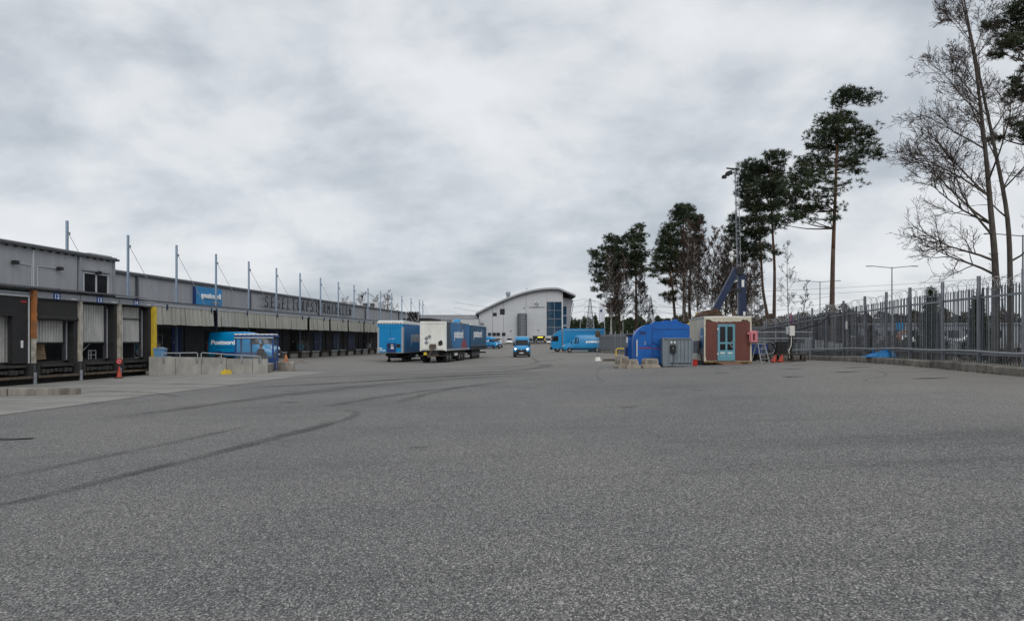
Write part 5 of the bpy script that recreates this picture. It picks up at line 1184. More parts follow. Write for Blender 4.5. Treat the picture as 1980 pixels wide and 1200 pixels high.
# --- small items between the container and the fence
sl = thing('step_ladder', 'aluminium step ladder open beside the right side of the container', 'ladder', (13.05, 39.4, g(13, 39.4)), R(20))
for s in (-1, 1):
    MB().beam((s * .2, -.0, 1.15), (s * .27, -.42, 0), .03, .06).build('front_leg', M['galv_light'], sl); MB().beam((s * .2, .03, 1.15), (s * .27, .42, 0), .03, .05).build('rear_leg', M['galv_light'], sl)
for k in range(4): MB().box(-.24, .24, -.36 + k * .1 - .04, -.36 + k * .1 + .05, .24 + k * .26, .27 + k * .26).build('step', M['galv_light'], sl)
MB().box(-.24, .24, -.12, .12, 1.151, 1.18).build('platform', M['galv_light'], sl)
for i, (x, y, lab, rzz) in enumerate(((14.0, 40.2, 'leaning red and white cone close to the step ladder', 22), (14.35, 40.1, 'leaning red and white cone next to the dark trestle', 15))):
    c = cone('traffic_cone', lab, x, y, g(x, y) + .02, .42, M['cone_red']); c.rotation_euler = (0, R(rzz), 0)
tr = thing('timber_trestle', 'dark timber trestle carrying hoses and black crates by the fence', 'trestle', (14.7, 41.2, g(14.7, 41.2)), R(-4))
for x in (-.6, .0, .62, 1.25):
    for y in (-.3, .35): MB().box(x - .05, x + .05, y - .05, y + .05, 0, .38).build('leg', M['wood_dark'], tr)
for y in (-.35, -.12, .11, .34): MB().box(-.75, 1.4, y, y + .16, .38, .44).build('plank', M['wood_dark'], tr)
MB().box(-.7, 1.3, -.39, -.35, .05, .13).build('brace', M['wood_dark'], tr)
for k in range(4):
    t = thing('black_crate', ['lowest black crate of the stack on the timber trestle', 'second black crate from below on the timber trestle', 'third black crate from below on the timber trestle', 'topmost black crate on the timber trestle'][k], 'crate', (14.75 + .02 * k, 41.2, g(14.7, 41.2) + .442 + k * .165), R(-4 + 3 * k), 'black crates on the trestle')
    c = MB(); c.box(-.28, .28, -.2, .2, 0, .02); c.box(-.28, .28, -.2, -.18, .02, .16); c.box(-.28, .28, .18, .2, .02, .16); c.box(-.28, -.26, -.18, .18, .02, .16); c.box(.26, .28, -.18, .18, .02, .16); c.build('tub', M['black'], t); MB().box(-.3, .3, -.22, -.201, .12, .16).build('rim', M['black'], t)
hc = thing('hose_coil', 'tangled black and silver hose coil left of the stacked crates', 'hose', (14.1, 41.2, g(14.1, 41.2) + .44), 0)
rr = random.Random(5)
for k in range(7):
    pts = [((.3 + .05 * rr.random()) * math.cos(t) * (1 - .2 * k / 7), -.12 + k * .035 + rr.uniform(-.02, .02), .36 + .33 * math.sin(t) + rr.uniform(-.02, .02)) for t in spaced(0, 2 * math.pi * .95, 16)]
    MB().tube(pts, .028, 5).build('hose_loop', M['black'] if k % 3 else M['galv'], hc)
ep = thing('electric_post', 'short post with grey switch boxes and white conduit before the fence', 'switch post', (15.25, 41.0, g(15.2, 41)), R(-5))
MB().box(-.06, .06, -.05, .05, 0, 1.95).build('post', M['wood_dark'], ep); MB().cbox(-.12, .16, -.2, -.051, 1.42, 1.95, .02).build('switch_box', M['white_box'], ep); MB().cbox(-.3, -.16, -.18, -.03, 1.5, 1.9, .02).build('switch_box', M['galv_light'], ep)
MB().tube([(0, -.1, 1.42), (-.02, -.12, .9), (-.15, -.15, .6), (-.1, -.1, .2)], .025, 5).build('conduit', M['white_box'], ep); MB().tube([(.05, -.1, 1.42), (.06, -.12, .9), (-.05, -.15, .5)], .03, 5).build('conduit', M['black'], ep)
rs = thing('round_sign', 'round blue and red parking ban sign seen edge on at the fence', 'sign', (16.9, 45.3, g(16.9, 45.3)), R(60))
MB().tube([(0, .03, 0), (0, .03, 2.9)], .03, 6).build('pole', M['galv'], rs); p = MB().lathe([(.33, -.01), (.33, .01)], (0, 0, 2.45), 'y', 26).build('disc', M['red'], rs)
MB().lathe([(.27, -.004), (.27, .0)], (0, -.011, 2.45), 'y', 26).build('disc_face', M['sign_blue'], p); MB().beam((-.19, -.018, 2.64), (.19, -.018, 2.26), .006, .05, up=(0, 0, 1)).build('disc_bar', M['red'], p)
gt = thing('pipe_rail', 'thin galvanised pipe rail running along the fence behind the trestle', 'railing', (0, 0, 0))
for z in (1.25, 1.62): MB().tube([(13.4, 43.6, z + .45), (16.2, 43.5, z + .48), (17.4, 43.4, z + .46)], .025, 5).build('rail', M['galv_light'], gt)
for x in (13.4, 15.3, 17.3): MB().tube([(x, 43.55, g(x, 43.5)), (x, 43.55, 2.1)], .03, 5).build('post', M['galv'], gt)

# --- sign post, kerb timber and yellow rail in the middle distance
sp = thing('sign_post', 'dark square sign seen from behind on a thin pole in a white concrete foot', 'sign', (8.0, 70.0, g(8, 70)), R(4))
MB().tube([(0, 0, .3), (0, 0, 2.75)], .035, 8).build('pole', M['galv'], sp); MB().box(-.24, .24, -.07, -.04, 2.2, 2.72).build('plate', M['wood_dark'], sp)
MB().prism([(-.26, 0), (.26, 0), (.18, .34), (-.18, .34)], -.24, .24).build('foot', M['white_box'], sp); MB().box(-.12, .12, -.06, .02, 2.73, 2.83).build('bracket', M['rust'], sp)
for z in (2.35, 2.5): MB().box(-.2, .2, -.038, -.03, z, z + .04).build('clamp', M['galv'], sp)
tk2 = thing('timber_kerb', 'reddish timber kerb on the asphalt right of the sign post', 'kerb', (8.3, 68.2, g(9, 68.2)), R(-2))
for k in range(3): MB().cbox(k * .92, k * .92 + .9, -.12, .12, 0, .2, .02).build('timber', M['rust_dark'], tk2)
yr = thing('yellow_rail', 'yellow tubular crash rail beside the concrete barriers', 'barrier', (9.35, 67.4, g(9.4, 67.4)), R(-2))
MB().tube([(0, 0, 0), (0, 0, 1.0), (.1, 0, 1.12), (2.4, 0, 1.12), (2.5, 0, 1.0), (2.5, 0, 0)], .06, 8).build('hoop', M['yellow'], yr); MB().box(.06, 2.44, -.04, .04, .3, .46).build('lower_rail', M['yellow'], yr)
CROWNS = {
    'tall': ((26.38, 62), [(0.04, 3.73), (0.18, 8.25), (0.29, 11.6), (0.36, 14.11), (0.44, 16.62), (0.53, 18.3), (0.68, 19.97), (1.01, 21.31)],
        [(1.35, 21.81, 1.0, 0.5), (2.69, 21.48, 0.92, 0.59), (0.68, 21.31, 0.75, 0.42), (0.18, 19.97, 1.0, 0.5), (-0.49, 19.39, 0.67, 0.42), (1.01, 20.31, 0.67, 0.42), (1.68, 19.72, 0.5, 0.25), (-1.0, 18.46, 1.0, 0.59), (0.34, 18.88, 1.0, 0.42), (2.02, 18.88, 1.17, 0.42), (2.69, 18.46, 0.67, 0.33), (-1.67, 17.54, 0.67, 0.42), (-0.33, 17.79, 0.84, 0.42), (1.18, 18.13, 0.84, 0.42), (2.69, 17.79, 0.84, 0.42), (3.53, 16.87, 0.59, 0.33), (2.35, 17.12, 1.0, 0.5), (1.68, 16.29, 0.84, 0.5), (2.35, 15.7, 0.59, 0.25), (-2.17, 16.62, 0.67, 0.42), (-1.0, 16.79, 1.0, 0.5), (-0.33, 16.12, 0.5, 0.33), (-2.5, 15.78, 0.84, 0.5), (-1.33, 15.62, 0.84, 0.5), (-3.01, 14.95, 0.84, 0.5), (-2.0, 14.61, 0.84, 0.5), (-1.0, 14.95, 0.5, 0.33), (-3.34, 13.94, 1.0, 0.59), (-2.34, 13.61, 0.84, 0.5), (-3.84, 13.1, 0.84, 0.5), (-2.67, 12.6, 1.0, 0.5), (-1.67, 12.6, 0.67, 0.33), (-0.66, 12.6, 0.42, 0.2), (-3.68, 11.76, 0.84, 0.5), (-2.67, 11.93, 0.67, 0.33), (-4.18, 11.26, 0.59, 0.33), (-0.08, 11.6, 0.25, 0.2)]),
    'lean': ((25.84, 76), [(0.04, 4.0), (-0.37, 6.67), (-0.68, 10.78), (-0.98, 13.85), (-1.19, 15.91), (-1.5, 18.58)],
        [(-1.7, 18.99, 0.82, 0.62), (-2.32, 18.17, 0.62, 0.51), (-1.09, 18.17, 1.03, 0.62), (-2.11, 17.14, 0.82, 0.62), (-2.73, 16.52, 0.51, 0.41), (-1.5, 16.32, 1.03, 0.62), (-2.52, 15.09, 0.72, 0.51), (-1.29, 15.09, 1.03, 0.62), (-3.14, 14.06, 0.62, 0.51), (-2.11, 13.85, 1.03, 0.62), (-3.35, 12.83, 0.62, 0.51), (-2.32, 12.42, 1.03, 0.72), (-1.09, 12.42, 0.82, 0.62), (-2.93, 11.19, 0.82, 0.62), (-1.7, 10.98, 0.92, 0.62), (-2.52, 9.95, 0.62, 0.41), (-1.5, 10.16, 0.62, 0.41)]),
    'straight': ((25.18, 72), [(-0.03, 4.07), (0.03, 8.35), (-0.13, 11.26), (-0.23, 13.6), (-0.36, 15.93), (-0.46, 19.04)],
        [(-0.46, 19.04, 0.97, 0.58), (0.41, 18.46, 0.58, 0.39), (-1.34, 18.46, 0.78, 0.58), (-0.75, 18.07, 1.17, 0.58), (0.22, 17.49, 0.78, 0.49), (-1.14, 16.52, 1.17, 0.58), (0.03, 16.52, 0.97, 0.58), (-0.56, 15.54, 1.17, 0.58), (0.61, 15.74, 0.78, 0.49), (-0.75, 14.38, 0.97, 0.58), (0.41, 14.77, 0.78, 0.49), (-1.34, 13.21, 0.97, 0.58), (-0.17, 13.21, 0.58, 0.39), (-0.95, 10.29, 0.49, 0.29), (0.03, 9.9, 0.39, 0.19), (-1.14, 12.04, 0.58, 0.39)]),
    'pair_left': ((18.16, 126), [(0.01, 2.61), (-0.28, 6.94), (-0.56, 9.76), (-1.03, 14.46), (-1.22, 17.85)],
        [(-1.41, 18.79, 0.94, 0.56), (-0.47, 18.23, 0.75, 0.47), (-1.88, 18.23, 0.56, 0.38), (-3.29, 16.72, 1.13, 0.75), (-2.16, 16.91, 0.75, 0.56), (-4.04, 15.97, 0.66, 0.47), (-1.03, 16.72, 0.94, 0.75), (-3.1, 15.22, 1.13, 0.75), (-4.23, 14.28, 0.75, 0.56), (-1.97, 15.22, 0.94, 0.56), (-3.67, 12.96, 0.94, 0.75), (-2.54, 13.71, 0.94, 0.75), (-1.22, 13.71, 0.94, 0.75), (-3.29, 11.83, 0.94, 0.66), (-1.97, 11.83, 0.94, 0.66), (-2.72, 10.51, 0.94, 0.56), (-4.23, 10.14, 0.66, 0.38), (-3.48, 9.19, 0.47, 0.38), (-0.65, 12.21, 0.94, 0.75), (-1.22, 7.5, 0.75, 0.56), (-0.84, 6.56, 0.75, 0.56), (-1.03, 8.25, 0.56, 0.38)]),
    'pair_right': ((20.19, 122), [(0.0, 2.57), (0.04, 6.77), (-0.05, 12.23), (-0.14, 15.88), (0.13, 19.52)],
        [(0.4, 20.07, 0.73, 0.46), (-0.33, 19.52, 0.55, 0.46), (0.77, 18.79, 0.73, 0.46), (-1.42, 18.61, 0.91, 0.55), (-0.51, 18.07, 1.09, 0.55), (-1.97, 17.7, 0.73, 0.55), (0.59, 17.7, 0.73, 0.46), (-1.97, 16.61, 1.09, 0.73), (-0.69, 16.79, 0.91, 0.73), (-2.51, 15.51, 0.91, 0.73), (-1.24, 15.33, 1.09, 0.73), (0.22, 15.51, 0.91, 0.73), (1.68, 15.7, 0.64, 0.64), (0.95, 14.6, 0.91, 0.64), (-0.87, 14.06, 0.91, 0.73), (-1.97, 14.06, 0.91, 0.73), (1.13, 13.33, 0.55, 0.46), (0.4, 13.69, 0.73, 0.55), (-0.51, 12.6, 0.73, 0.55), (0.95, 10.78, 0.55, 0.55), (-1.24, 12.23, 0.91, 0.73)]),
    'group_left': ((23.39, 108), [(0.09, 4.08), (-0.07, 6.98), (-0.31, 9.4), (-0.64, 11.82), (-0.56, 15.05), (-0.64, 17.79)],
        [(-0.8, 17.95, 0.81, 0.65), (-1.28, 17.14, 0.65, 0.48), (-0.31, 16.82, 0.97, 0.65), (-2.09, 15.85, 0.73, 0.65), (-0.96, 15.53, 0.97, 0.65), (-2.41, 14.72, 0.65, 0.56), (-1.44, 14.4, 0.81, 0.65), (-0.15, 14.24, 0.97, 0.65), (-2.57, 13.59, 0.65, 0.56), (-1.61, 13.27, 0.81, 0.65), (-0.31, 12.95, 0.97, 0.65), (-2.73, 12.47, 0.65, 0.48), (-3.38, 11.82, 0.65, 0.4), (-2.09, 11.98, 0.81, 0.56), (-3.06, 11.01, 0.73, 0.32), (-0.8, 11.66, 0.81, 0.65), (-1.44, 10.21, 0.65, 0.48), (-0.48, 10.05, 0.65, 0.65), (-1.28, 8.27, 0.65, 0.4), (-0.31, 8.43, 0.48, 0.48), (-0.8, 7.46, 0.65, 0.4)]),
    'group_top': ((25.64, 112), [(0.04, 4.17), (0.04, 9.69), (-0.04, 16.38), (-0.04, 21.4)],
        [(0.12, 21.73, 0.84, 0.5), (-0.88, 21.48, 0.67, 0.5), (-1.21, 20.4, 0.67, 0.67), (-0.04, 20.56, 1.0, 0.67), (-1.05, 19.73, 0.84, 0.5), (0.46, 19.89, 0.84, 0.5), (-1.21, 18.72, 0.67, 0.5), (-0.55, 17.72, 0.84, 0.67), (-1.05, 16.05, 1.0, 0.67), (0.29, 16.38, 1.0, 0.84), (-0.21, 14.37, 1.0, 0.84), (-0.55, 12.37, 1.0, 0.84)]),
    'group_right': ((25.15, 106), [(-0.02, 4.03), (-0.05, 9.26), (0.51, 15.59), (0.9, 18.76)],
        [(0.03, 20.02, 0.48, 0.48), (0.98, 18.91, 0.79, 0.48), (1.62, 18.28, 0.48, 0.48), (0.19, 17.96, 0.79, 0.63), (1.14, 17.49, 0.63, 0.63), (0.67, 15.91, 0.79, 0.79), (1.46, 15.27, 0.55, 0.48), (0.19, 14.01, 0.79, 0.63), (1.14, 14.01, 0.79, 0.63), (0.67, 12.74, 0.63, 0.63), (-0.13, 12.11, 0.79, 0.63)]),
    'edge': ((21.98, 31), [(0.01, 3.59), (-0.01, 7.69), (-0.05, 11.68), (-0.11, 16.67)],
        [(-1.21, 15.37, 0.5, 0.3), (-1.51, 14.97, 0.4, 0.25), (-0.91, 14.97, 0.4, 0.3), (-1.81, 14.87, 0.3, 0.15), (-1.01, 14.47, 0.5, 0.3), (-1.91, 13.82, 0.4, 0.25), (-1.41, 14.02, 0.5, 0.25), (-0.91, 13.87, 0.4, 0.25), (-1.61, 13.57, 0.3, 0.15), (-1.11, 11.98, 0.4, 0.25), (-0.91, 11.68, 0.4, 0.3), (-1.21, 12.28, 0.25, 0.15), (-1.21, 10.48, 0.5, 0.25), (-1.61, 10.18, 0.35, 0.2), (-0.91, 10.28, 0.4, 0.25), (-0.91, 12.67, 0.2, 0.12), (-0.81, 9.88, 0.2, 0.1)]),
}
# ------------------------------------------------------------------ trees
def np_mesh(name, V, F, mats, mi=None, smooth=False):
    """V: (n,3), F: (m,3) or (m,4) arrays"""
    me = bpy.data.meshes.new(name); k = F.shape[1]
    me.vertices.add(len(V)); me.vertices.foreach_set('co', np.asarray(V, dtype=np.float32).ravel())
    me.loops.add(F.size); me.loops.foreach_set('vertex_index', np.asarray(F, dtype=np.int32).ravel())
    me.polygons.add(len(F)); me.polygons.foreach_set('loop_start', np.arange(0, F.size, k, dtype=np.int32)); me.polygons.foreach_set('loop_total', np.full(len(F), k, dtype=np.int32))
    for m in mats: me.materials.append(m)
    if mi is not None: me.polygons.foreach_set('material_index', np.asarray(mi, dtype=np.int32))
    me.update(calc_edges=True); me.validate(); return me
def tuft_faces(rs, C, n, length, width, up=.35):
    """bursts of slim needle blades around the points C; returns triangle soup"""
    C = np.repeat(np.asarray(C), n, axis=0); k = len(C)
    d = rs.normal(size=(k, 3)); d[:, 2] = d[:, 2] * .8 + up; d /= np.linalg.norm(d, axis=1, keepdims=True)
    a = rs.normal(size=(k, 3)); s = np.cross(d, a); s /= np.linalg.norm(s, axis=1, keepdims=True)
    L = length * rs.uniform(.6, 1.25, size=(k, 1)); b = C + d * L * .1
    V = np.stack([b + s * width / 2, b - s * width / 2, C + d * L], axis=1).reshape(-1, 3)
    return V, np.arange(k * 3).reshape(-1, 3)
def pine(name, label, key, r0, seed, depth=1.0, tuft=.34, dens=1.0, group=None, limb=.045):
    (X, Y), trunk, pads = CROWNS[key]; rs = np.random.RandomState(seed); rr = random.Random(seed)
    zb = g(X, Y); t = thing(name, label, 'tree', (X, Y, zb), 0, group)
    pts = [(trunk[0][0], 0, -.4)] + [(x, rr.uniform(-.1, .1), z - zb) for x, z in trunk]; top = pts[-1][2]
    sm = smooth_line(pts, 4); rad = [max(r0 * (1 - .82 * max(p.z, 0) / top), .03) for p in sm]
    cut = next(i for i, p in enumerate(sm) if p.z > top * .42)
    MB().tube(sm[:cut + 1], rad[:cut + 1], 10).build('trunk', M['pine_bark'], t, smooth=True)
    MB().tube(sm[cut:], rad[cut:], 10).build('upper_trunk', M['pine_bark_top'], t, smooth=True)
    def tx(z):
        i = min(range(len(sm)), key=lambda q: abs(sm[q].z - z)); return sm[i], rad[i]
    br = MB(); C = []
    for dx, z, rx, rz in pads:
        z -= zb
        base, rb = tx(z - abs(dx) * .12 - .15); off = abs(dx - base.x)
        # the foliage pad, once where it shows and once or twice around the trunk
        lo = rr.uniform(-1, 1) * max(rx, .6) * depth; spots = [(dx, lo)]
        for q in range(1):
            an = rr.uniform(0, 2 * math.pi); rad_ = max(off, .8) * rr.uniform(.5, 1.0); spots.append((base.x + rad_ * math.cos(an) * .6 * (1 if dx > base.x else 1), rad_ * math.sin(an) + rr.uniform(-.5, .5)))
        for q, (sx, sy) in enumerate(spots):
            c = Vector((sx, sy, z + rr.uniform(-.1, .1))); w = c - base
            mid = base + w * .5 + Vector((0, 0, -.06 * w.length + rr.uniform(-.1, .1)))
            if q < 2: br.tube(smooth_line([base, mid, c], 3), [max(min(rb * .5, limb * (1 + .5 * w.length)) * (1 - .8 * i / 6), .012) for i in range(7)], 5, cap=False)
            n = int(max(12, 80 * rx * rz * 2.2) * dens * (1 if q == 0 else .4)); u = rs.normal(size=(n, 3)); u /= np.linalg.norm(u, axis=1, keepdims=True)
            u *= rs.uniform(.35, 1.0, size=(n, 1)) ** .6
            # clumped: draw points towards a few sub-centres so that gaps open between them
            sub = rs.normal(size=(5, 3)) * .6; u = u * .85 + sub[rs.randint(0, 5, n)] * .62
            C.append(u * np.array([rx * 1.25, max(rx * .95, .5), rz * .95]) + np.array(c))
            if q == 0:
                for j in range(3):
                    e = Vector((rr.uniform(-1, 1) * rx * .8, rr.uniform(-1, 1) * rx * .7, rr.uniform(-.3, .5) * rz)); br.tube([mid.lerp(c, .6), c + e * .5, c + e], [.03, .02, .01], 4, cap=False)
    stuff(br.build('branches', M['pine_bark'], t)); C = np.concatenate(C)
    V, F = tuft_faces(rs, C, 18, tuft, tuft * .15)
    put('crown', np_mesh('crown', V, F, [M['needles']]), t); return t
PG = 'tall pines along the yard'
pine('pine_tree', 'tallest lone pine with bare reddish trunk and left heavy crown above the fence', 'tall', .25, 1, tuft=.3, dens=1.05, group=PG)
pine('pine_tree', 'leaning pine with dense crown right beside the lattice mast', 'lean', .19, 2, tuft=.34, dens=.95, group=PG)
pine('pine_tree', 'straight trunked pine between the leaning pine and the tallest pine', 'straight', .21, 3, tuft=.34, dens=.95, group=PG)
pine('pine_tree', 'left pine of the pair above the parked lorry, with drooping left branches', 'pair_left', .24, 4, tuft=.46, dens=.6, group=PG)
pine('pine_tree', 'right pine of the pair above the parked lorry, with slanting top', 'pair_right', .29, 5, tuft=.46, dens=.6, group=PG)
pine('pine_tree', 'low branched pine on the left of the grove behind the tank', 'group_left', .27, 6, tuft=.44, dens=.6, group=PG)
pine('pine_tree', 'round topped pine that is the highest of the grove behind the tank', 'group_top', .34, 7, tuft=.44, dens=.6, group=PG)
pine('pine_tree', 'pine on the right of the grove behind the tank, among reddish twigs', 'group_right', .28, 8, tuft=.44, dens=.6, group=PG)
pine('pine_tree', 'near pine whose branches hang in from the right edge', 'edge', .3, 9, tuft=.2, dens=2.8, group=PG, limb=.03)

class Twigs:
    def __init__(s): s.V = []; s.F = []; s.o = 0
    def seg(s, pts, rad, n=3):
        k = len(pts); P = np.array(pts); D = np.gradient(P, axis=0); D /= np.linalg.norm(D, axis=1, keepdims=True) + 1e-9
        a = np.where(np.abs(D[:, 2:3]) < .9, np.array([[0, 0, 1.]]), np.array([[1., 0, 0]])); x = np.cross(D, a); x /= np.linalg.norm(x, axis=1, keepdims=True) + 1e-9; y = np.cross(D, x)
        t = np.arange(n) * 2 * np.pi / n; R_ = np.array(rad)[:, None, None]
        V = P[:, None] + R_ * (x[:, None] * np.cos(t)[None, :, None] + y[:, None] * np.sin(t)[None, :, None])
        i = np.arange(k - 1)[:, None]; j = np.arange(n)[None]; q = np.stack([i * n + j, i * n + (j + 1) % n, (i + 1) * n + (j + 1) % n, (i + 1) * n + j], -1).reshape(-1, 4)
        s.V.append(V.reshape(-1, 3)); s.F.append(q + s.o); s.o += k * n
    def mesh(s, name, m): return np_mesh(name, np.concatenate(s.V), np.concatenate(s.F), [m])
def wander(rr, p, d, L, n, bend, up):
    pts = [p.copy()]; d = d.normalized()
    for i in range(n):
        d = (d + Vector((rr.uniform(-bend, bend), rr.uniform(-bend, bend), rr.uniform(-bend, bend) + up))).normalized(); p = p + d * (L / n); pts.append(p.copy())
    return pts
def bare_tree(name, label, X, Y, trunk, r0, limbs, levels, spread, rmin, seed, bark='bark', twig='twig', cat='tree', group=None, up=.1, start=.3, side=None, base_z=None, lenk=1.0, droop=0.0, only=None):
    """trunk: [(dx, dy, z)]; limbs: count; levels: children per level; spread: limb length"""
    rr = random.Random(seed); zb = g(X, Y) if base_z is None else base_z; t = thing(name, label, cat, (X, Y, zb), 0, group)
    sm = smooth_line([(trunk[0][0], trunk[0][1], -.3)] + [tuple(p) for p in trunk], 5); H = sm[-1].z
    rad = [max(r0 * (1 - .9 * max(p.z, 0) / H), rmin * 1.5) for p in sm]
    MB().tube(sm, rad, 8).build('trunk', M[bark], t, smooth=True)
    tw = Twigs(); lm = Twigs()
    def grow(p, d, L, r, lev):
        n = 5 if lev < 2 else 3
        pts = wander(rr, p, d, L, n, .22 if lev else .16, up * (.6 if lev == 0 else .5) - (droop if lev >= 1 else 0)); (lm if lev == 0 else tw).seg(pts, [max(r * (1 - .75 * i / n), rmin) for i in range(n + 1)], 5 if lev == 0 else 3)
        if lev >= len(levels): return
        for k in range(levels[lev]):
            f = rr.uniform(.25, 1.0); i = min(int(f * n), n - 1); q = pts[i].lerp(pts[i + 1], f * n - i); ax = (pts[i + 1] - pts[i]).normalized()
            v = Vector((rr.gauss(0, 1), rr.gauss(0, 1), rr.gauss(0, .8))); v = (v - ax * v.dot(ax)).normalized()
            grow(q, ax * .75 + v * rr.uniform(.5, .95), L * rr.uniform(.32, .55) * (1.15 - .4 * f), max(r * .45, rmin), lev + 1)
    for k in range(limbs):
        f = start + (1 - start) * (k + rr.random()) / limbs; z = f * H; i = min(range(len(sm)), key=lambda q: abs(sm[q].z - z)); an = (k * 2.4 + rr.uniform(-.5, .5)) if side is None else (side[0] + rr.uniform(-1, 1) * side[1])
        el = .35 + .75 * f; L = spread * lenk * (1.25 - f) * rr.uniform(.75, 1.2) if f > .45 else spread * rr.uniform(.6, .95)
        grow(sm[i], Vector((math.cos(an), math.sin(an), math.tan(el * .9))), max(L, .5), max(rad[i] * .45, rmin * 2), 0)
    if lm.V: stuff(put('limbs', lm.mesh('limbs', M[bark]), t))
    if tw.V: stuff(put('twigs', tw.mesh('twigs', M[twig]), t))
    return t
# the two big bare trees at the right edge
PI = math.pi
bare_tree('bare_tree', 'large bare deciduous tree with grey trunk and wide leftward twigs at the right edge', 18.6, 29, [(.1, 0, 0), (.1, 0, 3.5), (-.02, .1, 6), (-.3, .1, 9), (-.75, 0, 12), (-1.3, 0, 14.5)], .16, 20, [12, 8, 4], 4.6, .006, 31, start=.24, up=.13, side=(PI, 1.6))
bare_tree('bare_tree', 'second bare tree with slimmer trunk leaning left behind the first', 20.6, 31, [(.0, 0, 0), (.0, 0, 3), (-.12, 0, 6), (-.6, .1, 9), (-1.3, 0, 12), (-1.9, 0, 15), (-2.2, 0, 17)], .13, 13, [8, 6, 3], 3.2, .006, 32, start=.25, up=.12)
bare_tree('leafy_shrub', 'low shrub with a few withered leaves below the big bare trees', 18.2, 27.6, [(0, 0, 0), (-.1, 0, 2.0), (-.35, 0, 4.0)], .04, 7, [5, 3], 1.3, .006, 33, cat='shrub', side=(PI, 1.8), start=.45)
# birches and thin trees among the pines
BG = 'bare thin trees among the pines'
spec = [(15.9, 119, 15.5, 'birch', 'twig', 'white stemmed birch at the left of the pine pair'), (17.9, 121, 15, 'birch', 'twig_red', 'white birch stem between the two pines above the lorry'), (20.4, 117, 13, 'bark', 'twig', 'bare tree on the right of the pine pair with arching twigs'),
        (16.9, 124, 13, 'bark', 'twig_red', 'reddish twigged tree inside the crown of the left pair pine'),
        (22.8, 100, 17, 'birch', 'twig_red', 'reddish twigged birch in front of the highest grove pine'), (25.6, 104, 18, 'bark', 'twig_red', 'reddish brown tree in the middle of the grove'), (27.4, 103, 16.5, 'birch', 'twig_red', 'reddish birch right of the grove centre'), (28.6, 100, 16, 'bark', 'twig_red', 'brown bare tree right of the grove above the crane bucket'),
        (28.4, 96, 15, 'bark', 'twig', 'dark bare tree just left of the crane boom'), (29.8, 98, 14.5, 'birch', 'twig_red', 'thin birch behind the crane knuckle'), (27.9, 88, 12.5, 'birch', 'twig', 'pale birch between crane column and pylon'), (30.5, 101, 13.5, 'bark', 'twig_red', 'thin brown tree behind the lattice mast'),
        (26.2, 92, 12, 'bark', 'twig', 'thin bare tree left of the crane boom'), (24.2, 97, 14, 'birch', 'twig', 'slim birch in the gap of the grove'),
        (33.3, 90, 13.3, 'birch', 'twig', 'slender bare birch standing alone left of the tallest pine'), (36.2, 94, 9, 'bark', 'twig', 'small bare tree with drooping twigs left of the tallest pine')]
for i, (x, y, h, b, tw, lab) in enumerate(spec):
    rr = random.Random(100 + i); w = rr.uniform(-.6, .6)
    bare_tree('birch_tree' if b == 'birch' else 'bare_tree', lab, x, y, [(0, 0, 0), (w * .3, .1, h * .35), (w, -.1, h * .7), (w * 1.3 + .2, 0, h)], .11, 36 if i < 14 else 17, [9, 6] if i < 14 else [7, 5], h * (.22 if i < 14 else .18), .02 if i < 14 else .013, 50 + i, b, tw, group=BG, start=.32, up=.22)
# round bare bushes and small trees beyond the fence
spec = [(39.0, 100, 6.6, 3.2, 'round bare tree beyond the fence left of the tallest pine'), (47.5, 112, 5.5, 3.0, 'bare bush beyond the fence right of the tallest pine'), (51.5, 108, 5.2, 3.0, 'second bare bush right of the tallest pine'), (58, 105, 5.6, 3.2, 'bare bush below the double lamp post beyond the fence'), (34.2, 104, 5.0, 2.8, 'low bare bush behind the straight pine beyond the fence'), (63, 100, 4.8, 3, 'low bare bush right of the double lamp post'), (31.0, 84, 4.0, 2.4, 'small bare bush behind the fence next to the straight pine'), (29.4, 80, 3.6, 2.2, 'small bare bush at the foot of the leaning pine')]
for i, (x, y, h, s, lab) in enumerate(spec):
    bare_tree('bare_bush', lab, x, y, [(0, 0, 0), (.1, 0, h * .25), (.0, .1, h * .55)], .14, 11, [8, 6], s, .02, 80 + i, cat='bush', group='bare bushes beyond the fence', start=.25, up=.12)
for i, (x, h, lab) in enumerate(((-42, 13, 'bare tree showing above the hall roof, leftmost'), (-38, 14.2, 'bare tree above the hall roof, second from left'), (-34.5, 13.5, 'bare tree above the hall roof behind the middle masts'), (-31.5, 15, 'bare tree with the widest crown above the hall roof'))):
    bare_tree('bare_tree', lab, x, 190, [(0, 0, 0), (.1, 0, h * .4), (0, 0, h * .85)], .3, 14, [7, 5], 5, .028, 120 + i, group='bare trees behind the hall', start=.3)
# small conifers beyond the fence
def spruce(name, label, x, y, h, seed, group=None):
    rs = np.random.RandomState(seed); t = thing(name, label, 'tree', (x, y, g(x, y) + .2), 0, group); MB().tube([(0, 0, -.3), (0, 0, h)], [.14, .02], 6).build('trunk', M['pine_bark'], t)
    n = int(70 * h); z = rs.uniform(.08, 1, n) ** 1.2; an = rs.uniform(0, 6.28, n); r = (1 - z) * h * .24 * rs.uniform(.3, 1.05, n) + .05
    V, F = tuft_faces(rs, np.stack([r * np.cos(an), r * np.sin(an), z * h], 1), 14, .5, .09, -.1); put('crown', np_mesh('crown', V, F, [M['needles']]), t); return t
spruce('spruce_tree', 'small dark spruce beyond the fence between two posts below the bare branches', 33.0, 59, 5.2, 1, 'small spruces beyond the fence'); spruce('spruce_tree', 'smaller dark spruce just left of the near fence post', 34.2, 55, 4.3, 2, 'small spruces beyond the fence')

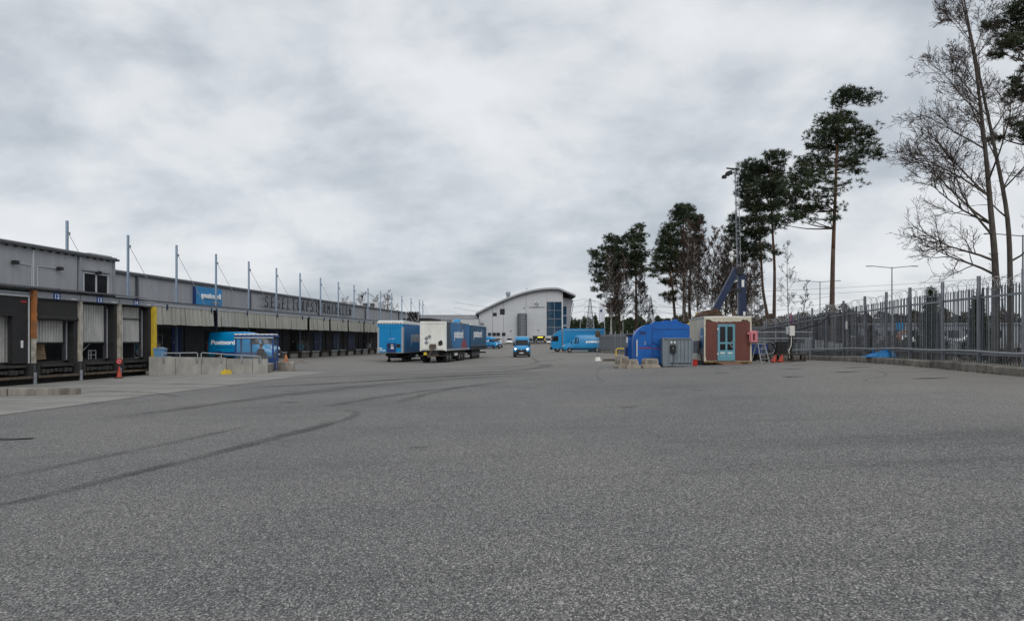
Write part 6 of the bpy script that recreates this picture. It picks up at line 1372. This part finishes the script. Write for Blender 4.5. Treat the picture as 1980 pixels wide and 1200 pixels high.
# ------------------------------------------------------------------ distant woods and undergrowth (read as masses)
def wood(name, label, spots, tuft, n, cat, mats):
    rs = np.random.RandomState(len(spots)); C = []
    for x, y, h, w in spots:
        m = int(n * h); z = rs.uniform(.05, 1, m); an = rs.uniform(0, 6.28, m); r = w * np.sqrt(np.clip(1 - z ** 1.6, .02, 1)) * rs.uniform(.2, 1, m); C.append(np.stack([x + r * np.cos(an), y + r * np.sin(an), g(x, y) + z * h], 1))
    V, F = tuft_faces(rs, np.concatenate(C), 6, tuft, tuft * .4, 0); o = put(name, np_mesh(name, V, F, mats)); o['label'] = label; o['category'] = cat; stuff(o); return o
rr = random.Random(77)
wood('distant_forest', 'dark conifer forest along the horizon behind the lorry', [(rr.uniform(20, 330), rr.uniform(560, 760), rr.uniform(13, 21), rr.uniform(3, 5)) for k in range(420)], 2.2, 6, 'forest', [M['needles']])
M['brush'] = mat('brush', (.07, .06, .046), (.135, .115, .088), .4, .95)
M['evergreen_brush'] = mat('evergreen_brush', (.02, .026, .016), (.05, .05, .032), .3, .95)
wood('distant_thicket', 'brown leafless thicket on the rise beyond the road', [(rr.uniform(60, 290), rr.uniform(190, 330), rr.uniform(5, 11), rr.uniform(3, 6)) for k in range(330)], 1.1, 16, 'thicket', [M['brush']])
wood('evergreen_thicket', 'dark evergreen belt on the rise beyond the road', [(rr.uniform(70, 330), rr.uniform(300, 420), rr.uniform(6, 12), rr.uniform(3, 6)) for k in range(330)], 1.5, 14, 'thicket', [M['evergreen_brush']])
wood('undergrowth', 'brown brushwood under the trees just behind the fence', [(fence_x(y) + rr.uniform(2.5, 14), y, rr.uniform(.6, 1.9), rr.uniform(.6, 1.4)) for y in [rr.uniform(62, 128) for k in range(260)]], .35, 60, 'undergrowth', [M['brush']])
wood('verge_brush', 'dry stalks and low brush along the verge behind the fence', [(fence_x(y) + rr.uniform(.6, 9), y, rr.uniform(.2, .55), rr.uniform(.4, .9)) for y in [rr.uniform(20, 62) for k in range(330)]], .2, 130, 'brush', [M['brush']])

M['weeds'] = mat('weeds', (.06, .058, .03), (.13, .11, .06), 2, .95)
def litter():
    rs = np.random.RandomState(9); C = []
    for k in range(420):
        y = 15 + 98 * rs.rand() ** 1.6; x = fence_x(y) - .70 - abs(rs.normal(0, .05)); C.append((x, y, g(x, y) + .01))
    V, F = tuft_faces(rs, np.array(C), 9, .09, .012, .9); o = put('kerb_weeds', np_mesh('kerb_weeds', V, F, [M['weeds']])); o['label'] = 'thin dry weeds and leaf litter along the foot of the kerb blocks'; o['category'] = 'weeds'; stuff(o)
litter()

# ------------------------------------------------------------------ arched showroom building
BY = 192.0
sb_ = thing('showroom_building', 'pale grey showroom building with curved roof and tall blue window strip', 'building', (0, BY, .6), R(0))
# facade outline in metres: wall from x = -8.5 to 13.1, arch rising to 14.3
def arch_z(x):
    t = (x + 9.6) / 24.0; return 7.9 + 6.6 * math.sin(min(max(t, 0), 1) * PI * .60) / math.sin(PI * .5)
xs = spaced(-8.5, 13.0, 26)
joints = [-8.5, -5.0, -2.2, 3.6, 8.9]
for a, b in zip(joints, joints[1:] + [9.3]):
    seg = [a + .03] + [x for x in xs if a + .1 < x < b - .1] + [b - .03]
    if b == 9.3: continue
    MB().prism([(a + .03, -.6), (b - .03, -.6)] + [(x, arch_z(x) - .5) for x in reversed(seg)], 0, 26).build('wall_panel', M['wall_pale'], sb_)
seg = spaced(8.9, 13.0, 5)
MB().prism([(8.9, 10.9), (13.0, 10.9)] + [(x, arch_z(x) - .5) for x in reversed(seg)], 0, 26).build('wall_panel', M['wall_pale'], sb_)
MB().box(8.9, 13.0, .02, 26, -.6, 2.2).build('wall_panel', M['wall_pale'], sb_)
gw = MB().box(9.0, 12.75, .25, 26, 2.2, 10.9).build('window_wall', M['trim_dark'], sb_)
for i in range(2):
    for j in range(4): MB().box(9.05 + i * 1.86, 9.05 + i * 1.86 + 1.78, .12, .24, 2.3 + j * 2.15, 2.3 + j * 2.15 + 2.07).build('pane', M['glass_blue'], gw)
mu = MB(); mu.box(10.84, 10.9, .08, .24, 2.2, 10.9)
for j in range(5): mu.box(9.0, 12.7, .085, .24, 2.22 + j * 2.15, 2.29 + j * 2.15)
mu.build('mullion', M['galv_light'], gw); MB().box(12.72, 13.05, -.05, 26, -.6, 11.4).build('corner_column', M['conduit'], sb_)
# leaning glass gable on the right side
lean_ = [(13.06, .0), (14.2, 2.0), (15.4, 9.5), (15.9, 11.4), (13.06, 12.2)]
MB().prism(lean_, 2.0, 26).build('leaning_wing', M['wall_grey'], sb_)
for j in range(4): MB().beam((14.3 + j * .0, 1.9 - .0, 2.0), (15.9, 1.9, 10.6), .22).build('raking_column', M['galv_light'], sb_) if j == 0 else MB().beam((13.6 + j * .35, 1.95, .2 + j), (13.9 + j * .5, 1.95, 6 + j * 1.4), .1).build('raking_column', M['galv'], sb_)
for z0 in (2.5, 5.1, 7.6): MB().box(13.15, 14.1, 1.93, 1.99, z0, z0 + 2.2).build('side_pane', M['glass_blue'], sb_)
rx_ = spaced(-9.3, 16.2, 34); rows = []
def roof_z(x): return arch_z(x) if x < 12 else arch_z(12) - (x - 12) * .42
MB().prism([(x, roof_z(x) - .45) for x in rx_] + [(x, roof_z(x)) for x in reversed(rx_)], -1.2, 27).build('curved_roof', M['galv_light'], sb_)
MB().prism([(x, roof_z(x) - .6) for x in rx_] + [(x, roof_z(x) - .455) for x in reversed(rx_)], -1.0, 26.8).build('roof_soffit', M['trim_dark'], sb_)
for x, z, w, h in ((-4.9, 7.2, 1.0, .9), (-3.1, 7.6, 1.25, 1.5)): MB().box(x, x + w, -.02, .15, z, z + h).build('vent_window', M['black'], sb_)
MB().box(-8.2, -7.2, -.012, .1, 4.5, 5.5).build('vent_window', M['galv'], sb_)
for i, x in enumerate((-6.2, -5.05, -4.0, -2.6)):
    w = MB().box(x, x + .95, -.02, .15, 2.15, 3.0).build('window', M['glass_blue'] if i == 0 else M['glass'], sb_); MB().box(x - .04, x + .99, -.03, -.021, 2.08, 2.145).build('sill', M['galv_light'], w)
tw_ = MB().lathe([(1.15, -.5), (1.15, 7.8), (1.0, 7.9)], (2.6, -1.0, 0), 'z', 18).build('stair_tower', M['galv'], sb_)
for z in spaced(.3, 7.5, 9): MB().lathe([(1.17, z), (1.17, z + .08)], (2.6, -1.0, 0), 'z', 18).build('ring', M['trim_grey'], tw_)
for q in range(9): an = PI + q * PI / 8; MB().box(-.03, .03, -.03, .03, -.4, 7.8).build('cage_bar', M['trim_dark'], tw_, loc=(2.6 + 1.18 * math.cos(an), -1.0 + 1.18 * math.sin(an), 0))
MB().box(2.3, 3.1, -.1, .05, 7.9, 8.5).build('tower_door', M['conduit'], sb_)
gd = MB().box(5.3, 8.5, -.02, .2, -.55, 2.2).build('garage_opening', M['black'], sb_); MB().box(6.6, 7.9, -.06, -.025, 1.75, 2.0).build('lamp_strip', M['lamp_yellow'], gd)
for x, w in ((-6.5, 1.8), (.0, 1.5), (8.95, 3.6)): MB().box(x, x + w, -.03, .1, -.5, .9).build('garage_door', M['wall_grey'], sb_)
es = MB().box(5.75, 6.95, -.3, -.05, 9.75, 10.95).build('emblem_sign', M['white'], sb_)
MB().lathe([(.48, -.34), (.48, -.301)], (6.35, 0, 10.35), 'y', 24).build('emblem_ring', M['black'], es)
for q in range(4):
    a0 = q * PI / 2; pts = [(6.35, 10.35)] + [(6.35 + .3 * math.cos(t), 10.35 + .3 * math.sin(t)) for t in spaced(a0, a0 + PI / 2, 6)]
    MB().prism(pts, -.36, -.342).build('emblem_quarter', M['white'] if q % 2 == 0 else M['van_blue'], es)
MB().box(4.4, 8.5, -.2, .0, 9.5, 9.62).build('sign_ledge', M['trim_grey'], sb_)
for x, z in ((3.0, 9.2), (-.4, 3.4), (6.7, 3.6)): MB().cbox(x, x + .25, -.25, -.02, z, z + .2, .03).build('wall_lamp', M['black'], sb_)
st_ = MB().lathe([(.45, 0), (.45, 1.0), (.62, 1.1), (.62, 1.6), (.5, 1.9)], (-1.0, 6, arch_z(-1) - .1), 'z', 14).build('roof_stack', M['trim_grey'], sb_)
an_ = MB(); an_.tube([(3.9, 5, arch_z(3.9)), (3.9, 5, arch_z(3.9) + 1.2)], .04, 5); an_.build('aerial_pole', M['galv'], sb_)
for z in (.9, 1.15): MB().beam((3.4, 5, arch_z(3.9) + z), (4.4, 5, arch_z(3.9) + z), .04).build('aerial_bar', M['galv'], sb_)
# low wall in front of the parked cars
lw = thing('low_wall', 'low brownish retaining wall in front of the parked cars', 'wall', (0, 0, 0))
for k in range(9): MB().box(-9 + k * 2.6, -9 + k * 2.6 + 2.55, 181.0, 181.3, -.5, .95).build('wall_section', M['concrete_dark'], lw)
# linking annex and far warehouse
ax = thing('grey_annex', 'light grey annex with dark windows joining the showroom on its left', 'building', (-14.6, 186, .6), 0)
MB().box(-.2, 6.3, 0, 20, -.6, 6.3).build('wall', M['wall_pale'], ax); MB().box(-.3, 6.35, -.1, 20, 6.302, 6.45).build('roof_edge', M['trim_grey'], ax)
for x, z, w, h in ((.5, 4.3, 1.7, 1.2), (3.6, 3.2, 2.4, 1.5)):
    f = MB().box(x, x + w, -.04, .1, z, z + h).build('window', M['glass'], ax); MB().box(x + w / 2 - .03, x + w / 2 + .03, -.06, -.041, z, z + h).build('mullion', M['galv'], f)
fw_ = thing('far_warehouse', 'low wide warehouse with ribbed grey fascia behind the trailers', 'building', (-30, 200, .6), 0)
MB().box(0, 21, 0, 20, -.6, 6.4).build('wall', M['wall_grey'], fw_); MB().box(-.2, 21, -.3, 20, 6.402, 7.7).build('fascia', M['wall_grey'], fw_); MB().box(-.3, 21, -.4, 20, 7.702, 7.85).build('roof_edge', M['conduit'], fw_)
for k in range(40): MB().box(.3 + k * .52, .42 + k * .52, -.36, -.301, 6.45, 7.6).build('fascia_rib', M['trim_grey'], fw_)
# dark skip and blue lorry cab peeping over the trailers
ds = thing('skip_lorry', 'black skip body with coiled hoses rising behind the white fronted trailer', 'lorry', (-11.9, 100, g(-11, 100)), hd2)
MB().box(-3.5, 3.5, -1.7, 1.7, 1.2, 5.0).build('skip_body', M['black'], ds); MB().box(-3.5, 4.5, -.5, .5, .6, 1.2).build('chassis', M['black'], ds)
for x in (-2.4, 2.6):
    for s in (-1, 1): wheel(ds, x, s * 1.05, .5, .35, s)
for k in range(4): MB().lathe([(.25, -.08), (.5, -.08), (.5, .08), (.25, .08)], (-3.2, .9 - k * .35, 5.35), 'y', 14).build('hose_coil', M['rubber'], ds)
for y in (1.3, -.3): MB().tube([(-3.56, y, 4.6), (-3.56, y, 5.7), (-3.4, y - .1, 5.85), (-3.2, y - .3, 5.6)], .04, 5).build('ladder_rail', M['conduit'], ds)
for y in (.5, .0): MB().tube([(-3.6, y + .5, 5.5), (-3.6, y - .4, 4.2)], .03, 5).build('tie_bar', M['galv_light'], ds)
cbn = thing('lorry_cab', 'blue lorry cab roof and deflector showing over the printed trailer', 'lorry', (-8.35, 108, g(-8, 108)), hd2 + PI)
MB().prism([(-2.2, .5), (0, .5), (0, 1.6), (-.35, 3.0), (-2.2, 3.1)], -1.2, 1.2).build('cab', M['van_blue'], cbn); MB().prism([(-2.2, 3.101), (-.4, 3.05), (-.8, 4.0), (-1.5, 5.0), (-2.2, 5.3)], -.4, .5).build('wind_deflector', M['van_blue'], cbn)
MB().box(-8, -2.3, -1.25, 1.25, 1.0, 4.4).build('cargo_box', M['white_box'], cbn)
for x in (-.7, -6):
    for s in (-1, 1): wheel(cbn, x, s * 1.0, .5, .3, s)
for s in (-1, 1): MB().prism([(-1.5, 1.7), (-.1, 1.7), (-.4, 2.7), (-1.5, 2.7)], s * 1.202, s * 1.21).build('side_window', M['glass'], cbn)

# ------------------------------------------------------------------ flag poles, pylons, street lamps
def flagpole(label, x, y, h, flag=False):
    t = thing('flag_pole', label, 'flag pole', (x, y, .6), 0, 'flag poles before the forest'); MB().tube([(0, 0, 0), (0, 0, h)], [.09, .05], 8).build('pole', M['conduit'], t); MB().lathe([(.05, h), (.09, h + .08), (.02, h + .16)], n=8).build('finial', M['conduit'], t)
    if flag:
        P = [[(-.1 - 1.5 * i / 6 + .1 * math.sin(i * 1.3), .12 * math.sin(i * 1.9 + j * .7), h - .5 - j * .85 - .18 * i / 6 * j * .3 - i * .12) for i in range(7)] for j in range(6)]
        f = MB().grid(P).build('flag', M['flag'], t); MB().prism([(-.9 + .3 * math.cos(q), h - 2.2 + .3 * math.sin(q)) for q in spaced(0, 6.0, 12)], -.22, -.215).build('flag_emblem', M['deep_blue'], f)
flagpole('flag pole with a pale drooping flag right of the pylon', 24.2, 196, 11.0, True)
flagpole('bare tall white pole right of the flag', 25.3, 192, 13.5); flagpole('bare short white pole left of the flag', 21.8, 200, 6.5); flagpole('bare white pole nearest the far pylon', 18.0, 198, 6.0)
def pylon(label, x, y, h, w, rot=0, arms=True):
    t = thing('power_pylon', label, 'pylon', (x, y, .6), rot, 'power pylons'); tt = w * .14; th_ = w * .036
    leg = lambda s, u_, z: (s * (w / 2 * (1 - z / h) ** 1.1 + tt * .5), u_ * (w / 2 * (1 - z / h) ** 1.1 + tt * .5), z)
    for s in (-1, 1):
        for u_ in (-1, 1): MB().tube([leg(s, u_, z) for z in spaced(0, h, 8)], th_ * .55, 4).build('leg', M['galv'], t)
    b = MB(); zz = [h * (1 - (1 - i / 12) ** 1.0) for i in range(13)]
    for z0, z1 in zip(zz[:-1], zz[1:]):
        for f_ in range(4):
            c = [(-1, -1), (1, -1), (1, 1), (-1, 1)]; a, d = c[f_], c[(f_ + 1) % 4]
            b.beam(leg(*a, z0), leg(*d, z1), th_ * .6); b.beam(leg(*d, z0), leg(*a, z1), th_ * .6); b.beam(leg(*a, z1), leg(*d, z1), th_ * .6)
    stuff(b.build('bracing', M['galv'], t))
    if arms:
        for z, l in ((h * .93, w * .55), (h * .80, w * .62), (h * .67, w * .58)):
            a = MB(); a.beam((-l, 0, z), (l, 0, z), th_ * .8); a.beam((-l, 0, z), (0, 0, z + h * .035), th_ * .5); a.beam((l, 0, z), (0, 0, z + h * .035), th_ * .5); a.build('cross_arm', M['galv'], t)
            for s in (-1, 1): MB().beam((s * l, 0, z), (s * l, 0, z - h * .05), th_ * .9).build('insulator', M['trim_grey'], t)
    return t
pylon('distant pylon left of the flag, above the forest', 50.0, 480, 28, 6); pylon('distant pylon in the gap between the pine pair and the grove', 88.5, 478, 28, 6); pylon('nearer lattice pylon behind the crane and leaning pine', 82.0, 252, 33, 6.5, R(20), False)
wl = thing('power_line', 'thin sagging power lines hanging between the distant pylons', 'power line')
for z in (28.2, 24.3, 20.4):
    for a, b in (((-40, 520), (46, 480)), ((46, 480), (84, 478)), ((55, 480), (160, 470)), ((93, 478), (190, 440))):
        P = []
        for q in spaced(0, 1, 14): P.append((a[0] + (b[0] - a[0]) * q, a[1] + (b[1] - a[1]) * q, z - 5.5 * 4 * q * (1 - q) * ((b[0] - a[0]) / 100)))
        MB().tube(P, .07, 4).build('wire', M['trim_dark'], wl)
wl2 = thing('power_line', 'thin power lines crossing low above the fence on the right', 'power line')
for z in (14.5, 16.0): MB().tube([(60 + 150 * q, 230 - 60 * q, z + 8 * q * q + 1.5 * q) for q in spaced(0, 1, 14)], .035, 4).build('wire', M['trim_dark'], wl2)
def lamp(label, x, y, h, arm):
    t = thing('street_lamp', label, 'street lamp', (x, y, g(x, y) + .2), 0, 'double armed street lamps'); MB().tube([(0, 0, 0), (0, 0, h)], [.11, .06], 8).build('pole', M['galv'], t)
    for s in (-1, 1):
        MB().tube([(0, 0, h - .1), (s * arm * .5, 0, h), (s * arm, 0, h + .12)], .045, 6).build('arm', M['galv'], t); MB().cbox(min(s * arm, s * (arm + .7)), max(s * arm, s * (arm + .7)), -.14, .14, h + .05, h + .15, .03).build('lamp_head', M['galv'], t)
lamp('double armed street lamp in the open sky right of the tallest pine', 45.6, 90, 10.1, 2.4); lamp('double armed street lamp farther away, behind the tallest pine', 46.0, 112, 10.1, 2.4); lamp('double armed street lamp at the right edge behind the bare trees', 43.6, 64, 10.2, 2.6)
# clutter beyond the fence
pl = thing('white_panel_stack', 'stack of pale building panels behind the fence near the tallest pine', 'panels', (23.5, 58.5, g(23.5, 58.5) + .2), R(-6))
for k in range(5): MB().box(-1.4 + k * .75, -.72 + k * .75, -.1, .1, .0, 1.0 + .12 * ((k * 3) % 4)).build('panel', M['galv_light'], pl)
og = thing('orange_digger', 'orange road works machine beyond the fence', 'machine', (76, 150, g(76, 150) + .3), R(8))
M['dull_orange'] = mat('dull_orange', (.22, .085, .03), (.3, .12, .05), 3, .6)
MB().cbox(-1.4, 1.4, -1, 1, .7, 2.0, .15).build('body', M['dull_orange'], og); MB().cbox(-1.6, 1.6, -1.1, 1.1, 0, .7, .2).build('track', M['black'], og); MB().beam((1.0, 0, 1.9), (3.2, 0, 3.1), .35).build('boom', M['dull_orange'], og); MB().beam((3.2, 0, 3.1), (4.4, 0, 1.6), .28).build('stick', M['dull_orange'], og); MB().cbox(-.9, .2, -.8, .8, 2.001, 3.0, .08).build('cab', M['glass'], og)
dg = thing('low_building', 'long low dark building with a blue sign beyond the road', 'building', (105, 185, .9), R(-14))
MB().box(-18, 18, 0, 10, 0, 4.6).build('wall', M['trim_grey'], dg); MB().box(-18.3, 18.3, -.4, 10, 4.601, 5.0).build('roof', M['trim_grey'], dg)
for k in range(7): MB().box(-16 + k * 4.6, -13.6 + k * 4.6, -.06, .1, 1.4, 3.2).build('window', M['glass'], dg)
MB().box(-9.5, -7.8, -.5, -.405, 3.4, 5.2).build('sign_panel', M['post_blue'], dg)
